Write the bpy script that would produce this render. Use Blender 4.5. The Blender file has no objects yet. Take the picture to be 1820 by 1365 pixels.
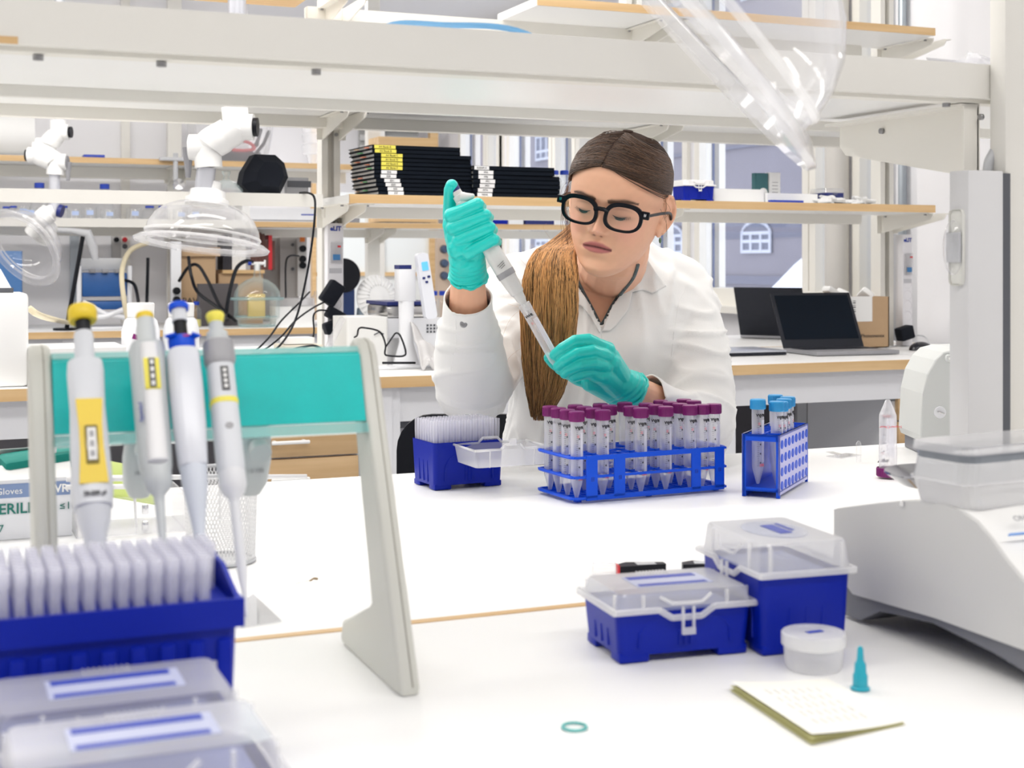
import bpy, bmesh, math, random
import numpy as np
from mathutils import Vector, Matrix, Euler
PI = math.pi
R = math.radians
sc = bpy.context.scene
col = sc.collection
random.seed(7)

# ------------------------------------------------------------------ camera
THETA = math.atan(2500 / 6000.0)          # the benches run at this angle to the picture plane
FPX = 2500.0
CAM = Vector((0.0, 0.0, 1.22))
FW = Vector((math.sin(THETA), math.cos(THETA), 0))
RT = Vector((math.cos(THETA), -math.sin(THETA), 0))
cd = bpy.data.cameras.new('camera')
cam = bpy.data.objects.new('camera', cd)
col.objects.link(cam)
cam.location = CAM
cam.rotation_euler = (PI / 2, 0, -THETA)
cd.sensor_width = 36
cd.lens = FPX / 1820 * 36
cd.shift_y = -(682.5 - 465) / 1820
cd.clip_start = 0.05
cd.clip_end = 200
cd.dof.use_dof = True
cd.dof.focus_distance = 2.35
cd.dof.aperture_fstop = 11.0
sc.camera = cam

# ------------------------------------------------------------------ sky, lamps, exposure
w = bpy.data.worlds.new('sky')
sc.world = w
w.use_nodes = True
wn = w.node_tree.nodes
wn['Background'].inputs[0].default_value = (0.80, 0.86, 1.0, 1)
wn['Background'].inputs[1].default_value = 2.2
sc.view_settings.view_transform = 'Standard'
sc.view_settings.look = 'None'
sc.view_settings.exposure = 0.0
sc.view_settings.gamma = 1
sc.view_settings.use_curve_mapping = False
sc.cycles.max_bounces = 12
sc.cycles.diffuse_bounces = 6
sc.cycles.transparent_max_bounces = 32


def lamp(name, loc, sx, sy, power, color=(1, 0.97, 0.93), rot=(0, 0, 0)):
    d = bpy.data.lights.new(name, 'AREA')
    d.shape = 'RECTANGLE'
    d.size, d.size_y, d.energy, d.color = sx, sy, power, color
    o = bpy.data.objects.new(name, d)
    o.location = loc
    o.rotation_euler = rot
    col.objects.link(o)
    return o


CEIL = 3.0
for (x, y, sx, sy, p) in [(0.2, -0.5, 2.4, 0.35, 36), (2.4, -0.4, 2.0, 0.35, 20), (-2.0, 0.2, 1.6, 0.35, 13),
                          (0.1, 2.1, 2.4, 0.35, 26), (2.9, 2.3, 1.6, 0.35, 16), (-1.6, 3.2, 2.0, 0.35, 34),
                          (0.9, 3.4, 2.0, 0.35, 27), (3.0, 4.9, 1.2, 0.35, 12), (-2.6, 4.9, 2.4, 0.35, 50),
                          (0.2, 5.0, 2.4, 0.35, 50), (1.6, 8.8, 2.4, 0.35, 90)]:
    lamp('ceiling_lamp', (x, y, CEIL - 0.06), sx, sy, p)


# ------------------------------------------------------------------ pixel -> place
def P(u, v, X=None, Y=None, z=None, d=None):
    """the point seen at photograph pixel (u, v) on a plane of the room"""
    D = FW + RT * ((u - 910) / FPX) + Vector((0, 0, (465 - v) / FPX))
    if d is not None:
        t = d
    elif z is not None:
        t = (z - CAM.z) / D.z
    elif Y is not None:
        t = Y / D.y
    else:
        t = X / D.x
    return CAM + D * t


# ------------------------------------------------------------------ materials
MATS = {}


def mat(name, color=(0.8, 0.8, 0.8), rough=0.5, metal=0.0, spec=0.5, noise=0.0, nscale=40.0, bump=0.0, bscale=200.0,
        emit=None, estr=0.0, sss=0.0, coat=0.0, sheen=0.0, trans=0.0):
    if name in MATS:
        return MATS[name]
    m = bpy.data.materials.new(name)
    m.use_nodes = True
    nt = m.node_tree
    b = nt.nodes['Principled BSDF']
    b.inputs['Base Color'].default_value = (*color, 1)
    b.inputs['Roughness'].default_value = rough
    b.inputs['Metallic'].default_value = metal
    b.inputs['Specular IOR Level'].default_value = spec
    b.inputs['Coat Weight'].default_value = coat
    b.inputs['Sheen Weight'].default_value = sheen
    b.inputs['Transmission Weight'].default_value = trans
    if sss:
        b.inputs['Subsurface Weight'].default_value = sss
        b.inputs['Subsurface Radius'].default_value = (1.0, 0.45, 0.3)
        b.inputs['Subsurface Scale'].default_value = 0.006
    if emit:
        b.inputs['Emission Color'].default_value = (*emit, 1)
        b.inputs['Emission Strength'].default_value = estr
    if noise or bump:
        tc = nt.nodes.new('ShaderNodeTexCoord')
    if noise:
        n = nt.nodes.new('ShaderNodeTexNoise')
        n.inputs['Scale'].default_value = nscale
        n.inputs['Detail'].default_value = 4
        nt.links.new(tc.outputs['Object'], n.inputs['Vector'])
        mr = nt.nodes.new('ShaderNodeMapRange')
        mr.inputs['To Min'].default_value = 1 - noise
        mr.inputs['To Max'].default_value = 1 + noise
        nt.links.new(n.outputs['Fac'], mr.inputs['Value'])
        mx = nt.nodes.new('ShaderNodeVectorMath')
        mx.operation = 'SCALE'
        mx.inputs[0].default_value = color
        nt.links.new(mr.outputs[0], mx.inputs['Scale'])
        nt.links.new(mx.outputs[0], b.inputs['Base Color'])
    if bump:
        n2 = nt.nodes.new('ShaderNodeTexNoise')
        n2.inputs['Scale'].default_value = bscale
        n2.inputs['Detail'].default_value = 3
        nt.links.new(tc.outputs['Object'], n2.inputs['Vector'])
        bp = nt.nodes.new('ShaderNodeBump')
        bp.inputs['Strength'].default_value = bump
        bp.inputs['Distance'].default_value = 0.002
        nt.links.new(n2.outputs['Fac'], bp.inputs['Height'])
        nt.links.new(bp.outputs[0], b.inputs['Normal'])
    MATS[name] = m
    return m


def clear(name, tint=(1, 1, 1), body=(0.9, 0.92, 0.95), milk=0.08, refl=1.0, rough=0.06, edge=0.35):
    """thin clear or milky plastic / glass: see-through face on, fuller and shinier edge on"""
    if name in MATS:
        return MATS[name]
    m = bpy.data.materials.new(name)
    m.use_nodes = True
    nt = m.node_tree
    nt.nodes.clear()
    out = nt.nodes.new('ShaderNodeOutputMaterial')
    tr = nt.nodes.new('ShaderNodeBsdfTransparent')
    tr.inputs[0].default_value = (*tint, 1)
    df = nt.nodes.new('ShaderNodeBsdfDiffuse')
    df.inputs[0].default_value = (*body, 1)
    tl = nt.nodes.new('ShaderNodeBsdfTranslucent')
    tl.inputs[0].default_value = (*body, 1)
    a = nt.nodes.new('ShaderNodeMixShader')
    a.inputs[0].default_value = 0.5
    nt.links.new(df.outputs[0], a.inputs[1])
    nt.links.new(tl.outputs[0], a.inputs[2])
    lw = nt.nodes.new('ShaderNodeLayerWeight')
    lw.inputs[0].default_value = 0.35
    mr = nt.nodes.new('ShaderNodeMapRange')
    mr.inputs['To Min'].default_value = milk
    mr.inputs['To Max'].default_value = min(1, milk + edge)
    nt.links.new(lw.outputs['Facing'], mr.inputs['Value'])
    b = nt.nodes.new('ShaderNodeMixShader')
    nt.links.new(mr.outputs[0], b.inputs[0])
    nt.links.new(tr.outputs[0], b.inputs[1])
    nt.links.new(a.outputs[0], b.inputs[2])
    gl = nt.nodes.new('ShaderNodeBsdfGlossy')
    gl.inputs['Roughness'].default_value = rough
    lf = nt.nodes.new('ShaderNodeLayerWeight')
    lf.inputs[0].default_value = 0.5
    pw = nt.nodes.new('ShaderNodeMath')
    pw.operation = 'POWER'
    pw.inputs[1].default_value = 4.0
    nt.links.new(lf.outputs['Facing'], pw.inputs[0])
    mm = nt.nodes.new('ShaderNodeMapRange')
    mm.inputs['To Min'].default_value = 0.05 * refl
    mm.inputs['To Max'].default_value = 0.85 * refl
    nt.links.new(pw.outputs[0], mm.inputs['Value'])
    c = nt.nodes.new('ShaderNodeMixShader')
    nt.links.new(mm.outputs[0], c.inputs[0])
    nt.links.new(b.outputs[0], c.inputs[1])
    nt.links.new(gl.outputs[0], c.inputs[2])
    nt.links.new(c.outputs[0], out.inputs[0])
    MATS[name] = m
    return m


def wood(name, c0, c1, axis='X', scale=6.0):
    m = bpy.data.materials.new(name)
    m.use_nodes = True
    nt = m.node_tree
    b = nt.nodes['Principled BSDF']
    b.inputs['Roughness'].default_value = 0.45
    tc = nt.nodes.new('ShaderNodeTexCoord')
    mp = nt.nodes.new('ShaderNodeMapping')
    s = {'X': (0.6, 12, 12), 'Y': (12, 0.6, 12), 'Z': (12, 12, 0.6)}[axis]
    mp.inputs['Scale'].default_value = s
    nt.links.new(tc.outputs['Object'], mp.inputs['Vector'])
    n = nt.nodes.new('ShaderNodeTexNoise')
    n.inputs['Scale'].default_value = scale
    n.inputs['Detail'].default_value = 6
    nt.links.new(mp.outputs[0], n.inputs['Vector'])
    cr = nt.nodes.new('ShaderNodeValToRGB')
    cr.color_ramp.elements[0].position = 0.3
    cr.color_ramp.elements[1].position = 0.75
    cr.color_ramp.elements[0].color = (*c0, 1)
    cr.color_ramp.elements[1].color = (*c1, 1)
    nt.links.new(n.outputs['Fac'], cr.inputs[0])
    nt.links.new(cr.outputs[0], b.inputs['Base Color'])
    MATS[name] = m
    return m


LAM = mat('white_laminate', (0.88, 0.88, 0.875), 0.38, noise=0.015, nscale=3, spec=0.3)
WALLM = mat('white_wall', (0.82, 0.815, 0.835), 0.8, bump=0.1, bscale=60)
CREAM = mat('cream_metal', (0.76, 0.745, 0.70), 0.42, noise=0.01, nscale=5)
CREAM2 = mat('cream_paint', (0.83, 0.81, 0.75), 0.45)
WPL = mat('white_plastic', (0.88, 0.88, 0.87), 0.35)
WPL2 = mat('cool_white_plastic', (0.80, 0.81, 0.84), 0.35)
GPL = mat('light_grey_plastic', (0.52, 0.53, 0.55), 0.4)
GREY = mat('grey_plastic', (0.28, 0.28, 0.30), 0.45)
DGREY = mat('dark_grey', (0.09, 0.095, 0.11), 0.5)
BLACK = mat('black_plastic', (0.005, 0.006, 0.010), 0.4, spec=.25)
BLACKM = mat('black_matte', (0.006, 0.008, 0.014), 0.75, spec=.2)
BLUE = mat('blue_plastic', (0.001, 0.014, 0.33), 0.36, spec=0.22)
BLUE2 = mat('bright_blue_plastic', (0.002, 0.075, 0.66), 0.36, spec=0.25)
NAVY = mat('navy_plastic', (0.01, 0.02, 0.15), 0.4)
CAPB = mat('cap_blue', (0.012, 0.05, 0.42), 0.35)
CYAN = mat('cyan_plastic', (0.03, 0.33, 0.68), 0.35)
TEALP = mat('teal_plastic', (0.03, 0.42, 0.52), 0.3)
PURP = mat('purple_plastic', (0.21, 0.014, 0.15), 0.38, spec=0.4)
ALU = mat('aluminium', (0.62, 0.63, 0.66), 0.33, metal=0.85)
STEEL = mat('steel', (0.62, 0.61, 0.60), 0.22, metal=1.0)
CHROME = mat('chrome', (0.75, 0.75, 0.77), 0.1, metal=1.0)
SCREW = mat('screw_metal', (0.35, 0.35, 0.36), 0.35, metal=1.0)
YEL = mat('yellow_plastic', (0.80, 0.58, 0.03), 0.4)
YEL2 = mat('yellow_label', (0.86, 0.76, 0.10), 0.5)
RED = mat('red_plastic', (0.60, 0.02, 0.03), 0.4)
CARD = mat('cardboard', (0.50, 0.34, 0.20), 0.8, noise=0.06, nscale=20, bump=0.15, bscale=90)
PAPER = mat('white_paper', (0.86, 0.86, 0.85), 0.7)
INK = mat('black_ink', (0.02, 0.02, 0.025), 0.6)
BINK = mat('blue_ink', (0.02, 0.05, 0.35), 0.5)
RINK = mat('red_ink', (0.72, 0.06, 0.08), 0.5)
BEECH = wood('beech_edge', (0.60, 0.38, 0.17), (0.76, 0.54, 0.29), 'X', 3)
BEECHV = wood('beech_panel', (0.55, 0.36, 0.18), (0.68, 0.48, 0.27), 'X', 3)
GLASS = clear('clear_glass', body=(0.80, 0.9, 0.93), milk=0.02, edge=0.16, refl=0.9, rough=0.02)
GLASSG = clear('green_glass', body=(0.70, 0.88, 0.88), milk=0.0, edge=0.55, refl=0.9, rough=0.02)
PLAST = clear('clear_plastic', body=(0.90, 0.90, 0.95), milk=0.05, edge=0.40, refl=1.0, rough=0.05)
MILK = clear('milky_plastic', body=(0.97, 0.97, 0.97), milk=0.46, edge=0.40, refl=0.7, rough=0.18)
FROST = clear('frosted_plastic', body=(0.96, 0.96, 0.98), milk=0.34, edge=0.42, refl=0.8, rough=0.2)


# ------------------------------------------------------------------ mesh building
class MB:
    def __init__(self):
        self.bm = bmesh.new()

    def _add(self, verts, faces, M=None, mi=0, smooth=False):
        vs = [self.bm.verts.new((M @ Vector(v)) if M else v) for v in verts]
        for f in faces:
            try:
                fc = self.bm.faces.new([vs[i] for i in f])
                fc.material_index = mi
                fc.smooth = smooth
            except ValueError:
                pass
        return vs

    def box(self, c, s, rot=None, mi=0, bev=0.0, seg=2):
        """centre, full size"""
        M = Matrix.Translation(c) @ (Euler(rot).to_matrix().to_4x4() if rot is not None else Matrix())
        x, y, z = s[0] / 2, s[1] / 2, s[2] / 2
        vs = [(-x, -y, -z), (x, -y, -z), (x, y, -z), (-x, y, -z), (-x, -y, z), (x, -y, z), (x, y, z), (-x, y, z)]
        fs = [(0, 3, 2, 1), (4, 5, 6, 7), (0, 1, 5, 4), (1, 2, 6, 5), (2, 3, 7, 6), (3, 0, 4, 7)]
        if bev > 0:
            b2 = bmesh.new()
            vv = [b2.verts.new(v) for v in vs]
            for f in fs:
                b2.faces.new([vv[i] for i in f])
            bmesh.ops.bevel(b2, geom=list(b2.edges), offset=bev, segments=seg, profile=0.5, affect='EDGES')
            b2.verts.index_update()
            vl = [v.co.copy() for v in b2.verts]
            fl = [[v.index for v in f.verts] for f in b2.faces]
            b2.free()
            self._add(vl, fl, M, mi, True)
        else:
            self._add(vs, fs, M, mi)
        return self

    def bx(self, x0, x1, y0, y1, z0, z1, mi=0, bev=0.0):
        return self.box(((x0 + x1) / 2, (y0 + y1) / 2, (z0 + z1) / 2), (abs(x1 - x0), abs(y1 - y0), abs(z1 - z0)), mi=mi, bev=bev)

    def lathe(self, prof, seg=24, M=None, mi=0, cap=True, smooth=True, sx=1.0, sy=1.0):
        """profile [(r, z)...] about z"""
        verts, faces = [], []
        n = len(prof)
        for k in range(seg):
            a = 2 * PI * k / seg
            for (r, z) in prof:
                verts.append((r * math.cos(a) * sx, r * math.sin(a) * sy, z))
        for k in range(seg):
            k2 = (k + 1) % seg
            for i in range(n - 1):
                faces.append((k * n + i, k2 * n + i, k2 * n + i + 1, k * n + i + 1))
        vs = self._add(verts, faces, M, mi, smooth)
        if cap:
            for i, fl in ((0, True), (n - 1, False)):
                if prof[i][0] > 1e-6:
                    ring = [vs[k * n + i] for k in range(seg)]
                    if fl:
                        ring.reverse()
                    try:
                        f = self.bm.faces.new(ring)
                        f.material_index = mi
                    except ValueError:
                        pass
        return self

    def cyl(self, p0, p1, r0, r1=None, seg=16, mi=0, cap=True, smooth=True):
        p0, p1 = Vector(p0), Vector(p1)
        r1 = r0 if r1 is None else r1
        d = p1 - p0
        M = Matrix.Translation(p0) @ d.to_track_quat('Z', 'Y').to_matrix().to_4x4()
        return self.lathe([(r0, 0), (r1, d.length)], seg, M, mi, cap, smooth)

    def ball(self, c, r, seg=16, rings=10, mi=0, M=None):
        s = (r, r, r) if not hasattr(r, '__len__') else r
        prof = [(math.sin(PI * i / rings), -math.cos(PI * i / rings)) for i in range(rings + 1)]
        T = (M if M else Matrix()) @ Matrix.Translation(c) @ Matrix.Diagonal((s[0], s[1], s[2], 1))
        return self.lathe(prof, seg, T, mi, False, True)

    def tube(self, pts, r, seg=8, mi=0, cap=True, flat=None):
        """swept round tube through points; r a number or a list"""
        pts = [Vector(p) for p in pts]
        n = len(pts)
        rr = r if hasattr(r, '__len__') else [r] * n
        verts, faces = [], []
        up = None
        for i in range(n):
            t = (pts[min(i + 1, n - 1)] - pts[max(i - 1, 0)])
            if t.length < 1e-9:
                t = Vector((0, 0, 1))
            t.normalize()
            if up is None:
                up = t.orthogonal().normalized()
            else:
                up = (up - t * up.dot(t))
                up = up.normalized() if up.length > 1e-6 else t.orthogonal().normalized()
            s = t.cross(up)
            for k in range(seg):
                a = 2 * PI * k / seg
                verts.append(pts[i] + (up * math.cos(a) + s * math.sin(a)) * rr[i])
        for i in range(n - 1):
            for k in range(seg):
                k2 = (k + 1) % seg
                faces.append((i * seg + k, i * seg + k2, (i + 1) * seg + k2, (i + 1) * seg + k))
        vs = self._add(verts, faces, None, mi, True)
        if cap:
            for ring in ([vs[k] for k in range(seg)][::-1], [vs[(n - 1) * seg + k] for k in range(seg)]):
                try:
                    self.bm.faces.new(ring).material_index = mi
                except ValueError:
                    pass
        return self

    def prism(self, pts, z0, z1, M=None, mi=0, smooth=False):
        """outline in xy, extruded z0..z1"""
        n = len(pts)
        vs = [(p[0], p[1], z0) for p in pts] + [(p[0], p[1], z1) for p in pts]
        fs = [tuple(range(n))[::-1], tuple(range(n, 2 * n))] + [(i, (i + 1) % n, (i + 1) % n + n, i + n) for i in range(n)]
        self._add(vs, fs, M, mi, smooth)
        return self

    def quad(self, a, b, c, d, mi=0):
        self._add([a, b, c, d], [(0, 1, 2, 3)], None, mi)
        return self

    def build(self, name, mats, parent=None, loc=None, rot=None, solid=0.0, sharp=True):
        bm = self.bm
        bmesh.ops.recalc_face_normals(bm, faces=list(bm.faces))
        me = bpy.data.meshes.new(name)
        if sharp:
            for e in bm.edges:
                if len(e.link_faces) == 2 and e.calc_face_angle(0) > 0.6:
                    e.smooth = False
        bm.to_mesh(me)
        bm.free()
        for m in (mats if isinstance(mats, (list, tuple)) else [mats]):
            me.materials.append(m)
        o = bpy.data.objects.new(name, me)
        col.objects.link(o)
        if parent:
            o.parent = parent
        if loc is not None:
            o.location = loc
        if rot is not None:
            o.rotation_euler = rot
        if solid:
            sm = o.modifiers.new('thick', 'SOLIDIFY')
            sm.thickness = solid
        return o


def thing(name, label, cat, loc=(0, 0, 0), rz=0.0, group=None, rot=None):
    o = bpy.data.objects.new(name, None)
    o.empty_display_size = 0.02
    col.objects.link(o)
    o.location = loc
    o.rotation_euler = rot if rot is not None else (0, 0, rz)
    o['label'] = label
    o['category'] = cat
    if group:
        o['group'] = group
    return o


def tag(o, label, cat, group=None, kind=None):
    o['label'] = label
    o['category'] = cat
    if group:
        o['group'] = group
    if kind:
        o['kind'] = kind
    return o


def struct(o, label=None):
    o['kind'] = 'structure'
    if label:
        o['label'] = label
    return o


def dup(root, loc=None, rz=None, label=None, group=None, parent=None):
    c = root.copy()
    col.objects.link(c)
    if parent is not None:
        c.parent = parent
    if loc is not None:
        c.location = loc
    if rz is not None:
        c.rotation_euler = (0, 0, rz)
    if label:
        c['label'] = label
    if group:
        c['group'] = group
    for ch in [x for x in root.children]:
        dup(ch, parent=c)
    return c


def text(name, s, size, m, parent=None, M=None, ext=0.0002, align='LEFT', sx=1.0, bold=0.0):
    cu = bpy.data.curves.new(name, 'FONT')
    cu.body = s
    cu.size = size
    cu.extrude = ext
    cu.align_x = align
    cu.align_y = 'CENTER'
    cu.offset = bold
    cu.resolution_u = 2
    t = bpy.data.objects.new(name + '_src', cu)
    col.objects.link(t)
    dg = bpy.context.evaluated_depsgraph_get()
    me = bpy.data.meshes.new_from_object(t.evaluated_get(dg))
    bpy.data.objects.remove(t)
    bpy.data.curves.remove(cu)
    me.materials.clear()
    me.materials.append(m)
    me.transform(Matrix.Diagonal((sx, 1, 1, 1)))
    if M is not None:
        me.transform(M)
    o = bpy.data.objects.new(name, me)
    col.objects.link(o)
    if parent:
        o.parent = parent
    return o


def smooth_curve(pts, n=8):
    """Catmull-Rom through points"""
    pts = [Vector(p) for p in pts]
    out = []
    L = len(pts)
    for i in range(L - 1):
        p0, p1, p2, p3 = pts[max(i - 1, 0)], pts[i], pts[i + 1], pts[min(i + 2, L - 1)]
        for k in range(n):
            t = k / n
            out.append(0.5 * ((2 * p1) + (p2 - p0) * t + (2 * p0 - 5 * p1 + 4 * p2 - p3) * t * t + (3 * p1 - p0 - 3 * p2 + p3) * t ** 3))
    out.append(pts[-1])
    return out


def cable(name, pts, r, m, label, cat='cable', group=None, parent=None, n=8, seg=6):
    b = MB()
    b.tube(smooth_curve(pts, n), r, seg)
    o = b.build(name, m, parent)
    if parent is None:
        tag(o, label, cat, group)
    return o


def rrect(w, h, r, n=4):
    """rounded rectangle outline, centred"""
    pts = []
    for cx, cy, a0 in ((w / 2 - r, h / 2 - r, 0), (-w / 2 + r, h / 2 - r, 90), (-w / 2 + r, -h / 2 + r, 180), (w / 2 - r, -h / 2 + r, 270)):
        for k in range(n + 1):
            a = R(a0 + 90 * k / n)
            pts.append((cx + r * math.cos(a), cy + r * math.sin(a)))
    return pts


BT = 0.90           # bench top height
UP = Matrix.Rotation(PI / 2, 4, 'X')      # xy outline -> standing in xz, facing -y
# ================================================================== the room
def slab(name, x0, x1, y0, y1, z0, z1, m, kind=True, parent=None):
    o = MB().bx(x0, x1, y0, y1, z0, z1).build(name, m, parent)
    if kind and parent is None:
        o['kind'] = 'structure'
    return o


XW = 3.9
XL = -4.6
YB = 7.62        # wall behind the third bench
YF = 10.9        # far end of the room
FLOORM = mat('floor_vinyl', (0.42, 0.42, 0.44), 0.45, noise=0.05, nscale=9)
CEILM = mat('ceiling_white', (0.85, 0.85, 0.85), 0.8)
slab('floor', XL, XW + 0.17, -3.2, YF + 0.1, -0.1, 0, FLOORM)
slab('ceiling', XL, XW + 0.17, -3.2, YF + 0.1, CEIL, CEIL + 0.1, CEILM)
slab('wall_front', XL, XW + 0.17, -3.3, -3.2, 0, CEIL, WALLM)
slab('wall_left', XL - 0.1, XL, -3.3, YF + 0.1, 0, CEIL, WALLM)
slab('wall_back', XL, 1.62, YB, YB + 0.12, 0, CEIL, WALLM)
slab('wall_far', XL, XW + 0.17, YF, YF + 0.1, 0, CEIL, WALLM)
# right wall with its window openings: piers between, apron below, lintel above
WINS = [(5.10, 5.30), (5.40, 6.72), (6.80, 7.90), (7.98, 9.42), (9.50, 10.42)]
Z0, Z1 = 0.99, 2.75
ybr = [-3.2] + [y for wn_ in WINS for y in wn_] + [YF]
wr = MB()
for k in range(0, len(ybr), 2):
    wr.bx(XW, XW + 0.17, ybr[k], ybr[k + 1], 0, CEIL)
for (a, b) in WINS:
    wr.bx(XW, XW + 0.17, a, b, 0, Z0 - 0.03)
    wr.bx(XW, XW + 0.17, a, b, Z1, CEIL)
struct(wr.build('wall_right', WALLM))
slab('trim_1', XW - 0.20, XW, -0.5, 4.62, 0, CEIL, WALLM)           # a boxed-in pier by the second bench
HANDLE = mat('window_handle', (0.35, 0.35, 0.38), 0.3, metal=0.9)
SEAL = mat('window_seal', (0.05, 0.08, 0.20), 0.5)
PANE = clear('window_glass', body=(0.8, 0.85, 1.0), milk=0.02, edge=0.04, refl=0.5, rough=0.02)
mulls = {1: [5.745, 6.205], 2: [7.33], 3: [8.46, 8.96], 4: [9.80, 10.10]}
for k, (a, b) in enumerate(WINS):
    root = thing('window_%d' % (k + 1), 'cream painted window', 'window')
    del root['label'], root['category']
    root['kind'] = 'structure'
    fr = MB()
    ms = [m_ for m_ in ({0: [], 1: [5.64], 2: [7.30], 3: [8.25, 8.62], 4: [9.56, 9.83]}[k])]
    for X0, X1, wd, in ((XW - 0.02, XW + 0.06, 0.055), (XW + 0.11, XW + 0.15, 0.045)):
        fr.bx(X0, X1, a, b, Z0, Z0 + 0.09)
        fr.bx(X0, X1, a, b, Z1 - 0.07, Z1)
        fr.bx(X0, X1, a, a + wd, Z0 + 0.09, Z1 - 0.07)
        fr.bx(X0, X1, b - wd, b, Z0 + 0.09, Z1 - 0.07)
        for m_ in ms:
            fr.bx(X0, X1, m_ - wd, m_ - 0.004, Z0 + 0.09, Z1 - 0.07)
            fr.bx(X0, X1, m_ + 0.004, m_ + wd, Z0 + 0.09, Z1 - 0.07)
    fr.build('window_frame', CREAM2, root)
    MB().bx(XW - 0.10, XW + 0.02, a - 0.04, b + 0.04, Z0 - 0.035, Z0).build('window_sill', CREAM2, root)
    edges = [a] + ms + [b]
    for q in range(len(edges) - 1):
        y0, y1 = edges[q] + 0.055, edges[q + 1] - 0.055
        MB().bx(XW + 0.02, XW + 0.026, y0, y1, Z0 + 0.09, Z1 - 0.07).build('pane', PANE, root)
        sl = MB()
        sl.bx(XW + 0.06, XW + 0.072, y1 - 0.006, y1 + 0.008, Z0 + 0.09, Z1 - 0.07)
        sl.build('seal', SEAL, root)
    for m_ in ms[:1] if k != 1 else [5.60, 5.68]:
        h = MB()
        h.box((XW - 0.03, m_, 1.50), (0.02, 0.024, 0.06))
        h.cyl((XW - 0.05, m_, 1.51), (XW - 0.05, m_, 1.41), 0.009, 0.007, 8)
        h.build('handle', HANDLE, root)
# beige pilaster between the two right-hand windows and aluminium tracks on the wall beside them
PIL = mat('beige_pipe', (0.60, 0.58, 0.55), 0.5)
struct(MB().cyl((XW - 0.07, 5.345, 0.95), (XW - 0.07, 5.345, CEIL), 0.055, seg=20).build('trim_2', PIL))
GZ = mat('galvanised', (0.42, 0.46, 0.50), 0.4, metal=0.6)
for nm, y in (('trim_3', 4.93), ('trim_4', 4.74)):
    struct(MB().cyl((XW - 0.03, y, 0.0), (XW - 0.03, y, CEIL), 0.018, seg=10).build(nm, GZ))
struct(MB().cyl((XW - 0.03, 5.02, 0.0), (XW - 0.03, 5.02, CEIL), 0.010, seg=8).build('trim_5', GZ))

# ceiling lamp housings, above each lamp
for k, o in enumerate([o for o in col.objects if o.type == 'LIGHT']):
    t = thing('ceiling_light', 'long white ceiling light fitting overhead', 'lamp', (o.location.x, o.location.y, CEIL - 0.03), group='ceiling lights out of view')
    MB().box((0, 0, 0.005), (o.data.size + 0.06, 0.41, 0.045)).build('housing', WPL, t)

# ================================================================== outside: the building across the street
FX = 15.0
FAC = mat('brick_facade', (0.20, 0.185, 0.21), 0.9, noise=0.12, nscale=1.2)
FACD = mat('dark_facade_band', (0.14, 0.14, 0.18), 0.9)
WHT = mat('painted_window_white', (0.50, 0.52, 0.58), 0.6)
DGL = mat('dark_window_glass', (0.10, 0.11, 0.16), 0.4)
SNOW = mat('snow', (0.85, 0.88, 0.95), 0.9)
bld = thing('building', 'mauve brick building with white arched windows seen through the lab windows', 'building', (FX, 0, 0))


def fp(u, v):
    p = P(u, v, X=FX)
    return p.y, p.z


MB().bx(0, 0.6, 5, 60, -10, 16).build('wall', FAC, bld)
yb0, zb0 = fp(1330, 345)
MB().bx(-0.008, 0, 5, 60, fp(1330, 424)[1], fp(1330, 392)[1]).build('cornice', FACD, bld)
MB().bx(-0.06, 0, 5, 60, fp(1330, 262)[1], fp(1330, 256)[1]).build('cornice', FACD, bld)
MB().bx(-0.07, 0, 5, 60, fp(1330, 505)[1], fp(1330, 490)[1]).build('cornice', FACD, bld)


def arched(yc, zc, w_, h_, arch=True):
    f = MB()
    rise = w_ * 0.22 if arch else 0
    def outline(w1, h1, rs):
        pts = [(-w1 / 2, -h1 / 2), (w1 / 2, -h1 / 2), (w1 / 2, h1 / 2 - rs)]
        if rs > 0:
            for q in range(1, 8):
                a = PI * q / 8
                pts.append((w1 / 2 * math.cos(a), h1 / 2 - rs + rs * math.sin(a)))
        pts.append((-w1 / 2, h1 / 2 - rs))
        return pts
    T = Matrix.Translation((-0.01, yc, zc)) @ Matrix.Rotation(-PI / 2, 4, 'Z') @ Matrix.Rotation(PI / 2, 4, 'X')
    f.prism(outline(w_, h_, rise), 0.0, 0.03, T, 0)
    o = f.build('window', DGL, bld)
    g = MB()
    t_ = w_ * 0.06
    for yy in (-w_ / 2 + t_ / 2, -w_ / 6, w_ / 6, w_ / 2 - t_ / 2):
        g.box((-0.05, yc + yy, zc - rise / 2), (0.03, t_, h_ - rise))
    for zz in (-h_ / 2 + t_ / 2, -h_ * 0.12, h_ / 2 - rise + t_ * .2):
        g.box((-0.05, yc, zc + zz), (0.02, w_ * 1.01, t_))
    if arch:
        for q in range(8):
            a0, a1 = PI * q / 8, PI * (q + 1) / 8
            p0 = (-0.045, yc + w_ / 2 * .95 * math.cos(a0), zc + h_ / 2 - rise + rise * math.sin(a0))
            p1 = (-0.045, yc + w_ / 2 * .95 * math.cos(a1), zc + h_ / 2 - rise + rise * math.sin(a1))
            g.cyl(p0, p1, t_ / 2, seg=6)
    g.build('glazing_bar', WHT, o)


ya, za = fp(1347, 422)
yl, _ = fp(1321, 422)
yr, _ = fp(1374, 422)
ww = abs(yl - yr)
hh = fp(1347, 394)[1] - fp(1347, 450)[1]
for dy in (0, 3.4, 6.8, 10.2, 14, 18, 22, -3.4):
    for dz in (0, -2.55, 2.5, 5.0):
        arched(ya + dy, za + dz, ww, hh, dz < 2)
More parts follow.
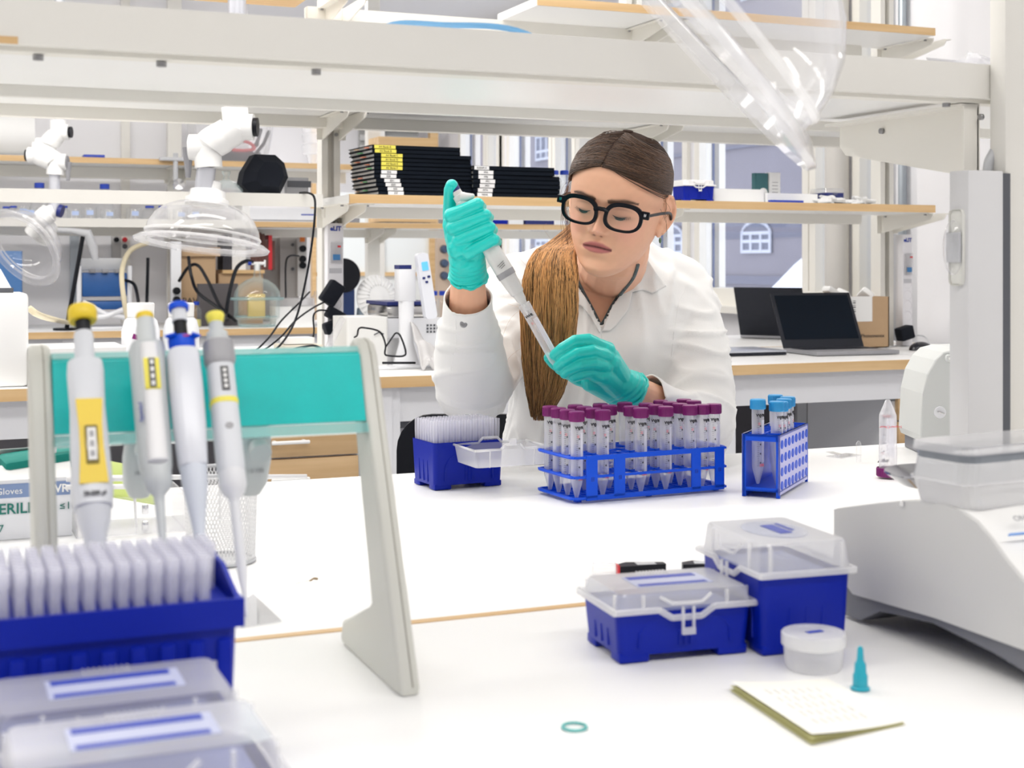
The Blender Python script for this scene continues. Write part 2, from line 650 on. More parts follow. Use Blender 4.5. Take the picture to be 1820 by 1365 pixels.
# snow-covered lower roof in front of it
sn = MB()
fp2 = [P(u, v, X=11.0) for u, v in ((1322, 552), (1345, 536), (1378, 505), (1412, 470), (1500, 395), (1500, 640), (1322, 640))]
sn.prism([(p.y, p.z) for p in fp2], 0, 2.6, Matrix(((0, 0, 1, 11.0), (1, 0, 0, 0), (0, 1, 0, 0), (0, 0, 0, 1))))
so = sn.build('annexe_roof', SNOW)
tag(so, 'snow covered sloping annexe roof outside the window', 'roof')
gr = MB().bx(4.3, 60, -5, 60, -6.2, -6).build('street', SNOW)
gr['kind'] = 'structure'


# ================================================================== benches
def bench(label, x0, x1, y0, y1, joint=None, mtop=LAM, front=True, back=False, drop=0.10, legs=(), name='lab_bench'):
    t = thing(name, label, 'bench', (0, 0, 0))
    ys = [(y0, y1)] if joint is None else [(y0, joint - 0.006), (joint + 0.006, y1)]
    for (a, b) in ys:
        MB().bx(x0, x1, a, b, BT - 0.030, BT, bev=0.0015).build('worktop', mtop, t)
    if joint is not None:
        MB().bx(x0, x1, joint - 0.0055, joint + 0.0055, BT - 0.03, BT + 0.0004).build('joint_strip', BEECH, t)
    if front:
        MB().bx(x0, x1, y0 - 0.006, y0, BT - 0.031, BT).build('front_edging', BEECH, t)
    if back:
        MB().bx(x0, x1, y1, y1 + 0.006, BT - 0.031, BT).build('rear_edging', BEECH, t)
    f = MB()
    f.bx(x0 + 0.02, x1 - 0.02, y0 + 0.03, y0 + 0.06, BT - 0.03 - drop, BT - 0.031)
    f.bx(x0 + 0.02, x1 - 0.02, y1 - 0.06, y1 - 0.03, BT - 0.03 - drop, BT - 0.031)
    f.build('apron', WPL2, t)
    for lx in legs:
        for ly in (y0 + 0.045, y1 - 0.045):
            MB().bx(lx - 0.025, lx + 0.025, ly - 0.025, ly + 0.025, 0, BT - 0.031).build('leg', WPL2, t)
    return t


bench('near double lab bench with white laminate top and thin beech joint strip', -1.7, 3.55, 0.30, 2.025, 1.187, legs=(-1.6, 0.2, 1.9, 3.4))
BY2, BY2E = 3.745, 5.28
b2x = P(775, 673, Y=BY2).x
bench('middle lab bench with beech edging behind the seated person', -2.9, 3.62, BY2, BY2E, 4.50, legs=(-2.8, -1.0, P(700, 700, Y=BY2).x, P(1301, 700, Y=BY2).x, 3.55))
# fine vertical seam in the edging
BY3 = 6.70
X3E = P(1150, 560, Y=BY3).x
bench('rear lab bench with beech edging along the white back wall', -4.4, X3E, BY3, 7.52, legs=(-4.2, -1.5, 0.6, X3E - 0.1))


# ================================================================== shelving uprights, brackets, shelves
def bracket_mesh(b, x, y0, y1, ztop, h0, h1, t=0.0035, sgn=1):
    """sheet-steel bracket in the yz plane, deep (h0) at y0 (the post), shallow (h1) at y1"""
    T = Matrix(((0, 0, 1, x), (1, 0, 0, 0), (0, 1, 0, 0), (0, 0, 0, 1)))
    c = 0.012 if y1 > y0 else -0.012
    b.prism([(y0, ztop), (y1, ztop), (y1, ztop - h1 + abs(c)), (y1 - c, ztop - h1), (y0, ztop - h0)], -t / 2, t / 2, T)
    b.bx(x, x + 0.025 * sgn, min(y0, y1), max(y0, y1), ztop - 0.003, ztop)      # top flange
    b.bx(x, x + 0.020 * sgn, min(y0, y0 + c * .25), max(y0, y0 + c * .25), ztop - h0, ztop)
    return b


# --- the near shelf that crosses the top of the picture
NS0, NS1, NSZ = 1.245, 1.530, 1.402
sr = thing('shelf_unit', 'near overhead cream metal shelf on a post, crossing above the bench', 'shelf', (0, 0, 0))
xe = P(1790, 182, Y=NS0).x
MB().bx(-1.5, xe + 0.75, NS0, NS1, NSZ, NSZ + 0.022).build('shelf_board', WPL, sr)
MB().bx(-1.5, xe + 0.75, NS0 - 0.012, NS0, NSZ - 0.002, NSZ + 0.036).build('front_rail', CREAM, sr)
MB().bx(-1.5, xe + 0.75, NS0, NS0 + 0.022, NSZ - 0.006, NSZ - 0.002).build('rail_lip', CREAM2, sr)
MB().bx(-1.5, xe + 0.75, NS1, NS1 + 0.012, NSZ - 0.012, NSZ + 0.040).build('rear_rail', CREAM, sr)
MB().bx(-1.5, P(30, 66, Y=NS0).x, NS0 - 0.0135, NS0 - 0.012, NSZ - 0.002, NSZ + 0.004).build('beech_strip', BEECH, sr)
px = P(1786, 400, Y=1.208).x
MB().bx(px, px + 0.075, 1.207, 1.232, BT + 0.002, 2.3, bev=0.002).build('post', CREAM, sr)
br = MB()
bracket_mesh(br, px - 0.004, NS0, NS1 - 0.03, NSZ - 0.007, 0.082, 0.040, sgn=-1)
bk = br.build('bracket', CREAM2, sr)
for (u, v) in ((1746, 208), (1569, 233)):
    p = P(u, v, X=px - 0.006)
    MB().cyl(p, p + Vector((-0.004, 0, 0)), 0.0035, seg=10).build('screw', SCREW, bk)
for (u, v) in ((1682, 184), (1731, 193), (1554, 219), (562, 107), (287, 88), (68, 76)):
    p = P(u, v, Y=NS0 + 0.012 if u < 1000 or u in (1682, 1731) else NS1 - 0.04)
    p.z = NSZ - (0.011 if u < 1000 else 0.010)
    MB().cyl(p, p + Vector((0, 0, 0.0045)), 0.0045, seg=12).build('bolt', SCREW, sr)

# --- second bench shelving
PY2 = 4.42
SB = 1.395        # underside of the lower shelf
s2 = thing('shelf_unit', 'middle bench shelving with cream posts, beech-edged shelves and white rails', 'shelf', (0, 0, 0))
SF = 4.06
xl = P(622, 345, Y=SF).x
xr = P(1661, 375, Y=SF).x
MB().bx(xl, xr, SF, PY2 - 0.03, SB, SB + 0.026).build('shelf_board', WPL, s2)
MB().bx(xl, xr, SF - 0.005, SF, SB, SB + 0.0265).build('shelf_edging', BEECH, s2)
xlb = P(583, 352, Y=PY2 - 0.04).x
xp = P(584, 400, Y=PY2).x
e = MB()
e.prism([(xl - .001, SF - .0054), (xl + .02, SF - .0046), (xlb + .03, PY2 - .04), (xlb, PY2 - .04)], SB - .0002, SB + .0267)
e.build('end_edging', BEECH, s2)
# rails below the shelf
MB().bx(xl, xr - 0.1, PY2 - 0.07, PY2 - 0.03, SB - 0.035, SB).build('support_rail', CREAM2, s2)
# left part: white-fronted shelf
ML = 4.10
xle = P(572, 360, Y=ML).x
MB().bx(-2.9, xle, ML, PY2 - 0.03, SB, SB + 0.022).build('shelf_board', WPL, s2)
MB().bx(-2.9, xle, ML - 0.012, ML, SB - 0.012, SB + 0.026).build('front_rail', CREAM, s2)
# upper shelves
U1 = P(900, 200, Y=4.1).z
MB().bx(-2.9, xr, 4.10, PY2 - 0.03, U1 - 0.01, U1 + 0.012).build('shelf_board', WPL, s2)
MB().bx(-2.9, xr, PY2 - 0.08, PY2 - 0.03, U1 - 0.045, U1 - 0.01).build('support_rail', CREAM2, s2)
MB().bx(-2.9, P(560, 100, Y=4.1).x, 4.085, 4.10, U1 - 0.014, U1 + 0.03).build('front_rail', CREAM, s2)
MB().bx(P(1000, 100, Y=4.1).x, xr, 4.085, 4.10, U1 - 0.014, U1 + 0.03).build('front_rail', CREAM, s2)
U2 = P(1550, 52, Y=SF).z
x2l = P(1130, 10, Y=SF).x - 0.35
xm = P(1111, 120, Y=SF).x
MB().bx(x2l, xr, SF, PY2 - 0.03, U2 - 0.006, U2 + 0.02).build('shelf_board', WPL, s2)
MB().bx(x2l, xr, SF - 0.005, SF, U2 - 0.006, U2 + 0.0205).build('shelf_edging', BEECH, s2)
MB().bx(x2l, xr - 0.1, PY2 - 0.07, PY2 - 0.03, U2 - 0.045, U2 - 0.006).build('support_rail', CREAM2, s2)
MB().bx(P(480, 0, Y=SF).x - .3, P(572, 12, Y=SF).x, SF - 0.005, PY2 - 0.03, U2 - 0.006, U2 + 0.02).build('shelf_board', BEECH, s2)
MB().bx(P(590, 0, Y=SF).x, x2l, PY2 - 0.07, PY2 - 0.03, U2 - 0.045, U2 - 0.006).build('support_rail', CREAM2, s2)
xpost = [xp, P(1120, 400, Y=PY2).x, P(1568, 400, Y=PY2).x]
xpost.insert(0, xp - (xpost[2] - xp) * 0.98)
for k, x in enumerate(xpost):
    pw = 0.030
    b = MB()
    b.bx(x - pw, x - 0.010, PY2 - 0.03, PY2 + 0.03, BT, CEIL)
    b.bx(x + 0.010, x + pw, PY2 - 0.03, PY2 + 0.03, BT, CEIL)
    b.bx(x - 0.010, x + 0.010, PY2 + 0.0, PY2 + 0.03, BT, CEIL)
    pst = b.build('post', CREAM, s2)
    for zt in (SB, U1 - 0.012, U2 - 0.008):
        for sx, sg in ((-0.028, -1), (0.028, 1)):
            q = MB()
            bracket_mesh(q, x + sx, PY2 - 0.03, SF + 0.03, zt, 0.068, 0.022, sgn=sg)
            bo = q.build('bracket', CREAM2, s2)
            for zz in (0.018, 0.050):
                MB().cyl((x + sx * .6, PY2 - 0.035, zt - zz), (x + sx * .6, PY2 - 0.028, zt - zz), 0.006, seg=10).build('screw', SCREW, bo)
            for yy in (PY2 - 0.07, SF + 0.06):
                MB().cyl((x + sx + .012 * sg, yy, zt - .008), (x + sx + .012 * sg, yy, zt - .002), 0.005, seg=8).build('screw', SCREW, bo)

# --- third bench shelving
s3 = thing('shelf_unit', 'rear bench shelving with beech-edged shelves along the back wall', 'shelf', (0, 0, 0))
S3F, S3B = 7.12, 7.44
za1 = P(560, 403, Y=S3F).z
za2 = P(300, 292, Y=S3F).z
xsplit = P(450, 400, Y=S3F).x
x3l = P(1165, 400, Y=S3F).x
MB().bx(-4.4, xsplit, S3F, S3B, za1 - 0.006, za1 + 0.02).build('shelf_board', WPL, s3)
MB().bx(-4.4, xsplit, S3F - 0.012, S3F, za1 - 0.012, za1 + 0.03).build('front_rail', CREAM, s3)
MB().bx(xsplit, x3l, S3F, S3B, za1 - 0.003, za1 + 0.022).build('shelf_board', WPL, s3)
MB().bx(xsplit, x3l, S3F - 0.006, S3F, za1 - 0.004, za1 + 0.024).build('shelf_edging', BEECH, s3)
xmid = P(640, 290, Y=S3F).x
MB().bx(-4.4, xmid, S3F, S3B, za2 - 0.003, za2 + 0.022).build('shelf_board', WPL, s3)
MB().bx(-4.4, xmid, S3F - 0.006, S3F, za2 - 0.004, za2 + 0.024).build('shelf_edging', BEECH, s3)
MB().bx(-4.4, xmid, S3B - 0.05, S3B, za2 - 0.06, za2 - 0.004).build('support_rail', CREAM2, s3)
MB().bx(-4.4, x3l, S3B - 0.05, S3B, za1 - 0.05, za1 - 0.006).build('support_rail', CREAM2, s3)
for u in (-60, 311, 665, 1040):
    x = P(u, 300, Y=S3B).x
    MB().bx(x - 0.035, x + 0.035, S3B + 0.005, S3B + 0.06, BT, CEIL).build('post', CREAM, s3)
    for zt in (za1, za2) if u < 660 else (za1, za2 + .1):
        for sx, sg in ((-0.035, -1), (0.035, 1)):
            q = MB()
            bracket_mesh(q, x + sx, S3B, S3F + 0.03, zt - 0.005, 0.075, 0.025, sgn=sg)
            q.build('bracket', CREAM2, s3)
for nm, u in (('trim_6', 222), ('trim_7', 132)):
    x = P(u, 300, Y=YB).x
    struct(MB().bx(x - 0.022, x + 0.022, YB - 0.03, YB, BT if u == 222 else 0.9, CEIL if u == 222 else za1).build(nm, GZ if u == 132 else CREAM))
# ================================================================== things on the near bench
MILKT = clear('tip_plastic', body=(0.86, 0.86, 0.93), milk=0.30, edge=0.35, refl=0.5, rough=0.2)
LABELB = mat('tip_box_label_blue', (0.03, 0.06, 0.42), 0.4)
LABELW = mat('tip_box_label_white', (0.50, 0.53, 0.70), 0.35)
SHINE = mat('foil_label', (0.75, 0.78, 0.9), 0.12, metal=0.7)


def frustum(b, w0, d0, w1, d1, z0, z1, r=0.006, mi=0, cap0=True, cap1=True, n=4):
    a = rrect(w0, d0, r, n)
    c = rrect(w1, d1, r, n)
    k = len(a)
    vs = [(p[0], p[1], z0) for p in a] + [(p[0], p[1], z1) for p in c]
    fs = [(i, (i + 1) % k, (i + 1) % k + k, i + k) for i in range(k)]
    if cap0:
        fs.append(tuple(range(k))[::-1])
    if cap1:
        fs.append(tuple(range(k, 2 * k)))
    b._add(vs, fs, None, mi, False)
    return b


def tip_base(W, D, H, parent, ribs=False, notch=True):
    """tapered blue tub on four corner feet, arched relief on its long sides"""
    b = MB()
    frustum(b, W * .95, D * .94, W, D, 0.006, H, cap1=False)
    frustum(b, W * .95, D * .94, W - .004, D - .004, 0.010, H, cap0=True, cap1=False)
    b.bx(-W / 2 + .003, W / 2 - .003, -D / 2 + .003, D / 2 - .003, H - .010, H - .008)
    for sx in (-1, 1):
        for sy in (-1, 1):
            b.box((sx * (W * .475 - .013), sy * (D * .47 - .010), .004), (.026, .020, .008), bev=.0015)
    for s in (-1, 1):
        # arched relief on the long side
        pts = []
        for q in range(17):
            a = PI * q / 16
            pts.append((W * .33 * math.cos(a) * (1 if abs(math.cos(a)) < .98 else 1.03), s * (D * .4745 + .0008), .012 + min(H * .55, H * .62 * math.sin(a) ** .45)))
        b.tube(pts, .0011, 6)
        for q in (-1, 0, 1) if not ribs else ():
            b.cyl((q * .005, s * (D * .475 + .0003), .012), (q * .005, s * (D * .49), H * .6), .0009, seg=6)
        for q in (-.18, 0, .18):
            b.cyl((s * (W * .476), q * D, .010), (s * (W * .486), q * D, H * .6), .0018, .0008, seg=6)
    if ribs:
        n = 9
        for k in range(n):
            x = -W / 2 + W * (k + .5) / n
            b.box((x, -D * .49, H * .45), (W / n * .55, .006, H * .72), bev=.002)
        b.bx(-W / 2 - .003, W / 2 + .003, -D / 2 - .003, -D / 2, H - .016, H + .001)
        b.bx(-W / 2 - .003, W / 2 + .003, D / 2, D / 2 + .003, H - .004, H + .012)
        for s in (-1, 1):
            b.bx(min(s * W / 2, s * (W / 2 + .0027)), max(s * W / 2, s * (W / 2 + .0027)), -D / 2 - .0026, D / 2 + .0026, H - .0157, H + .0007)
            T = Matrix(((0, 0, 1, s * W / 2), (1, 0, 0, 0), (0, 1, 0, 0), (0, 0, 0, 1)))
            b.prism([(-D / 2, H), (D / 2, H), (D / 2, H + .012), (D * .1, H + .012)], -.0015, .0015, T)
    return b.build('base', BLUE, parent)


def tip_lid(W, D, z, h, parent, face=-1, latch_axis='y', mat_=MILK, label=True, strip_h=0.0):
    """milky hinged lid: flange, tapered walls, ribbed sides, notch and latch"""
    b = MB()
    frustum(b, W + .001, D + .001, W * .965, D * .95, z + .003, z + h - .002, r=.006, cap0=False, cap1=False)
    frustum(b, W * .965, D * .95, W * .945, D * .92, z + h - .002, z + h, r=.006, cap0=False)
    lid = b.build('lid', mat_, parent)
    f = MB()
    w2, d2 = W / 2 + .003, D / 2 + .003
    nw = .016
    hw, hd = (w2, d2)
    for s in (-1, 1):
        f.box((s * hw, 0, z + .002), (.0032, 2 * hd, .0055), bev=.001)
    f.box((0, hd, z + .002), (2 * hw, .0032, .0055), bev=.001)
    # front flange dips round the latch
    yb = -hd
    path = [(-hw, yb, z + .002), (-nw * 1.5, yb, z + .002), (-nw * .8, yb, z - .005), (nw * .8, yb, z - .005), (nw * 1.5, yb, z + .002), (hw, yb, z + .002)]
    for i in range(5):
        f.cyl(path[i], path[i + 1], .0026, seg=8)
    path = [(-nw * 1.4, yb + .002, z + h * .8), (-nw * .8, yb - .001, z + h * .45), (nw * .8, yb - .001, z + h * .45), (nw * 1.4, yb + .002, z + h * .8)]
    for i in range(3):
        f.cyl(path[i], path[i + 1], .0014, seg=6)
    for q in (-.62, .62):
        f.box((W / 2 * q, -D / 2, z + h * .5), (.0022, .0028, h * .85))
    for q in (-.4, .4):
        for s in (-1, 1):
            f.box((s * W * .492, D * q, z + h * .5), (.0022, .0022, h * .85))
    fl = f.build('flange', mat_, lid)
    if latch_axis:
        g = MB()
        g.bx(-.0055, -.0038, yb - .004, yb - .0015, z - .016, z + .004)
        g.bx(.0038, .0055, yb - .004, yb - .0015, z - .016, z + .004)
        g.bx(-.0055, .0055, yb - .005, yb - .0015, z - .018, z - .013)
        g.build('latch', mat_, parent)
    if label:
        zt = z + h + .0006
        l = MB()
        l.bx(-W * .27, W * .30, -D * .22, D * .24, zt - .0004, zt)
        lb = l.build('label_sheet', LABELW, lid)
        s = MB()
        s.bx(-W * .25, W * .26, D * .10, D * .22, zt, zt + .0003)
        s.bx(-W * .25, W * .26, -D * .20, -D * .12, zt, zt + .0003)
        s.build('label_band', LABELB, lb)
        r_ = MB()
        for k in range(9):
            r_.box((-.012 + .003 * k, D * .38, zt), (.0012, .010, .0012))
        r_.build('grip_ribs', mat_, lid)
    return lid


def tip_box(name, label, x, y, rz, W, D, H, h, **k):
    t = thing(name, label, 'tip box', (x, y, BT + .0005), rz)
    tip_base(W, D, H, t)
    tip_lid(W, D, H, h, t, **k)
    # pale insert tray seen through the lid
    MB().bx(-W / 2 + .006, W / 2 - .006, -D / 2 + .006, D / 2 - .006, H - .007, H - .003).build('insert', NAVYI, t)
    return t


NAVYI = mat('insert_blue', (0.16, 0.20, 0.48), 0.4)
tip_box('tip_box', 'low blue pipette tip box with milky latched lid, left of the tall one', .5665, 1.028, R(-5), .118, .078, .040, .0150)
# tall box, turned so its latch is on the left side
t = thing('tip_box', 'tall blue pipette tip box with deep milky lid and shiny round label', 'tip box', (.668, 1.022, BT + .0005), R(-95))
tip_base(.112, .082, .064, t)
ld = tip_lid(.112, .082, .064, .0265, t, label=False)
MB().bx(-.05, .05, -.035, .035, .057, .061).build('insert', NAVYI, t)
MB().lathe([(.0001, .0908), (.030, .0908), (.030, .0912), (.0001, .0912)], 28, Matrix.Translation((.0, 0, 0)), cap=False, sx=1.2, sy=.85).build('foil_label', SHINE, ld)
q = MB()
q.bx(-.018, .018, -.004, .008, .0913, .0916)
q.bx(-.022, .008, .012, .015, .0913, .0916)
q.build('label_print', LABELB, ld)

# round translucent pot with lid
t = thing('pot', 'small round milky plastic pot with flat lid beside the tall tip box', 'pot', (*P(1446, 1188, z=BT).xy, BT + .0005))
MB().lathe([(.0001, 0), (.0205, 0), (.0225, .003), (.0235, .021), (.0228, .022)], 36).build('body', MILK, t)
ld = MB().lathe([(.0242, .018), (.0252, .019), (.0252, .0275), (.0242, .0285), (.018, .0285), (.0175, .0278), (.0001, .0278)], 36).build('lid', MILK, t)
l = MB()
l.box((.001, 0, .0284), (.014, .005, .0004))
l.build('print', LABELB, ld)

# stepped turquoise adapter
x, y = P(1529, 1226, z=BT).xy
o = MB().lathe([(.0001, 0), (.0072, 0), (.0072, .0016), (.0056, .0024), (.0055, .0105), (.0045, .0125), (.0042, .0190), (.0030, .0208), (.0026, .0225), (.0022, .0300), (.0014, .0318), (.0001, .0322)], 24).build('stepped_adapter', mat('turquoise', (0.02, 0.38, 0.50), .3), loc=(x, y, BT + .0005))
tag(o, 'small stepped turquoise plastic cone standing on the bench', 'adapter')

# o-ring
x, y = P(1021, 1295, z=BT).xy
b = MB()
pts = [(.0082 * math.cos(2 * PI * k / 40), .0082 * math.sin(2 * PI * k / 40), .0011) for k in range(41)]
b.tube(pts, .0009, 8)
o = b.build('o_ring', mat('o_ring_teal', (0.03, 0.42, 0.40), .4), loc=(x, y, BT + .0003))
tag(o, 'thin teal rubber ring lying on the bench', 'ring')

# curled note pad with yellowish lower sheets
NOTE = mat('note_paper', (0.86, 0.85, 0.80), .8)
NOTEY = mat('note_edge', (0.62, 0.60, 0.30), .8)
cs = [P(1297, 1228, z=BT), P(1442, 1325, z=BT), P(1608, 1288, z=BT), P(1470, 1210, z=BT)]
t = thing('note_pad', 'curled pad of pale notes with faint handwriting and yellow edge', 'notes', (0, 0, 0))


def sheet(z, lift, mm, name, off=0):
    b = MB()
    n = 8
    vs = []
    for i in range(n + 1):
        for j in range(n + 1):
            s, q = i / n, j / n
            a = cs[0].lerp(cs[1], q)
            c = cs[3].lerp(cs[2], q)
            p = a.lerp(c, s)
            vs.append((p.x + off, p.y + off, BT + z + lift * (1 - s) ** 2))
    fs = [(i * (n + 1) + j, (i + 1) * (n + 1) + j, (i + 1) * (n + 1) + j + 1, i * (n + 1) + j + 1) for i in range(n) for j in range(n)]
    b._add(vs, fs, None, 0, True)
    return b.build(name, mm, t)


sheet(.0006, .0012, NOTEY, 'under_sheet', -.001)
sheet(.0012, .0028, NOTEY, 'under_sheet')
sheet(.0018, .0052, NOTE, 'top_sheet', .001)
b = MB()
wr_m = mat('pencil', (0.42, 0.42, 0.46), .8)
for ln in range(7):
    for wd in range(5):
        s, q = .22 + ln * .085, .18 + wd * .14 + random.random() * .02
        a = cs[0].lerp(cs[1], q).lerp(cs[3].lerp(cs[2], q), s)
        c = cs[0].lerp(cs[1], q + .09).lerp(cs[3].lerp(cs[2], q + .09), s)
        pts = [a.lerp(c, k / 8) + Vector((random.uniform(-.0006, .0006), random.uniform(-.0006, .0006), .0026 + .0052 * (1 - s) ** 2)) for k in range(9)]
        b.tube(pts, .00018, 4)
b.build('handwriting', wr_m, t)

# black marker-like clips behind the boxes
for (u0, v0, u1, v1, lb) in ((1102, 1024, 1186, 1020, 'black tapered battery-shaped tool with red end lying behind the low tip box'), (1214, 1020, 1268, 1020, 'black wedge-shaped tool half hidden by the tall tip box')):
    a, c = P(u0, v0, z=BT), P(u1, v1, z=BT)
    t = thing('black_tool', lb, 'tool', (a.x, a.y, BT + .0005), math.atan2(c.y - a.y, c.x - a.x))
    L = (c - a).length
    MB().prism([(0, 0), (L, .004), (L, .014), (.012, .021), (0, .012)], 0.0, .009, None).build('body', BLACK, t)
    MB().bx(L * .4, L * .8, .004, .016, .009, .0094).build('pale_strip', GPL, t)
    if u0 < 1200:
        MB().prism([(-.002, 0), (0, 0), (0, .012), (-.001, .012)], 0, .010).build('red_end', RED, t)
        g = MB().cyl((-.026, .010, .006), (-.003, .006, .006), .006, seg=14)
        g.build('clear_cap', PLAST, t)

# brown scrap
x, y = P(545, 1037, z=BT).xy
b = MB()
b.tube(smooth_curve([(-.012, -.004, .0012), (-.004, 0, .0016), (.004, .001, .002), (.008, .004, .003), (.0125, .005, .002)], 5), [.0003] * 10 + [.0011] * 6 + [.0014] * 5, 6)
o = b.build('dried_stalk', mat('brown_scrap', (.33, .25, .16), .8), loc=(x, y, BT + .0004))
tag(o, 'tiny dried brown stalk lying on the white bench', 'scrap')

# ------------------------------------------------------------------ tall rack of tips at lower left
H3 = .118
xr3 = P(424, 1066, z=BT + H3).x
W3, D3 = .150, .084
Y3 = P(424, 1066, z=BT + H3).y
t = thing('tip_rack', 'large open ribbed blue tip rack filled with clear tips, lower left', 'tip box', (xr3 - W3 / 2, Y3 + D3 / 2, BT + .0005))
tip_base(W3, D3, H3, t, ribs=True)
g = MB()
g.bx(-W3 / 2 + .003, W3 / 2 - .003, -D3 / 2 + .003, D3 / 2 - .003, H3 - .006, H3 - .003)
g.build('tip_plate', BLUE, t)
tb = MB()
tb.lathe([(.0024, -.040), (.0029, .012), (.0031, .020), (.0037, .0215), (.0037, .030), (.0031, .0302), (.0029, .020)], 12, cap=False)
tip = tb.build('pipette_tip', MILKT)
k = 0
NX, NY = 15, 8
for i in range(NX):
    for j in range(NY):
        if i == NX - 1 and j in (0, 1, 2, 3):
            continue
        x = xr3 - W3 + .0085 + i * .0095
        y = Y3 + .009 + j * .0094
        o = tip if k == 0 else tip.copy()
        if k:
            col.objects.link(o)
        o.location = (x, y, BT + H3 - .004)
        tag(o, 'clear pipette tip standing in the large ribbed blue rack', 'pipette tip', 'clear tips in the large ribbed rack')
        k += 1

# two lidded boxes in front of it
HA = .088
pa = P(415, 1230, z=BT + HA)
tA = tip_box('tip_box', 'lidded blue tip box directly in front of the large ribbed rack', pa.x - .060, pa.y + .030, R(0), .124, .074, .070, .020, mat_=FROST)
pb = P(482, 1308, z=BT + HA)
tB = tip_box('tip_box', 'nearest lidded tip box at the lower left corner', pb.x - .060, pb.y + .0215, R(0), .124, .074, .070, .020, mat_=FROST)

# ------------------------------------------------------------------ pipette stand
STM = mat('stand_beige', (0.60, 0.60, 0.55), .42)
TEALB = mat('teal_bar', (0.0, 0.52, 0.50), .3, noise=.12, nscale=30, coat=.3)
TEALE = clear('teal_clear_edge', body=(.45, .80, .78), milk=.6, edge=.3)
t = thing('pipette_stand', 'beige pipette stand with two leaning legs and a teal crossbar', 'stand', (0, 0, BT + .0005))
prof = [(.985, 0), (1.005, 0), (1.142, 0), (1.146, .004), (1.140, .020), (1.058, .046), (1.050, .052), (1.122, .243), (1.120, .252), (1.110, .257), (1.098, .254), (1.090, .245), (.984, .006)]
for (ux, X) in (('l', .078), ('r', .329)):
    T = Matrix(((0, 0, 1, X), (1, 0, 0, 0), (0, 1, 0, 0), (0, 0, 0, 1)))
    b = MB()
    b.prism(prof, -.008, .008, T)
    bmesh.ops.bevel(b.bm, geom=[e for e in b.bm.edges if abs(e.verts[0].co.x - e.verts[1].co.x) < 1e-6], offset=.0035, segments=3, profile=.5, affect='EDGES')
    for f in b.bm.faces:
        f.smooth = True
    o = b.build('leg', STM, t)
    s = MB()
    for i in range(len(prof) - 1, 0, -1):
        if i in (12, 11, 10):
            p0, p1 = prof[i], prof[i - 1]
            s.cyl((X + .002, p0[0] - .0002, p0[1]), (X + .002, p1[0] - .0002, p1[1]), .0006, seg=6)
    s.build('mould_seam', mat('seam', (.42, .41, .36), .5), o)
lean = math.atan2(.10, .253)
yb0, zb0_, zb1_ = 1.086, .196, .245
b = MB()
T = Matrix(((0, 0, 1, 0), (1, 0, 0, 0), (0, 1, 0, 0), (0, 0, 0, 1)))
b.prism([(1.070, .194), (1.078, .192), (1.098, .243), (1.092, .247), (1.088, .245)], .086, .321, T)
bar = b.build('crossbar', TEALB, t)
b = MB()
b.prism([(1.062, .186), (1.078, .183), (1.079, .191), (1.067, .193)], .086, .321, T)
b.prism([(1.0905, .2475), (1.098, .244), (1.101, .249), (1.094, .2515)], .086, .321, T)
b.build('clear_lip', TEALE, bar)

# ------------------------------------------------------------------ the four hanging pipettes
PW = mat('pipette_white', (0.66, 0.68, 0.72), .35)
PG = mat('pipette_grey', (0.56, 0.59, 0.60), .4)
PDG = mat('pipette_dark_grey', (0.34, 0.34, 0.36), .4)
DISP = mat('display_black', (0.03, 0.03, 0.035), .3)


def pip_empty(u, v, label, tilt=-29.7, Y=1.062, kz=.81):
    p = P(u, v, Y=Y)
    t = thing('pipette', label, 'pipette', p, rot=(R(tilt), 0, 0), group='pipettes hanging on the stand')
    t.scale = (1, 1, kz)
    return t


def ell(b, stations, seg=24, mi=0, cap=True):
    """stations (z, rx, ry, yoff) -> smooth tapering body"""
    vs, fs = [], []
    for (z, rx, ry, yo) in stations:
        for k in range(seg):
            a = 2 * PI * k / seg
            c, s = math.cos(a), math.sin(a)
            e = .75
            vs.append((rx * abs(c) ** e * (1 if c > 0 else -1), yo + ry * abs(s) ** e * (1 if s > 0 else -1), z))
    n = len(stations)
    for i in range(n - 1):
        for k in range(seg):
            fs.append((i * seg + k, i * seg + (k + 1) % seg, (i + 1) * seg + (k + 1) % seg, (i + 1) * seg + k))
    if cap:
        fs.append(tuple(range(seg)))
        fs.append(tuple(range((n - 1) * seg, n * seg))[::-1])
    b._add(vs, fs, None, mi, True)
    return b


def lens_quad(b, w0, w1, z0, z1, y, t=.0012, mi=0):
    b._add([(-w0, y, z0), (w0, y, z0), (w1, y, z1), (-w1, y, z1), (-w0, y + t, z0), (w0, y + t, z0), (w1, y + t, z1), (-w1, y + t, z1)],
           [(0, 1, 2, 3), (0, 4, 5, 1), (3, 2, 6, 7), (0, 3, 7, 4), (1, 5, 6, 2)], None, mi)
    return b


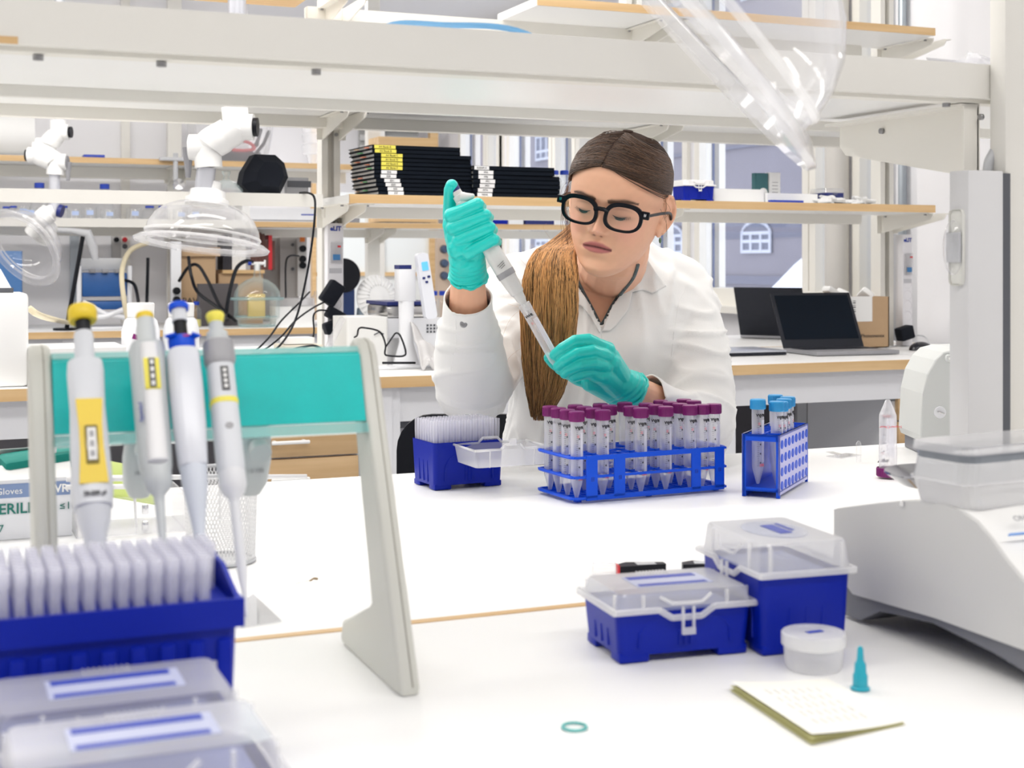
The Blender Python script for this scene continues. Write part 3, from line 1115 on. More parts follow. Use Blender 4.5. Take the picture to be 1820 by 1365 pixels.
# 1: wide pipette with yellow panel
t = pip_empty(146, 552, 'wide white pipette with yellow front panel and yellow disc button', kz=.9)
t.scale.x = t.scale.y = .92
MB().lathe([(.0001, .002), (.0105, .002), (.0112, 0), (.0112, -.008), (.0100, -.010), (.0001, -.010)], 28).build('push_button', YEL, t)
MB().lathe([(.0060, -.010), (.0060, -.021)], 16).build('button_stem', BLACK, t)
MB().lathe([(.0068, -.020), (.0076, -.024), (.0076, -.056)], 20).build('neck', PW, t)
b = MB()
ell(b, [(-.046, .0130, .011, .002), (-.055, .0138, .013, .002), (-.085, .0130, .013, .002), (-.120, .0142, .014, .002), (-.155, .0150, .0145, .001), (-.168, .0140, .0138, 0)])
body = b.build('body', PW, t)
b = MB()
b.lathe([(.0085, -.052), (.0118, -.053), (.0122, -.058), (.0100, -.064), (.004, -.066)], 24, Matrix.Translation((0, -.006, 0)) @ Matrix.Rotation(R(12), 4, 'X'))
b.build('finger_hook', PW, t)
b = MB()
b.lathe([(.0135, -.166), (.0125, -.170), (.0120, -.178), (.0085, -.190), (.0070, -.215), (.0045, -.235)], 24)
b.build('tip_cone', PW, t)
pn = MB()
lens_quad(pn, .0098, .0085, -.083, -.105, -.0118)
lens_quad(pn, .0085, .0085, -.105, -.125, -.0127)
lens_quad(pn, .0085, .0104, -.125, -.153, -.0137)
pn.build('yellow_panel', YEL, body)
w_ = MB()
w_.box((0, -.0135, -.122), (.0095, .0025, .032), bev=.001)
wn2 = w_.build('volume_window', mat('window_dark', (.25, .2, .06), .2), body)
w_ = MB()
w_.box((0, -.0150, -.122), (.0062, .001, .026))
w_.build('digit_drum', PAPER, wn2)
text('volume_print', '20-200 µl', .0042, INK, body, Matrix.Translation((0, -.0152, -.1615)) @ Matrix.Rotation(PI / 2, 4, 'X'), align='CENTER', bold=.0002)
dg_ = MB()
for k in range(3):
    dg_.box((0, -.0158, -.114 - .008 * k), (.0030, .0004, .0045))
dg_.build('digits', PDG, wn2)

# 2: grey pipette with yellow display surround
t = pip_empty(257, 560, 'pale grey pipette with yellow digit window, second from the left')
MB().lathe([(.0001, .001), (.0060, .001), (.0066, -.001), (.0062, -.005)], 24).build('push_button', YEL, t)
MB().lathe([(.0062, -.004), (.0066, -.012), (.0070, -.013), (.0070, -.030), (.0085, -.034)], 24).build('neck', PG, t)
b = MB()
ell(b, [(-.030, .0115, .009, .0), (-.034, .0128, .011, .003), (-.080, .0122, .0115, .004), (-.130, .0118, .0115, .004), (-.148, .0110, .011, .003), (-.152, .0100, .010, .002)])
body = b.build('body', PG, t)
b = MB()
ell(b, [(-.034, .0062, .006, -.006), (-.050, .0064, .007, -.006), (-.130, .0072, .0075, -.005), (-.146, .0074, .0075, -.005), (-.149, .004, .004, -.004)])
b.build('front_spine', mat('pipette_pale', (.80, .80, .81), .35), t)
b = MB()
b.box((0, -.0128, -.066), (.0112, .002, .030), bev=.0008)
d_ = b.build('digit_window', YEL2, body)
b = MB()
b.box((0, -.0142, -.066), (.0046, .001, .028))
b.build('digit_strip', DISP, d_)
b = MB()
for k in range(4):
    b.box((0, -.0149, -.056 - .0068 * k), (.0022, .0003, .0040))
b.build('digits', PAPER, d_)
text('side_print', 'Eppendorf', .0044, BINK, body, Matrix.Translation((-.0092, -.0082, -.10)) @ Matrix.Rotation(R(-38), 4, 'Z') @ Matrix.Rotation(PI / 2, 4, 'X') @ Matrix.Rotation(PI / 2, 4, 'Z'), align='CENTER')
MB().lathe([(.0098, -.150), (.0100, -.160), (.0085, -.168), (.0040, -.174), (.0036, -.182), (.0028, -.205), (.0020, -.240)], 24).build('tip_cone', PG, t)

# 3: silver pipette with blue collar
t = pip_empty(317, 545, 'silver white pipette with blue collar, red dot and black stem')
MB().lathe([(.0001, .002), (.0070, .002), (.0078, 0), (.0072, -.004), (.0001, -.004)], 24).build('push_button', BLUE2, t)
MB().lathe([(.0055, -.004), (.0058, -.016)], 20).build('upper_stem', PW, t)
MB().lathe([(.0050, -.016), (.0052, -.034)], 16).build('black_stem', BLACK, t)
b = MB()
b.lathe([(.0050, -.031), (.0100, -.034), (.0098, -.040), (.0085, -.047), (.0060, -.048)], 24)
b.prism([(.006, -.012), (.013, -.007), (.006, .0)], -.0355, -.0335)
b.prism([(-.006, -.012), (-.006, .0), (-.013, -.007)], -.0355, -.0335)
cl = b.build('blue_collar', BLUE2, t)
MB().lathe([(.0001, 0), (.0032, 0), (.0032, .0008), (.0001, .0008)], 16, Matrix.Translation((.0015, -.0080, -.0345)) @ Matrix.Rotation(R(50), 4, 'X')).build('red_dot', RED, cl)
b = MB()
ell(b, [(-.046, .0100, .010, 0), (-.050, .0118, .012, .001), (-.080, .0122, .012, .001), (-.120, .0115, .011, 0), (-.155, .0100, .010, 0), (-.158, .0095, .0095, 0)])
b.build('body', mat('pipette_silver', (.70, .72, .78), .25), t)
MB().lathe([(.0095, -.158), (.0088, -.175), (.0060, -.198), (.0042, -.215), (.0032, -.250)], 24).build('tip_cone', mat('pipette_cool', (.62, .66, .74), .35), t)

# 4: grey-collared pipette, yellow ring
t = pip_empty(382, 560, 'white pipette with dark grey collar and yellow ring, rightmost in the stand')
MB().lathe([(.0001, .001), (.0064, .001), (.0070, -.001), (.0060, -.006), (.0050, -.009)], 24).build('push_button', YEL2, t)
MB().lathe([(.0050, -.006), (.0056, -.018), (.0078, -.019), (.0082, -.027), (.0082, -.032)], 24).build('neck', PG, t)
b = MB()
ell(b, [(-.028, .0095, .009, 0), (-.030, .0112, .0105, 0), (-.048, .0115, .0110, 0), (-.053, .0100, .010, 0)])
b.build('grey_collar', PDG, t)
b = MB()
ell(b, [(-.050, .0098, .0105, .001), (-.090, .0098, .0105, .001), (-.150, .0098, .0105, .001), (-.156, .0094, .010, .001)])
body = b.build('body', PW, t)
b = MB()
b.box((.0005, -.0100, -.070), (.0056, .0014, .023))
d_ = b.build('digit_window', DISP, body)
b = MB()
for k in range(4):
    b.box((.0005, -.0108, -.0625 - .0052 * k), (.0024, .0003, .0032))
b.build('digits', PAPER, d_)
b = MB()
ell(b, [(-.0875, .0101, .0108, .001), (-.0925, .0101, .0108, .001)])
b.build('yellow_ring', YEL2, body)
MB().lathe([(.0001, 0), (.0030, 0), (.0030, .0006), (.0001, .0006)], 20, Matrix.Translation((0, -.0094, -.116)) @ Matrix.Rotation(PI / 2, 4, 'X')).build('grey_badge', PDG, body)
MB().lathe([(.0096, -.155), (.0098, -.168), (.0080, -.175), (.0042, -.180), (.0036, -.186), (.0034, -.250), (.0020, -.262), (.0014, -.285)], 24).build('tip_cone', mat('pipette_cone', (.72, .73, .76), .4), t)

# rear pipettes, hung on the far side of the stand: rounded handles seen between the front ones
for (u, v, lb) in ((252, 792, 'pale grey pipette hanging behind the stand at left'), (452, 790, 'pale grey pipette with round hook behind the stand at right')):
    p = P(u, v, Y=1.150)
    t = thing('pipette', lb, 'pipette', p, rot=(R(22), 0, 0), group='pipettes hanging on the stand')
    b = MB()
    ell(b, [(.022, .006, .006, 0), (.012, .0125, .010, 0), (-.012, .0145, .012, 0), (-.034, .0130, .011, 0), (-.044, .0085, .008, 0)])
    b.build('body', PG, t)
    MB().lathe([(.0001, 0), (.0078, 0), (.0085, -.003), (.0085, -.012)], 24, Matrix.Translation((0, -.014, .006)) @ Matrix.Rotation(PI / 2, 4, 'X') @ Matrix.Rotation(PI, 4, 'X')).build('hook_knob', PG, t)
    text('print', '10-100', .005, PDG, t, Matrix.Translation((0, -.0128, -.018)) @ Matrix.Rotation(PI / 2, 4, 'X'), align='CENTER')

# thin clear sheet under the pipettes
cs2 = [P(428, 1118, z=BT), P(500, 1106, z=BT), P(450, 1058, z=BT), P(428, 1075, z=BT)]
b = MB()
b.prism([(p.x, p.y) for p in cs2], BT + .0006, BT + .0018)
tag(b.build('clear_sheet', PLAST), 'thin clear plastic offcut lying on the bench below the pipettes', 'plastic sheet')

# ------------------------------------------------------------------ mesh pencil cup
cx_, cy_ = P(404, 1010, z=BT).xy
cy_ += .035
t = thing('mesh_cup', 'white wire mesh pencil cup behind the pipettes', 'cup', (cx_, cy_, BT + .0005))
r0, r1, hc = .036, .0385, .097
WIRE = mat('white_wire', (.78, .78, .79), .4)
b = MB()
nw = 64
for s in (-1, 1):
    for k in range(nw):
        pts = []
        for q in range(7):
            f = q / 6
            a = 2 * PI * (k / nw + s * f * .16)
            rr = r0 + (r1 - r0) * f
            pts.append((rr * math.cos(a), rr * math.sin(a), .004 + f * (hc - .006)))
        b.tube(pts, .00055, 4, cap=False)
me_ = b.build('mesh_wall', WIRE, t)
me_['kind'] = 'stuff'
b = MB()
for z, r in ((.002, r0), (hc, r1)):
    b.tube([(r * math.cos(2 * PI * k / 40), r * math.sin(2 * PI * k / 40), z) for k in range(41)], .0018, 8)
b.lathe([(.0001, .001), (r0, .001)], 32, cap=False)
b.build('rim', GPL, t)

# ------------------------------------------------------------------ glove box, wire rack behind the pipettes
GBX = mat('glove_box_white', (.72, .73, .77), .6)
GBB = mat('glove_box_blue', (.20, .28, .48), .6)
DGREEN = mat('dark_green', (.005, .16, .13), .6)
pg0 = P(128, 952, z=BT)
gx1, gy = pg0.x, pg0.y
t = thing('glove_box', 'open white and blue glove carton with green lettering, far left', 'glove box', (gx1, gy, BT + .0005), R(0))
gw, gd, gh = .235, .10, .068
MB().bx(-gw, 0, 0, gd, 0, gh).build('carton', GBX, t)
MB().bx(-gw - .0005, -.002, -.0006, 0, gh - .020, gh - .004).build('blue_band', GBB, t)
M0 = Matrix.Rotation(PI / 2, 4, 'X')
text('print', 'Gloves', .0105, PAPER, t, Matrix.Translation((-.0545, -.001, gh - .0125)) @ M0, align='RIGHT')
text('print', 'VWR', .013, PAPER, t, Matrix.Translation((-.004, -.001, gh - .0125)) @ M0, align='RIGHT', bold=.0003)
text('print', 'STERILE', .017, DGREEN, t, Matrix.Translation((-.041, -.001, gh - .033)) @ M0, align='RIGHT', bold=.0003)
text('print', 'AQL ≤1', .012, DGREEN, t, Matrix.Translation((-.001, -.001, gh - .033)) @ M0, align='RIGHT')
text('print', '7', .012, DGREEN, t, Matrix.Translation((-.075, -.001, gh - .055)) @ M0, align='RIGHT')
fl = MB()
fl._add([(-gw, 0, gh), (0, 0, gh), (0, .03, gh + .018), (-gw, .03, gh + .003)], [(0, 1, 2, 3)])
fl._add([(-gw, gd, gh), (0, gd, gh), (0, gd - .04, gh + .030), (-gw, gd - .04, gh + .025)], [(0, 1, 2, 3)])
fl.build('flap', PAPER, t, solid=.0006)
b = MB()
b.box((-.035, .045, gh + .004), (.085, .05, .020), rot=(.1, -.1, .15), bev=.006)
o = b.build('glove_bundle', mat('green_cloth', (.0, .22, .18), .8, bump=.6, bscale=60), loc=(gx1, gy, BT + .012))
tag(o, 'dark green folded glove bundle on the open carton', 'gloves')
LIME = mat('lime_packet', (.62, .74, .22), .5)
p1 = P(240, 840, Y=gy + .05)
b = MB()
b.box((0, 0, 0), (.075, .004, .05), rot=(-.7, .25, .1), bev=.001)
b.box((-.09, .01, .012), (.05, .003, .03), rot=(-.9, -.3, .1), bev=.001)
o = b.build('glove_packet', LIME, loc=p1 + Vector((-.005, .0, -.012)))
tag(o, 'lime and white glove packet leaning in the wire rack', 'packet')
# wire rack: looped white rods with a clear tray
t = thing('wire_rack', 'white wire rack with looped rods beside the glove carton', 'rack', (0, 0, 0))
rx0, rx1 = P(120, 900, Y=gy - .01).x, P(300, 900, Y=gy - .01).x
for k, (uu) in enumerate((118, 208, 300, 410)):
    b = MB()
    pc = P(uu, 788, Y=gy + .03)
    pts = [(pc.x - .013, pc.y, BT + .002), (pc.x - .013, pc.y, pc.z - .012), (pc.x - .008, pc.y, pc.z - .001), (pc.x, pc.y, pc.z + .001), (pc.x + .012, pc.y, pc.z - .001), (pc.x + .017, pc.y, pc.z - .012), (pc.x + .020, pc.y - .02, BT + .002)]
    if uu in (118, 410):
        pts = pts[:-1] + [(pc.x + .019, pc.y - .01, BT + .002)]
    b.tube(smooth_curve(pts, 6), .0017, 8)
    b.build('loop', WIRE, t)
for (ua, ub, vv, yy) in ((118, 300, 852, -.02), (118, 300, 866, -.03), (130, 545, 849, .00)):
    a, c = P(ua, vv, Y=gy + yy), P(ub, vv - 2, Y=gy + yy)
    MB().cyl(a, c, .0030, seg=10).build('rod', WIRE, t)
a = P(128, 945, z=BT)
c = P(300, 945, z=BT)
t = thing('clear_tray', 'clear plastic tray holding small chrome clips beside the mesh cup', 'tray', (0, 0, 0))
b = MB()
yy0, yy1 = a.y - .05, a.y + .05
b.bx(a.x, c.x + .02, yy0, yy0 + .002, BT + .001, BT + .045)
b.bx(a.x, c.x + .02, yy1 - .002, yy1, BT + .001, BT + .045)
b.bx(a.x, a.x + .002, yy0, yy1, BT + .001, BT + .045)
b.bx(c.x + .018, c.x + .02, yy0, yy1, BT + .001, BT + .045)
b.bx(a.x, c.x + .02, yy0, yy1, BT + .0006, BT + .0022)
b.build('tray', PLAST, t)
for vv in (905, 935):
    p = P(258, vv, Y=yy0 + .006)
    MB().box(p, (.008, .006, .012), bev=.002).build('chrome_clip', CHROME, t)

# ------------------------------------------------------------------ open tip box on the far half of the bench
W5, D5, H5 = .110, .078, .066
t = thing('tip_box', 'open navy tip box with milky lid folded forward beside the tube rack', 'tip box', (.704, 1.893, BT + .0005), R(4.8))
ob = tip_base(W5, D5, H5, t)
b = MB()
b.bx(-W5 / 2 + .003, W5 / 2 - .003, -D5 / 2 + .003, D5 / 2 - .003, H5 - .007, H5 - .004)
b.build('tip_plate', BLUE, t)
# lid hinged at the front rim, lying level with its hollow side up
LT = Matrix.Translation((.030, -D5 / 2 - .040, H5 - .003)) @ Matrix.Rotation(R(-3), 4, 'Z')
b = MB()
lw, ld_, lh = W5 + .002, D5, .024
frustum(b, lw * .93, ld_ * .92, lw, ld_, -lh, 0, cap1=False)
for v in b.bm.verts:
    v.co = LT @ v.co
lid = b.build('lid', FROST, t)
b = MB()
hw, hd = lw / 2, ld_ / 2
fr_ = [(-hw, -hd, 0), (-.018, -hd, 0), (-.011, -hd, .006), (.011, -hd, .006), (.018, -hd, 0), (hw, -hd, 0), (hw, hd, 0), (.018, hd, 0), (.011, hd, .007), (-.011, hd, .007), (-.018, hd, 0), (-hw, hd, 0), (-hw, -hd, 0)]
for i in range(12):
    b.cyl(LT @ Vector(fr_[i]), LT @ Vector(fr_[i + 1]), .0017, seg=8)
for q in (-.3, .3):
    b.cyl(LT @ Vector((lw * q, -hd * .97, -lh)), LT @ Vector((lw * q, -hd, 0)), .0010, seg=6)
b.build('flange', MILK, lid)
b = MB()
b.box(LT @ Vector((0, -hd - .001, .010)), (.010, .002, .009))
b.build('latch', MILK, lid)
MB().lathe([(.0024, -.030), (.0029, .010), (.0031, .034), (.0025, .034)], 8, cap=False)
tb = MB()
tb.lathe([(.0024, -.030), (.0030, .008), (.0035, .018), (.0035, .034), (.0027, .034)], 8, cap=False)
tip2 = tb.build('pipette_tip', MILKT)
k = 0
ca, sa = math.cos(R(4.8)), math.sin(R(4.8))
for i in range(12):
    for j in range(8):
        lx, ly = -.0495 + .0089 * i, -.031 + .0089 * j
        o = tip2 if k == 0 else tip2.copy()
        if k:
            col.objects.link(o)
        o.location = (.704 + lx * ca - ly * sa, 1.893 + lx * sa + ly * ca, BT + H5 - .004)
        tag(o, 'milky pipette tip standing in the open navy tip box', 'pipette tip', 'milky tips in the open tip box')
        k += 1

# ------------------------------------------------------------------ conical tubes
TUBE = clear('tube_plastic', body=(.93, .93, .97), milk=.27, edge=.42, refl=1.0, rough=.05)
TFILL = clear('tube_frost_panel', body=(.88, .88, .94), milk=.75, edge=.15, refl=.3, rough=.3)


def make_tube(label, capm, group=None, marks=True):
    t = thing('centrifuge_tube', label, 'tube', (0, 0, 0), group=group)
    b = MB()
    b.lathe([(.0001, 0), (.0016, .0004), (.0026, .002), (.0078, .022), (.0082, .024), (.0084, .104)], 20, cap=False)
    b.build('barrel', TUBE, t)
    b = MB()
    n = 18
    prof = [(.0103, .1025), (.0105, .1035), (.0105, .1150), (.0099, .1160), (.0001, .1160)]
    b.lathe(prof, 36, cap=False)
    for k in range(36):
        a = 2 * PI * k / 36
        b.box((.0105 * math.cos(a), .0105 * math.sin(a), .109), (.0007, .0006, .0105), rot=(0, 0, a))
    b.build('cap', capm, t)
    if marks:
        def on(ang, z, w, h, bb):
            a = R(ang)
            bb.box((.00850 * math.cos(a), .00850 * math.sin(a), z), (.0002, w, h), rot=(0, 0, a))
        bb = MB()
        for k in range(26):
            L = .0036 if k % 5 == 0 else .0020
            on(-118 + (.0036 - L) * 300, .026 + .0026 * k, L, .0004, bb)
        for k in range(6):
            on(-98, .030 + .0125 * k, .0018, .0022, bb)
        bb.build('graduation', INK, t)
        w = MB()
        # white writing panel wrapped on the barrel
        vs, fs = [], []
        for k in range(7):
            a = R(-84 + 60 * k / 6)
            for z in (.030, .088):
                vs.append((.00848 * math.cos(a), .00848 * math.sin(a), z))
        for k in range(6):
            fs.append((2 * k, 2 * k + 2, 2 * k + 3, 2 * k + 1))
        w._add(vs, fs, None, 0, True)
        w.build('writing_panel', TFILL, t)
        MM = Matrix.Rotation(R(-10), 4, 'Z') @ Matrix.Translation((0, -.0087, .0945)) @ M0
        text('logo_print', 'VWR', .0052, INK, t, MM, align='CENTER', bold=.0003)
        r_ = MB()
        for (z, w_) in ((.0275, .009), (.0255, .0075)):
            for q in range(5):
                a = -100 + q * 11
                on(a, z + .0005 * (q % 2), .0013, .0012, r_)
        on(-108, .084, .003, .0006, r_)
        on(-108, .082, .003, .0006, r_)
        r_.build('red_print', RINK, t)
    return t


RA = R(4)
RO = Vector((.799, 1.694))
NODES = [(0, 3), (0, 2), (0, 1), (0, 0), (2, 3), (2, 2), (2, 1), (2, 0), (4, 3), (4, 2), (6, 3), (5, 1), (5, 0), (7, 2), (7, 1), (7, 0), (9, 3), (9, 2), (9, 1), (9, 0), (11, 3), (11, 2), (10, 0), (11, 0)]
COLN = ['first', 'second', 'third', 'fourth', 'fifth', 'sixth', 'seventh', 'eighth', 'ninth', 'tenth', 'eleventh', 'twelfth']
ROWN = ['front row', 'second row', 'third row', 'back row']
pt = make_tube('', PURP, 'purple capped tubes in the blue rack')
for k, (c, r) in enumerate(NODES):
    x, y = c * .02, r * .025
    px_, py_ = RO.x + x * math.cos(RA) - y * math.sin(RA), RO.y + x * math.sin(RA) + y * math.cos(RA)
    lb = 'purple capped conical tube, %s, %s hole from the left of the blue rack' % (ROWN[r], COLN[c])
    ang = R([0, 14, -20, 8, 25, -10][k % 6])
    if k == 0:
        pt.location = (px_, py_, BT + .005)
        pt['label'] = lb
    else:
        dup(pt, (px_, py_, BT + .005), ang, lb)

# lattice rack
t = thing('tube_rack', 'blue lattice tube rack full of purple capped tubes', 'rack', (RO.x, RO.y, BT + .0005), RA)
x0, x1, y0, y1 = -.014, .234, -.014, .089
def tier(z, th, bars=True, solid=False):
    b = MB()
    cxm, cym = (x0 + x1) / 2, (y0 + y1) / 2
    out = rrect(x1 - x0, y1 - y0, .012, 5)
    pts = [(p[0] + cxm, p[1] + cym, z) for p in out]
    pts.append(pts[0])
    b.tube(pts, .0021, 6)
    for k in range(13):
        x = -.010 + .02 * k
        b.bx(x - .0008, x + .0008, y0 + .002, y1 - .002, z - .0015, z + .0015)
    for k in range(5):
        y = -.0125 + .025 * k
        b.bx(x0 + .002, x1 - .002, y - .0008, y + .0008, z - .0015, z + .0015)
    if solid:
        for k in range(18):
            y = y0 + .003 + k * .0057
            b.bx(x0 + .003, x1 - .003, y, y + .0028, z - .0012, z)
    return b
tier(.060, .003).build('top_tier', BLUE2, t)
tier(.034, .003).build('middle_tier', BLUE2, t)
tier(.006, .003, solid=True).build('bottom_tier', BLUE2, t)
for (yy, nm) in ((y0 - .0015, 'front_panel'), (y1 + .0005, 'back_panel')):
    b = MB()
    fx0, fx1 = .006, .226
    L = fx1 - fx0
    for (a, c) in ((0, .076), (.193, .27), (.755, .823), (.932, 1)):
        b.bx(fx0 + L * a, fx0 + L * c, yy - .001, yy + .001, .0062, .0562)
    b.bx(fx0, fx1, yy - .001, yy + .001, .056, .0625)
    b.bx(fx0, fx1, yy - .001, yy + .001, .003, .0095)
    pf = b.build(nm, BLUE2, t)
    b = MB()
    for f in (.042, .235, .79, .965):
        xx = fx0 + L * f
        for (dx, dz, w_, h_) in ((0, .0022, .0036, .0005), (0, -.0022, .0036, .0005), (-.0018, 0, .0005, .0049), (.0018, 0, .0005, .0049), (.0004, 0, .0018, .0005)):
            b.box((xx + dx, yy - .0012, .031 + dz), (w_, .0004, h_))
    b.build('embossed_mark', mat('emboss_dark', (.005, .03, .3), .4), pf)
for (fx, fy) in ((.0, .0), (.22, 0), (0, .075), (.22, .075), (.11, 0)):
    MB().bx(fx - .004, fx + .004, fy - .006, fy + .002, 0, .005).build('foot', BLUE2, t)

# angled folding rack with blue capped tubes
RB = R(42.4)
near = Vector((1.062, 1.611))
ex, ey = Vector((math.cos(RB), math.sin(RB))), Vector((-math.sin(RB), math.cos(RB)))
t = thing('tube_rack', 'bright blue folding tube rack set at an angle, with dotted white side', 'rack', (near.x, near.y, BT + .0005), RB)
L2, W2, Hh = .165, .050, .085
for (yy, nm) in ((0, 'side_panel'), (W2, 'side_panel')):
    pl_ = MB().bx(0, L2, yy, yy + .0022, .004, Hh).build(nm, mat('pale_lilac_panel', (.52, .52, .82), .4), t)
    b = MB()
    for i in range(8):
        for j in range(4):
            T = Matrix.Translation((.012 + i * .0202, -.0004 if yy == 0 else yy + .0026, .016 + j * .0185)) @ Matrix.Rotation(PI / 2, 4, 'X')
            b.lathe([(.0001, -.0005), (.0060, -.0005), (.0060, .0005), (.0001, .0005)], 14, T, cap=False, smooth=False)
    b.build('round_holes', BLUE2, pl_)
b = MB()
b.bx(0, .004, 0, .005, 0, Hh)
b.bx(0, .004, W2 - .003, W2 + .002, 0, Hh)
b.bx(0, .004, 0, W2, Hh - .009, Hh)
b.bx(0, .004, 0, W2, .008, .013)
b.bx(L2 - .004, L2, 0, .004, 0, Hh)
b.bx(L2 - .004, L2, W2 - .002, W2 + .002, 0, Hh)
b.bx(0, L2, 0, W2 + .002, .0078, .0098)
b.bx(0, L2, W2 - .002, W2 + .001, .0, Hh)
b.build('end_frame', BLUE2, t)
b = MB()
for i in range(9):
    b.bx(i * .0202, i * .0202 + .0025, 0, W2, Hh - .003, Hh)
for yy in (0.0, W2 / 2 - .001, W2 - .002):
    b.bx(0, L2, yy, yy + .0025, Hh - .003, Hh)
b.build('top_grid', BLUE2, t)
ct = make_tube('', CYAN, None)
for k, (lx, ly, dz) in enumerate(((.015, .034, .004), (.036, .013, 0), (.056, .013, -.002), (.076, .013, 0), (.097, .013, .001), (.118, .036, .001))):
    p = near + ex * lx + ey * ly
    lb = ['blue capped tube nearest, at the open end of the angled rack', 'second blue capped tube along the angled rack', 'third blue capped tube along the angled rack', 'fourth blue capped tube along the angled rack', 'fifth blue capped tube along the angled rack', 'blue capped tube farthest along the angled rack'][k]
    if k == 0:
        ct.location = (p.x, p.y, BT + .012 + dz)
        ct['label'] = lb
        ct['group'] = 'blue capped tubes in the angled rack'
    else:
        dup(ct, (p.x, p.y, BT + .012 + dz), R(12 * k), lb, 'blue capped tubes in the angled rack')

# tube standing upside down on its purple cap
p = P(1578, 850, z=BT)
b = make_tube('conical tube standing upside down on its purple cap by the balance', PURP)
b.location = (p.x, p.y, BT + .1165)
b.rotation_euler = (PI, 0, R(-20))
b.scale = (1.55, 1.55, .98)
text('red_print', 'SuperClear', .0048, RINK, b, Matrix.Translation((0, .0088, .040)) @ Matrix.Rotation(PI, 4, 'Z') @ M0, align='CENTER')
# clear vial and wrapper
p = P(1526, 822, z=BT)
o = MB().lathe([(.0040, 0), (.0040, .026), (.0044, .0262), (.0044, .029), (.0020, .033), (.0001, .0335)], 14, cap=False).build('vial', PLAST, loc=(p.x, p.y, BT + .0008))
tag(o, 'small clear vial standing on the far half of the bench', 'vial')
p = P(1500, 812, z=BT)
b = MB()
b.box((0, 0, .001), (.055, .03, .0012), rot=(0, 0, .3))
b.box((-.01, .01, .004), (.035, .02, .0008), rot=(.2, .1, .6))
o = b.build('clear_wrapper', PLAST, loc=(p.x, p.y, BT + .001))
tag(o, 'crumpled clear plastic wrapper beside the small vial', 'wrapper')

# ------------------------------------------------------------------ balance at the right edge
BALG = mat('balance_grey', (.60, .60, .595), .4)
BALW = mat('balance_white', (.84, .84, .83), .35)
BALD = mat('balance_dark', (.16, .165, .19), .4)
XB = .757
pr = [(u, v) for u, v in ((1482, 905), (1520, 900), (1560, 895), (1600, 891), (1640, 891), (1680, 897), (1710, 910), (1735, 928), (1760, 957), (1785, 992), (1820, 1035))]
top = [(P(u, v, X=XB).y, P(u, v, X=XB).z) for u, v in pr]
top += [(.775, .958), (.735, .940), (.70, .928)]
low = [(.70, .922), (P(1820, 1156, X=XB).y, P(1820, 1156, X=XB).z), (P(1660, 1098, X=XB).y, P(1660, 1098, X=XB).z), (P(1515, 1056, X=XB).y, P(1515, 1056, X=XB).z), (top[0][0], P(1484, 1010, X=XB).z)]
t = thing('balance', 'large pale grey laboratory balance with dark arched underside', 'balance', (0, 0, 0))
T = Matrix(((0, 0, 1, XB), (1, 0, 0, 0), (0, 1, 0, 0), (0, 0, 0, 1)))
prof = top + low
b = MB()
b.prism(prof, 0, .003, T)
b.build('side_panel', BALG, t)
b = MB()
b.prism([(p[0], p[1] + .0008) for p in top] + [(p[0], p[1] + .002) for p in low], .003, .255, T)
for f in b.bm.faces:
    if len(f.verts) == 4:
        f.smooth = True
sh = b.build('top_shell', BALW, t)
b = MB()
yr_, yf_ = top[0][0] - .004, .70
pts = [(yr_, low[4][1] - .004), (low[3][0], low[3][1] - .001), (low[2][0], low[2][1] - .001), (low[1][0], low[1][1] - .001), (yf_, .921), (yf_, BT + .003), (.76, BT + .003), (.80, .908), (.86, .918), (.93, .924), (1.0, .918), (1.028, BT + .003), (yr_, BT + .003)]
b.prism(pts, .004, .250, T)
b.build('underside', BALD, t)
MB().lathe([(.0001, -.001), (.002, 0), (.002, .004), (.0001, .0045)], 10, Matrix.Translation(P(1597, 885, z=1.022) + Vector((.004, 0, -.007)))).build('level_screw', CHROME, t)
MB().lathe([(.0001, -.001), (.002, 0), (.002, .004), (.0001, .0045)], 10, Matrix.Translation(P(1608, 884, z=1.022) + Vector((.006, 0, -.007)))).build('level_screw', CHROME, t)
pp = P(1812, 958, X=XB + .02)
b = MB()
b.box((XB + .035, pp.y, pp.z + .004), (.05, .003, .001), rot=(R(-35), 0, 0))
b.build('key_strip', mat('key_blue', (.1, .3, .75), .4), t)
text('print', 'ON', .008, PDG, t, Matrix.Translation((XB + .025, pp.y + .012, pp.z + .013)) @ Matrix.Rotation(R(35), 4, 'X') @ Matrix.Rotation(0, 4, 'Z'))
# shiny weighing pan at the back and clear lidded box on it
p = P(1592, 866, z=1.012)
t = thing('steel_dish', 'round dark reflecting steel dish half hidden behind the clear lidded box', 'dish', (p.x + .078, p.y + .025, 1.008))
MB().lathe([(.0001, .001), (.040, .001), (.055, .010), (.057, .0105), (.057, .0085), (.042, -.002), (.0001, -.002)], 40, cap=False).build('dish', mat('dark_chrome', (.30, .30, .32), .12, metal=1.0), t)
MB().lathe([(.0001, -.106), (.03, -.106), (.03, -.100), (.006, -.096), (.006, -.002)], 24).build('stem', STEEL, t)
ca_, cb_ = P(1743, 903, z=1.0235), P(1613, 888, z=1.0235)
t = thing('clear_box', 'clear lidded plastic box standing on top of the balance', 'box', (cb_.x, cb_.y, 1.0235), R(7))
LB_ = (ca_ - cb_).length
b = MB()
Lx, Ly = .19, LB_ * 1.05
def hollow(b, w0, d0, w1, d1, z0, z1, cx, cy, **k):
    n0 = len(b.bm.verts)
    frustum(b, w0, d0, w1, d1, z0, z1, r=.012, **k)
    b.bm.verts.ensure_lookup_table()
    for v in b.bm.verts[n0:]:
        v.co.x += cx
        v.co.y += cy
hollow(b, Lx * .94, Ly * .94, Lx, Ly, 0, .020, Lx / 2, -Ly / 2, cap1=False)
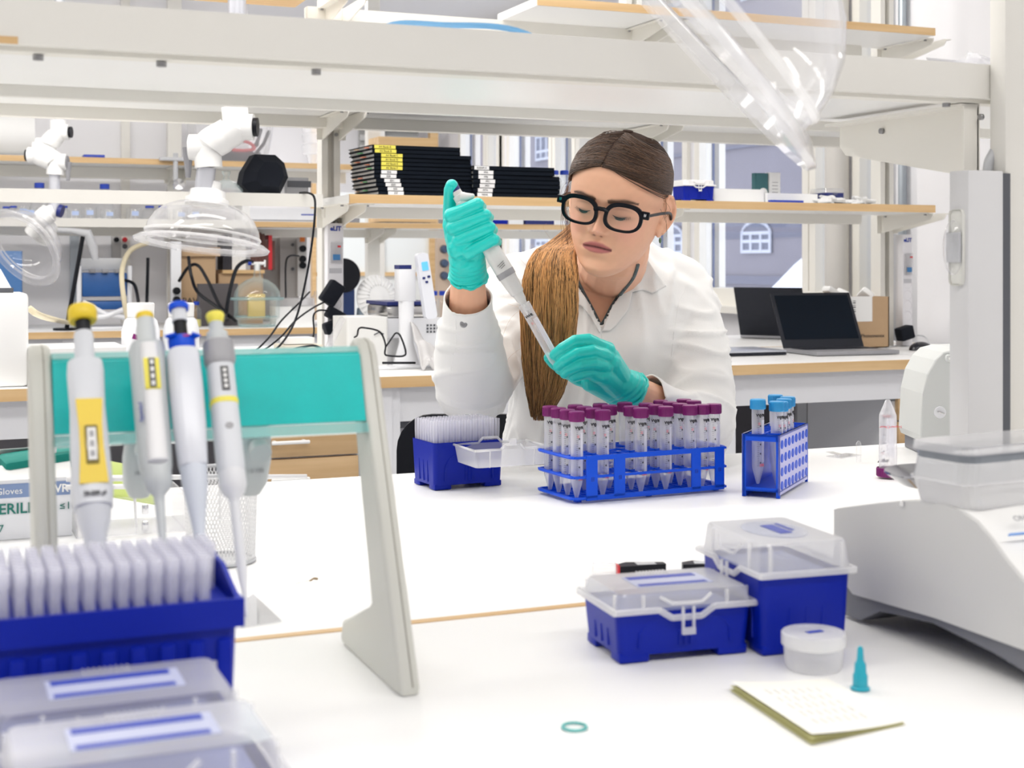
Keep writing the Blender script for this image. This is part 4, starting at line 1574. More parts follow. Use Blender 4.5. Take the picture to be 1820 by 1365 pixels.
b.build('base', clear('grey_clear', body=(.72, .72, .73), milk=.75, edge=.2, refl=.9, rough=.1), t)
b = MB()
hollow(b, Lx, Ly, Lx * .97, Ly * .97, .021, .036, Lx / 2, -Ly / 2, cap0=False, cap1=False)
b.build('wall', clear('grey_clear2', body=(.70, .71, .73), milk=.6, edge=.3, refl=.9, rough=.1), t)
b = MB()
hollow(b, Lx * .965, Ly * .965, Lx * .965, Ly * .965, .0365, .044, Lx / 2, -Ly / 2, cap0=False, cap1=False)
b.build('dark_band', mat('band_grey', (.20, .22, .25), .3), t)
b = MB()
hollow(b, Lx * 1.01, Ly * 1.02, Lx * 1.0, Ly * 1.0, .043, .050, Lx / 2, -Ly / 2, cap0=False)
hollow(b, Lx * 1.03, Ly * 1.04, Lx * 1.03, Ly * 1.04, .0195, .0215, Lx / 2, -Ly / 2, cap0=False, cap1=False)
b.build('lid', clear('lid_clear', body=(.86, .86, .88), milk=.5, edge=.3, refl=1.0, rough=.08), t)

# centrifuge behind the upright
CEN = mat('centrifuge_grey', (.62, .64, .63), .4)
pc0, pc1 = P(1640, 781, z=BT), P(1725, 770, z=BT)
t = thing('centrifuge', 'pale grey benchtop instrument with round key lock behind the upright', 'centrifuge', (0, 0, 0))
YC = 1.80
prc = [(1636, 774), (1640, 700), (1648, 665), (1662, 640), (1676, 626), (1700, 620), (1790, 618), (1790, 786), (1640, 786)]
DC = 2.31
O_ = P(1640, 780, d=DC)
pts = [((P(u, v, d=DC) - O_).dot(RT), P(u, v, d=DC).z) for u, v in prc]
b = MB()
T2 = Matrix(((RT.x, 0, FW.x, O_.x), (RT.y, 0, FW.y, O_.y), (0, 1, 0, 0), (0, 0, 0, 1)))
b.prism(pts, 0, .13, T2)
bmesh.ops.bevel(b.bm, geom=[e for e in b.bm.edges if all(abs((v_.co - O_).dot(FW)) < 1e-4 for v_ in e.verts)], offset=.004, segments=3, profile=.5, affect='EDGES')
body = b.build('body', CEN, t)
b = MB()
pz = P(1640, 786, Y=YC)
b.prism([(pts[-1][0] + .004, BT + .001), (pts[-2][0], BT + .001), (pts[-2][0], pts[-1][1] + .002), (pts[-1][0] + .004, pts[-1][1] + .002)], .008, .12, T2)
b.build('dark_foot', BALD, t)
pk = P(1671, 733, d=DC - .001)
RC = Matrix.Rotation(-THETA, 4, 'Z')
T3 = Matrix.Translation(pk) @ RC @ Matrix.Rotation(PI / 2, 4, 'X')
lk = MB().lathe([(.0001, .001), (.0092, .001), (.0096, .0005), (.0100, -.001)], 32, T3, cap=False).build('lock_plate', WPL2, t)
MB().box(pk - FW * .004, (.0100, .008, .0022), rot=(0, R(20), -THETA), bev=.0006).build('key', STEEL, lk)
a, c = P(1680, 630, d=DC - .004), P(1790, 644, d=DC - .004)
g = MB()
g.box((a + c) / 2, ((c - a).dot(RT), .012, a.z - c.z), rot=(0, 0, -THETA), bev=.004)
g.build('lid_handle', CEN, t)
g = MB()
g.box((a + c) / 2 - FW * .007, ((c - a).dot(RT) - .008, .004, .004), rot=(0, 0, -THETA), bev=.001)
g.build('grip_edge', WPL, t)

# socket column fixed to the near post
YS = 1.200
xa = P(1721, 500, Y=YS).x
xb_ = P(1783, 500, Y=YS).x
t = thing('socket_column', 'tall pale grey socket column on the left side of the near post', 'socket column', (0, 0, 0))
zt = P(1750, 303, Y=YS).z
MB().bx(xa, xb_, YS, YS + .030, BT + .05, zt, bev=.001).build('column', mat('column_grey', (.66, .66, .67), .45), t)
MB().bx(xb_, px + .004, YS + .004, YS + .006, BT + .05, zt - .002).build('dark_gap', DGREY, t)
g = MB()
cz0, cz1 = P(1700, 508, Y=YS + .016).z, P(1700, 372, Y=YS + .016).z
xc0 = P(1690, 440, Y=YS + .016).x
T4 = Matrix.Translation(((xa + xc0) / 2, YS + .03, (cz0 + cz1) / 2)) @ Matrix.Rotation(PI / 2, 4, 'X')
g.box(((xa + xc0) / 2 + .004, YS + .016, (cz0 + cz1) / 2), (xa - xc0 - .004, .022, cz1 - cz0), bev=.006)
g.build('cover_plate', mat('cover_cream', (.74, .74, .70), .4), t)
g = MB()
T5 = Matrix.Translation((xc0 + .003, YS + .016, (cz0 + cz1) / 2))
g.ball((0, 0, 0), (.010, .012, (cz1 - cz0) * .36), 20, 14, M=T5)
g.build('clear_cover', PLAST, t)
MB().bx(xc0 + .002, xc0 + .005, YS + .006, YS + .026, cz0 + .025, cz1 - .025).build('breaker', GPL, t)
pc = P(1768, 300, Y=YS + .03)
b = MB()
b.tube(smooth_curve([(pc.x - .010, YS + .03, zt), (pc.x - .008, YS + .03, zt + .012), (pc.x - .002, YS + .03, zt + .022), (pc.x + .004, YS + .03, zt + .03)], 6), .0055, 12)
b.build('cable_stub', GPL, t)
# things on the near shelf, just showing over its edge
b = MB()
pa_ = P(676, 35, Y=NS0 + .02)
z_ = NSZ + .041
b.tube(smooth_curve([(pa_.x, NS0 + .10, z_ - .020), (pa_.x + .01, NS0 + .03, z_), (pa_.x + .06, NS0 + .01, z_ + .0012), (pa_.x + .13, NS0 + .0, z_ - .001), (pa_.x + .22, NS0 + .05, z_ - .02)], 8), .0030, 8)
o = b.build('tubing', clear('blue_tube', body=(.25, .55, .80), milk=.8))
tag(o, 'pale blue flexible tubing lying along the near overhead shelf', 'tubing')
b = MB()
pw_ = P(1735, 118, Y=NS0 + .06)
rnd = random.Random(4)
for k in range(14):
    b.box((pw_.x + rnd.uniform(-.06, .05), NS0 + .06 + rnd.uniform(-.03, .05), NSZ + .040 + rnd.uniform(-.006, .010)), (.045, .04, .0012), rot=(rnd.uniform(-.5, .5), rnd.uniform(-.5, .5), rnd.uniform(0, 3)))
b.bx(pw_.x - .06, pw_.x + .06, NS0 + .03, NS0 + .11, NSZ + .023, NSZ + .036)
o = b.build('plastic_wrap', PLAST)
tag(o, 'crumpled clear plastic wrap on the near shelf by the post', 'plastic wrap')
# ================================================================== the seated person
from mathutils.bvhtree import BVHTree
person = thing('person', 'seated person in white lab coat, teal gloves and black glasses, looking down while pipetting', 'person', (0, 0, 0))


def colmat(name, rough, sss=0.0, bump=0.0, bscale=200, coat=0.0, spec=0.35):
    """material whose colour comes from the mesh's own colour attribute"""
    m = mat(name, (.8, .8, .8), rough, spec=spec, sss=sss, bump=bump, bscale=bscale, coat=coat)
    nt = m.node_tree
    a = nt.nodes.new('ShaderNodeAttribute')
    a.attribute_name = 'Col'
    nt.links.new(a.outputs['Color'], nt.nodes['Principled BSDF'].inputs['Base Color'])
    return m


SKIN = colmat('skin', .48, sss=.12, bump=.06, bscale=900)
HAIR = colmat('hair', .50, spec=.3)
COAT = mat('coat_cotton', (.80, .80, .79), .85, sheen=.2, bump=.12, bscale=700)
NIT = mat('teal_nitrile', (.0, .58, .52), .36, spec=.5, bump=.28, bscale=120, coat=.15)


def remesh(b, name, m, vox, smooth=4, parent=person, fac=.5):
    o = b.build(name + '_tmp', m, None, sharp=False)
    md = o.modifiers.new('r', 'REMESH')
    md.mode = 'VOXEL'
    md.voxel_size = vox
    md.adaptivity = 0
    if smooth:
        sm = o.modifiers.new('s', 'SMOOTH')
        sm.factor = fac
        sm.iterations = smooth
    dg = bpy.context.evaluated_depsgraph_get()
    me = bpy.data.meshes.new_from_object(o.evaluated_get(dg))
    bpy.data.objects.remove(o)
    me.materials.clear()
    me.materials.append(m)
    for p in me.polygons:
        p.use_smooth = True
    me.name = name
    q = bpy.data.objects.new(name, me)
    col.objects.link(q)
    q.parent = parent
    return q


def chain(b, pts, seg=20):
    """[(point, radius)...] tapered capsule chain"""
    P_ = [Vector(p) for p, r in pts]
    R_ = [r for p, r in pts]
    for i in range(len(pts)):
        b.ball(P_[i], R_[i], seg, 12)
    for i in range(len(pts) - 1):
        b.cyl(P_[i], P_[i + 1], R_[i], R_[i + 1], seg)


def H(u, v, d):
    return P(u, v, d=d)


def coords(me):
    a = np.empty(len(me.vertices) * 3)
    me.vertices.foreach_get('co', a)
    return a.reshape(-1, 3)


def set_coords(me, a):
    me.vertices.foreach_set('co', a.reshape(-1))
    me.update()


def set_col(me, c):
    at = me.color_attributes.new('Col', 'FLOAT_COLOR', 'POINT')
    a = np.ones((len(c), 4))
    a[:, :3] = c
    at.data.foreach_set('color', a.reshape(-1))


# ---- head shape
HM = Matrix.Translation(H(1099, 355, 2.19)) @ Matrix.Rotation(-THETA, 4, 'Z') @ Matrix.Rotation(R(12.5), 4, 'Y') @ Matrix.Rotation(R(-19), 4, 'Z') @ Matrix.Rotation(R(17), 4, 'X') @ Matrix.Diagonal((.955, .96, 1.0, 1))
zz = np.array([-114, -110, -103, -92, -80, -67, -60, -52, -42, -30, -20, 0, 6, 16, 30, 50, 70, 88, 100, 108, 112]) * .001
yf = np.array([52, 70, 82, 89, 87, 90, 90, 91, 89, 90, 90, 90, 91, 95, 95, 92, 84, 65, 44, 22, 2]) * .001
yb = np.array([5, 12, 20, 30, 40, 52, 58, 64, 70, 78, 85, 95, 97, 99, 100, 97, 87, 67, 46, 24, 2]) * .001
ww_ = np.array([14, 24, 33, 45, 53.5, 60, 63, 66, 68.5, 70.5, 72, 74, 74.5, 75, 75.5, 73.5, 67, 53, 37.5, 19, 2]) * .001
ZG = np.linspace(-.114, .112, 230)


def sm1(a, k=7):
    ker = np.hanning(k + 2)[1:-1]
    ker /= ker.sum()
    return np.convolve(np.pad(a, k // 2, mode='edge'), ker, mode='valid')


YFg, YBg, WWg = [sm1(np.interp(ZG, zz, a)) for a in (yf, yb, ww_)]


def g(x, c, s):
    return np.exp(-((x - c) / s) ** 2)


def face(x, z):
    """forward relief (metres) of the face at sideways x, height z"""
    X, Z = np.abs(x) * 1000, z * 1000
    r = np.zeros_like(X)
    ridge = np.interp(Z, [-42, -38, -34, -29, -20, -8, 4, 12], [0, 5, 17, 22, 17.5, 10.0, 3.5, 0])
    wid = np.interp(Z, [-36, -28, -10, 6], [8.2, 8.0, 6.2, 6.5])
    r += ridge * np.exp(-(X / wid) ** 2)
    r += 9.0 * g(X, 12.0, 5.2) * g(Z, -33, 5.2)
    r -= 3.0 * g(X, 5.5, 2.2) * g(Z, -40, 2.2)
    r -= 6.5 * g(X, 29, 14) * g(Z, 1, 9.5)
    r -= 3.5 * g(X, 15, 6) * g(Z, 2, 9)
    r += 5.5 * g(X, 31, 11.5) * g(Z, -3, 8)
    r -= 1.4 * g(X, 31, 14) * g(Z, 6.5 - .012 * (X - 30) ** 2, 1.6)
    r += 2.8 * g(X, 28, 17) * g(Z, 17, 6)
    r += 4.5 * g(X, 40, 16) * g(Z, -26, 15)
    r -= 1.6 * g(X, 22, 5) * g(Z, -42, 10)
    up = -51.5 - .010 * X ** 2 + .8 * g(X, 5, 3)
    r += 2.6 * g(Z, up - .5, 3.0) * g(X, 0, 18)
    r += 3.8 * g(Z, -64 + .008 * X ** 2, 4.0) * g(X, 0, 15)
    r -= 3.0 * g(Z, -58 - .004 * X ** 2, 1.7) * g(X, 0, 22)
    r -= 2.2 * g(X, 24, 4) * g(Z, -59, 4)
    r -= 1.2 * g(X, 0, 3) * g(Z, -46, 4)
    r -= 2.0 * g(Z, -77, 5) * g(X, 0, 18)
    r += 4.2 * g(Z, -95, 10) * g(X, 0, 17)
    return r * .001


def zsq(z):
    return z - .11 * max(0.0, z - .05)


def head_pt(phi, z, off=0.0, relief=True):
    """phi 0 = straight ahead, positive to image right"""
    phi, z = np.asarray(phi, float), np.asarray(z, float)
    w = np.interp(z, ZG, WWg) + off
    f = np.interp(z, ZG, YFg) + off
    b_ = np.interp(z, ZG, YBg) + off
    s, c = np.sin(phi), np.cos(phi)
    e = .88
    x = w * np.sign(s) * np.abs(s) ** e
    y = np.where(c > 0, -f, b_) * np.abs(c) ** e
    if relief:
        y = y - face(x, z) * np.clip(c * 3, 0, 1) * (np.clip(c, 0, 1) ** .3)
    return x, y, z


b = MB()
NP, NZ = 260, 230
ph = np.linspace(-PI, PI, NP, endpoint=False)
vs = []
for z in ZG:
    x, y, _ = head_pt(ph, np.full(NP, z))
    vs += [HM @ Vector((x[k], y[k], zsq(z))) for k in range(NP)]
fs = [(i * NP + k, i * NP + (k + 1) % NP, (i + 1) * NP + (k + 1) % NP, (i + 1) * NP + k) for i in range(NZ - 1) for k in range(NP)]
fs += [tuple(range(NP))[::-1], tuple(range((NZ - 1) * NP, NZ * NP))]
b._add(vs, fs)
# ears
for s in (1, -1):
    E = HM @ Matrix.Translation((s * .0765, .010, -.012)) @ Matrix.Rotation(R(-s * 14), 4, 'Z') @ Matrix.Rotation(R(-8), 4, 'X') @ Matrix.Diagonal((1.1, 1.1, 1.15, 1))
    b.ball((0, .006, .002), (.0055, .014, .024), 16, 12, M=E)
    b.ball((-s * .001, -.001, -.022), (.0046, .0080, .010), 14, 10, M=E)
    pts = [E @ Vector((s * (.003 + .004 * math.sin(PI * q / 14)), .004 + .0165 * math.sin(PI * q / 14) - .004 * (q / 14), .029 - .054 * q / 14)) for q in range(15)]
    b.tube([E @ Vector((s * .002, -.008, .018))] + [E @ Vector((s * .003, -.004, .027))] + pts[1:], .0034, 8)
# neck, chest, arms
neck_top = HM @ Vector((0, .018, -.050))
chest = H(1085, 500, 2.40)
chain(b, [(neck_top, .054), (HM @ Vector((.0, .03, -.085)), .053), (H(1086, 478, 2.365), .058)])
chain(b, [(H(1060, 500, 2.37), .048), (H(1110, 500, 2.37), .048)])


def stations(b, st, n=40, k=1.0, grow=0.0, e=.85):
    vs = []
    for (u, v, d, hw, hd) in st:
        c = H(u, v, d)
        for q in range(n):
            a = 2 * PI * q / n
            cx, sy = math.cos(a), math.sin(a)
            vs.append(c + RT * ((hw + grow) * k * abs(cx) ** e * (1 if cx > 0 else -1)) + FW * ((hd + grow) * k * abs(sy) ** e * (1 if sy > 0 else -1)))
    m_ = len(st)
    fs = [(i * n + q, i * n + (q + 1) % n, (i + 1) * n + (q + 1) % n, (i + 1) * n + q) for i in range(m_ - 1) for q in range(n)]
    fs += [tuple(range(n)), tuple(range((m_ - 1) * n, m_ * n))[::-1]]
    b._add(vs, fs)


TORSO = [(1085, 452, 2.395, .060, .050), (1082, 466, 2.405, .088, .062), (1078, 480, 2.41, .122, .080), (1074, 498, 2.415, .152, .096), (1074, 530, 2.42, .168, .112), (1078, 580, 2.42, .172, .124),
         (1082, 640, 2.42, .168, .128), (1084, 700, 2.42, .166, .126), (1084, 770, 2.42, .178, .126), (1084, 840, 2.43, .195, .132), (1084, 930, 2.46, .205, .15), (1084, 1010, 2.48, .21, .16)]
stations(b, TORSO[:8], grow=-.014)
AL = [(H(915, 525, 2.43), .050), (H(880, 600, 2.34), .044), (H(842, 682, 2.215), .038), (H(838, 630, 2.14), .036), (H(833, 570, 2.07), .030), (H(832, 530, 2.045), .0275), (H(832, 490, 2.03), .0235), (H(831, 470, 2.02), .022)]
AR = [(H(1212, 525, 2.43), .050), (H(1238, 620, 2.37), .044), (H(1247, 745, 2.26), .037), (H(1200, 738, 2.16), .034), (H(1160, 716, 2.10), .0285), (H(1134, 700, 2.065), .0245), (H(1116, 688, 2.045), .0225)]
chain(b, AL)
chain(b, AR)
body = remesh(b, 'body', SKIN, .0017, 2, fac=.4)
co = coords(body.data)
Mi = np.array(HM.inverted())
L = co @ Mi[:3, :3].T + Mi[:3, 3]
X, Y, Z = np.abs(L[:, 0]) * 1000, L[:, 1], L[:, 2] * 1000
onhead = (L[:, 2] > -.13) & (np.abs(L[:, 0]) < .1) & (np.abs(L[:, 1]) < .13)
front = (onhead & (Y < -.045)).astype(float)
base = np.array([.77, .43, .285])
c = np.tile(base, (len(co), 1))


def mixc(c, t, k):
    return c * (1 - t[:, None]) + np.array(t[:, None] * np.array(k))


rnd3 = np.sin(co[:, 0] * 310) * np.sin(co[:, 1] * 270) * np.sin(co[:, 2] * 350)
c *= (1 + .02 * rnd3)[:, None]
c = mixc(c, front * .55 * g(X, 42, 17) * g(Z, -30, 17), (.80, .36, .28))
c = mixc(c, front * .35 * g(X, 0, 11) * g(Z, -31, 9), (.80, .38, .30))
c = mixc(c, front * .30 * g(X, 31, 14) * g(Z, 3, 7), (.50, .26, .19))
lip = front * np.clip(1.25 - np.abs((Z + 58 + .004 * X ** 2) / np.interp(X, [0, 10, 20, 25], [8.2, 7.4, 4.2, 1.2])), 0, .38) / .38 * (X < 25)
c = mixc(c, lip * .85, (.44, .115, .13))
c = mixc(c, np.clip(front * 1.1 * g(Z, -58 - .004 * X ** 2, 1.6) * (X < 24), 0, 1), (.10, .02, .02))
brow = front * np.clip(1.6 * g(Z, 15.5 + 3.0 * g(X, 38, 14) - .006 * np.clip(X - 42, 0, 99) ** 2, np.interp(X, [10, 16, 35, 52], [2.2, 3.8, 3.2, 1.4])) * (X > 10) * (X < 54), 0, 1)
c = mixc(c, np.clip(brow * 1.1, 0, .95), (.075, .038, .024))
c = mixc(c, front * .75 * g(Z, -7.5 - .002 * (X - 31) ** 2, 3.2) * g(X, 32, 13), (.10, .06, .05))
c = mixc(c, front * .45 * g(Z, 5.5 - .012 * (X - 30) ** 2, 1.8) * g(X, 31, 13), (.30, .14, .10))  # shading of the upper lid crease, painted into the skin colour
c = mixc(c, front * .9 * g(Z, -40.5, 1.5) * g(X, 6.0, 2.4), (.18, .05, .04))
hairl = np.degrees(np.abs(np.arctan2(L[:, 0], -L[:, 1])))
zh = np.interp(hairl, [0, 18, 35, 50, 62, 74, 84, 96, 110, 140, 180], [66, 66, 62, 52, 41, 30, 25, 32, -10, -55, -62])
c = mixc(c, onhead * np.clip((Z - zh - 1) / 7, 0, 1), (.12, .075, .05))
set_col(body.data, c)

# ---- eyelids, lashes, eyes
eb = MB()
lb_ = MB()
for s in (-1, 1):
    pts, pts2 = [], []
    for q in range(13):
        f = q / 12
        x = s * (.0185 + .0255 * f)
        z = -.0052 - .0032 * math.sin(PI * f) + .0010 * f
        xx, yy, _ = head_pt(0, z)
        y = -float(np.interp(z, ZG, YFg)) * abs(math.cos(math.asin(min(.99, abs(x) / float(np.interp(z, ZG, WWg)))))) ** .88 - float(face(np.array([x]), np.array([z]))[0]) - .0006
        pts.append(HM @ Vector((x, y, z)))
        pts2.append(HM @ Vector((x, y + .0003, z - .0017)))
        if q > 2:
            lb_.tube([HM @ Vector((x, y, z)), HM @ Vector((x + s * .0012 * f, y - .0035, z - .0026)), HM @ Vector((x + s * .003 * f, y - .0062, z - .0028))], [.00032, .00025, .0001], 4)
    lb_.tube(pts, [.0004 + .0009 * math.sin(PI * q / 12) + .0004 * q / 12 for q in range(13)], 6)
    eb.tube(pts2, [.0003 + .0019 * math.sin(PI * q / 12) for q in range(13)], 6)
eb.build('eye', mat('eye_green_dark', (.045, .06, .05), .15), person)
lb_.build('eyelashes', BLACK, person)

# ---- glasses
GM = HM @ Matrix.Translation((.004, -.1015, -.004)) @ Matrix.Rotation(R(-4), 4, 'X') @ Matrix.Diagonal((1.045, 1.04, 1, 1))
gb = MB()
lens = MB()


def lens_outline(s, k=1.0, n=40):
    out = []
    for q in range(n):
        a = 2 * PI * q / n
        cx, cz = math.cos(a), math.sin(a)
        e = .78
        x = .0262 * k * abs(cx) ** e * (1 if cx > 0 else -1)
        z = .0185 * k * abs(cz) ** e * (1 if cz > 0 else -1)
        x += .0015 * (z / .0185) * (1)
        out.append((s * (x + .0345), z))
    return out


for s in (-1, 1):
    o1, o2 = lens_outline(s, 1.13), lens_outline(s, .93)
    n = len(o1)
    vs = []
    for (o_, yy) in ((o1, -.0022), (o2, -.0022), (o2, .0022), (o1, .0022)):
        for (x, z) in o_:
            zz_ = z + (.0026 * min(1, max(0, z / .008)) if o_ is o1 else 0)
            vs.append(GM @ Vector((x, yy + .0035 * (abs(x) / .06) ** 2, zz_)))
    fs = []
    for r_ in range(4):
        for q in range(n):
            fs.append((r_ * n + q, r_ * n + (q + 1) % n, ((r_ + 1) % 4) * n + (q + 1) % n, ((r_ + 1) % 4) * n + q))
    gb._add(vs, fs, None, 0, True)
    lens._add([GM @ Vector((x, .0035 * (abs(x) / .06) ** 2, z)) for (x, z) in o2], [tuple(range(n))], None, 0, True)
    # hinge block and temple arm
    gb.box(GM @ Vector((s * .0665, .0050, .0105)), (.013, .006, .012), rot=(GM.to_euler()), bev=.0015)
gb.tube([GM @ Vector((-.0115, .0, .006)), GM @ Vector((-.004, -.001, .0085)), GM @ Vector((.004, -.001, .0085)), GM @ Vector((.0115, .0, .006))], .0034, 10)
fr = gb.build('glasses_frame', mat('glasses_black', (.003, .004, .008), .25, spec=.18), person)
for s in (-1, 1):
    tb = MB()
    pts = [GM @ Vector((s * .0705, .006, .0105)), GM @ Vector((s * .0745, .03, .0105)), GM @ Vector((s * .0790, .07, .009)), GM @ Vector((s * .0800, .105, .004)), GM @ Vector((s * .0775, .125, -.012))]
    tb.tube(smooth_curve(pts, 5), .0024, 8)
    tb.build('temple_arm', mat('glasses_black'), fr)
    eb = MB()
    for k in (-1, 0, 1):
        eb.box(GM @ Vector((s * .0670 + k * .0013, .0014, .011 + abs(k) * .0005)), (.0005, .0005, .0042), rot=GM.to_euler())
    eb.build('metal_mark', CHROME, fr)
lens.build('lens', clear('lens', body=(.9, .95, 1), milk=.0, edge=.02, refl=.6, rough=.02), fr)

# ---- hair
def strand_mesh(strands, name, parent, seg=4):
    V, F, C = [], [], []
    for pts, rad, cols in strands:
        n = len(pts)
        base_ = len(V)
        up = None
        for i in range(n):
            t = (pts[min(i + 1, n - 1)] - pts[max(i - 1, 0)]).normalized()
            if up is None:
                up = t.orthogonal().normalized()
            else:
                up = (up - t * up.dot(t)).normalized()
            s = t.cross(up)
            for k in range(seg):
                a = 2 * PI * k / seg
                V.append(tuple(pts[i] + (up * math.cos(a) + s * math.sin(a)) * rad[i]))
                C.append(cols[i])
        for i in range(n - 1):
            for k in range(seg):
                F.append((base_ + i * seg + k, base_ + i * seg + (k + 1) % seg, base_ + (i + 1) * seg + (k + 1) % seg, base_ + (i + 1) * seg + k))
    me = bpy.data.meshes.new(name)
    me.from_pydata(V, [], F)
    for p in me.polygons:
        p.use_smooth = True
    me.materials.append(HAIR)
    set_col(me, np.array(C))
    o = bpy.data.objects.new(name, me)
    col.objects.link(o)
    o.parent = parent
    return o


DARK, MID, GOLD = np.array([.040, .024, .018]), np.array([.19, .095, .048]), np.array([.60, .31, .115])
rg = random.Random(11)
# a close cap under the strands
cb_ = MB()
NPh, NZh = 120, 60
vs, ok = [], []
for i in range(NZh):
    for k in range(NPh):
        phi = -PI + 2 * PI * k / NPh
        dg_ = abs(math.degrees(phi))
        z0 = float(np.interp(dg_, [0, 18, 35, 50, 62, 74, 84, 96, 110, 140, 180], [70, 70, 66, 56, 44, 33, 28, 34, -6, -50, -58])) / 1000
        z = z0 + (.1135 - z0) * (i / (NZh - 1)) ** .8
        off = .0030 * min(1, i / 6)
        x, y, _ = head_pt(phi, min(z, .112), off + .0005, relief=False)
        vs.append(HM @ Vector((float(x), float(y), zsq(z) + off * max(0, (z - .07) / .04))))
fs = [(i * NPh + k, i * NPh + (k + 1) % NPh, (i + 1) * NPh + (k + 1) % NPh, (i + 1) * NPh + k) for i in range(NZh - 1) for k in range(NPh)]
fs.append(tuple(range((NZh - 1) * NPh, NZh * NPh)))
cb_._add(vs, fs, None, 0, True)
cap_ = cb_.build('hair_cap', colmat('hair_cap', .9, spec=.1), person, sharp=False)
set_col(cap_.data, np.tile(DARK * .9, (len(cap_.data.vertices), 1)))
TIE = (-152, -.030)
strands = []
for k in range(2300):
    m_ = rg.random()
    if m_ < .50:
        f = rg.random()
        p0, z0 = -6 + rg.uniform(-2, 2), .066 + .0455 * f ** .8
        side = 1 if rg.random() < .5 else -1
        p0 += side * 2
    elif m_ < .85:
        side = 1 if rg.random() < .5 else -1
        p0 = side * rg.uniform(3, 84) - 4
        z0 = float(np.interp(abs(p0), [0, 18, 35, 50, 62, 74, 84], [68, 68, 64, 54, 43, 33, 28])) / 1000 + rg.uniform(-.003, .004)
    else:
        side = 1 if rg.random() < .5 else -1
        p0 = side * rg.uniform(30, 120)
        z0 = rg.uniform(.05, .108)
    pe = -152 if side < 0 else 208
    n = 16
    pts = []
    j1, j2 = rg.uniform(-.004, .004), rg.uniform(-4, 4)
    lift = rg.uniform(.0035, .0060)
    zt = TIE[1] + rg.uniform(-.022, .03)
    ez = rg.uniform(1.15, 1.9)
    if side > 0 and m_ >= .5:
        ez = rg.uniform(.9, 1.5)
    for i in range(n):
        s = i / (n - 1)
        phi = p0 + (pe + j2 - p0) * s ** (1.0 if z0 < .09 else .85)
        z = z0 + (zt - z0) * s ** ez + j1 * math.sin(PI * s)
        # keep the sweep above the ears
        if 70 < abs(phi) < 100:
            z = max(z, .024 + .006 * math.sin(k))
        off = lift * min(1, s * 5 + (.15 if m_ > .5 and m_ < .85 else .6))
        x, y, _ = head_pt(math.radians(phi), min(z, .1118), off, relief=False)
        pts.append(HM @ Vector((float(x), float(y), zsq(z) + off * max(0, (z - .07) / .04))))
    tone = rg.random()
    sh = rg.uniform(.38, 1.15)
    cols = [tuple((DARK * (1 - .6 * tone) + MID * (.55 * tone + .25 * (i / n))) * sh) for i in range(n)]
    strands.append((pts, [.00075 * (1 - .3 * abs(2 * i / n - 1)) for i in range(n)], cols))
# short wisps at the temples
for k in range(30):
    s = -1 if k < 24 else 1
    p0 = s * rg.uniform(70, 86)
    x, y, z = head_pt(math.radians(p0), rg.uniform(.005, .03), .006, relief=False)
    a = HM @ Vector((float(x), float(y), float(z)))
    ln = rg.uniform(.03, .10) if s < 0 else rg.uniform(.02, .05)
    q1 = a + Vector((0, 0, -ln * .5)) + RT * (s * rg.uniform(.002, .012))
    q2 = a + Vector((0, 0, -ln)) + RT * (s * rg.uniform(-.004, .010))
    strands.append((smooth_curve([a, q1, q2], 5), [.00022] * 11, [tuple(MID)] * 11))
strand_mesh(strands, 'hair', person)
# ponytail over the shoulder
SP = [(HM @ Vector((-.045, .085, -.030))), H(1012, 425, 2.245), H(988, 448, 2.20), H(982, 490, 2.165), H(980, 560, 2.16), H(976, 640, 2.165), H(970, 700, 2.17), H(958, 748, 2.175)]
SW = [.018, .024, .031, .040, .043, .038, .028, .008]
SD = [.016, .018, .022, .022, .020, .018, .014, .006]
strands = []
for k in range(2600):
    a, rr = rg.uniform(0, 2 * PI), math.sqrt(rg.random()) if k % 3 else 1.0
    cxk, cdk = math.cos(a) * rr, math.sin(a) * rr
    end = rg.choice([7.0, 6.85, 6.6, 6.2]) - rg.random() * .9
    n = 20
    pts, cols, rads = [], [], []
    ph1, am = rg.uniform(0, 6.28), rg.uniform(.0006, .0028)
    tone = rg.random()
    for i in range(n):
        s = end * i / (n - 1)
        j = min(6, int(s))
        f = s - j
        p1, p2 = SP[j], SP[j + 1]
        p0, p3 = SP[max(0, j - 1)], SP[min(7, j + 2)]
        c_ = .5 * ((2 * p1) + (p2 - p0) * f + (2 * p0 - 5 * p1 + 4 * p2 - p3) * f * f + (3 * p1 - p0 - 3 * p2 + p3) * f ** 3)
        wx = SW[j] + (SW[j + 1] - SW[j]) * f
        wd = SD[j] + (SD[j + 1] - SD[j]) * f
        clump = math.sin(cxk * 9 + s * .4) * .10
        wv = am * math.sin(s * 3.1 + ph1)
        pts.append(c_ + RT * ((cxk + clump * min(1, s / 4)) * wx + wv) + FW * (cdk * wd + wv * .5))
        t_ = min(1, max(0, (s - .2) / 1.4))
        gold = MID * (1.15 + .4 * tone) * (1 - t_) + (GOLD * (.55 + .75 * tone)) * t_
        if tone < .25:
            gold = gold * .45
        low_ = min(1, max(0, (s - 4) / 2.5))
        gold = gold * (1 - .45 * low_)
        cols.append(tuple(gold))
        rads.append(.00068 * (1 - .5 * (i / n) ** 2))
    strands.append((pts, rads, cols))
for k in range(34):            # flyaway hairs
    j = rg.uniform(.8, 5.5)
    i0 = int(j)
    a0 = SP[i0].lerp(SP[i0 + 1], j - i0) + RT * rg.uniform(-.04, .03)
    q1 = a0 + RT * rg.uniform(-.04, .01) + Vector((0, 0, rg.uniform(-.04, .03)))
    q2 = q1 + RT * rg.uniform(-.035, .01) + Vector((0, 0, rg.uniform(-.05, .01)))
    strands.append((smooth_curve([a0, q1, q2], 5), [.00012] * 11, [tuple(GOLD * .8)] * 11))
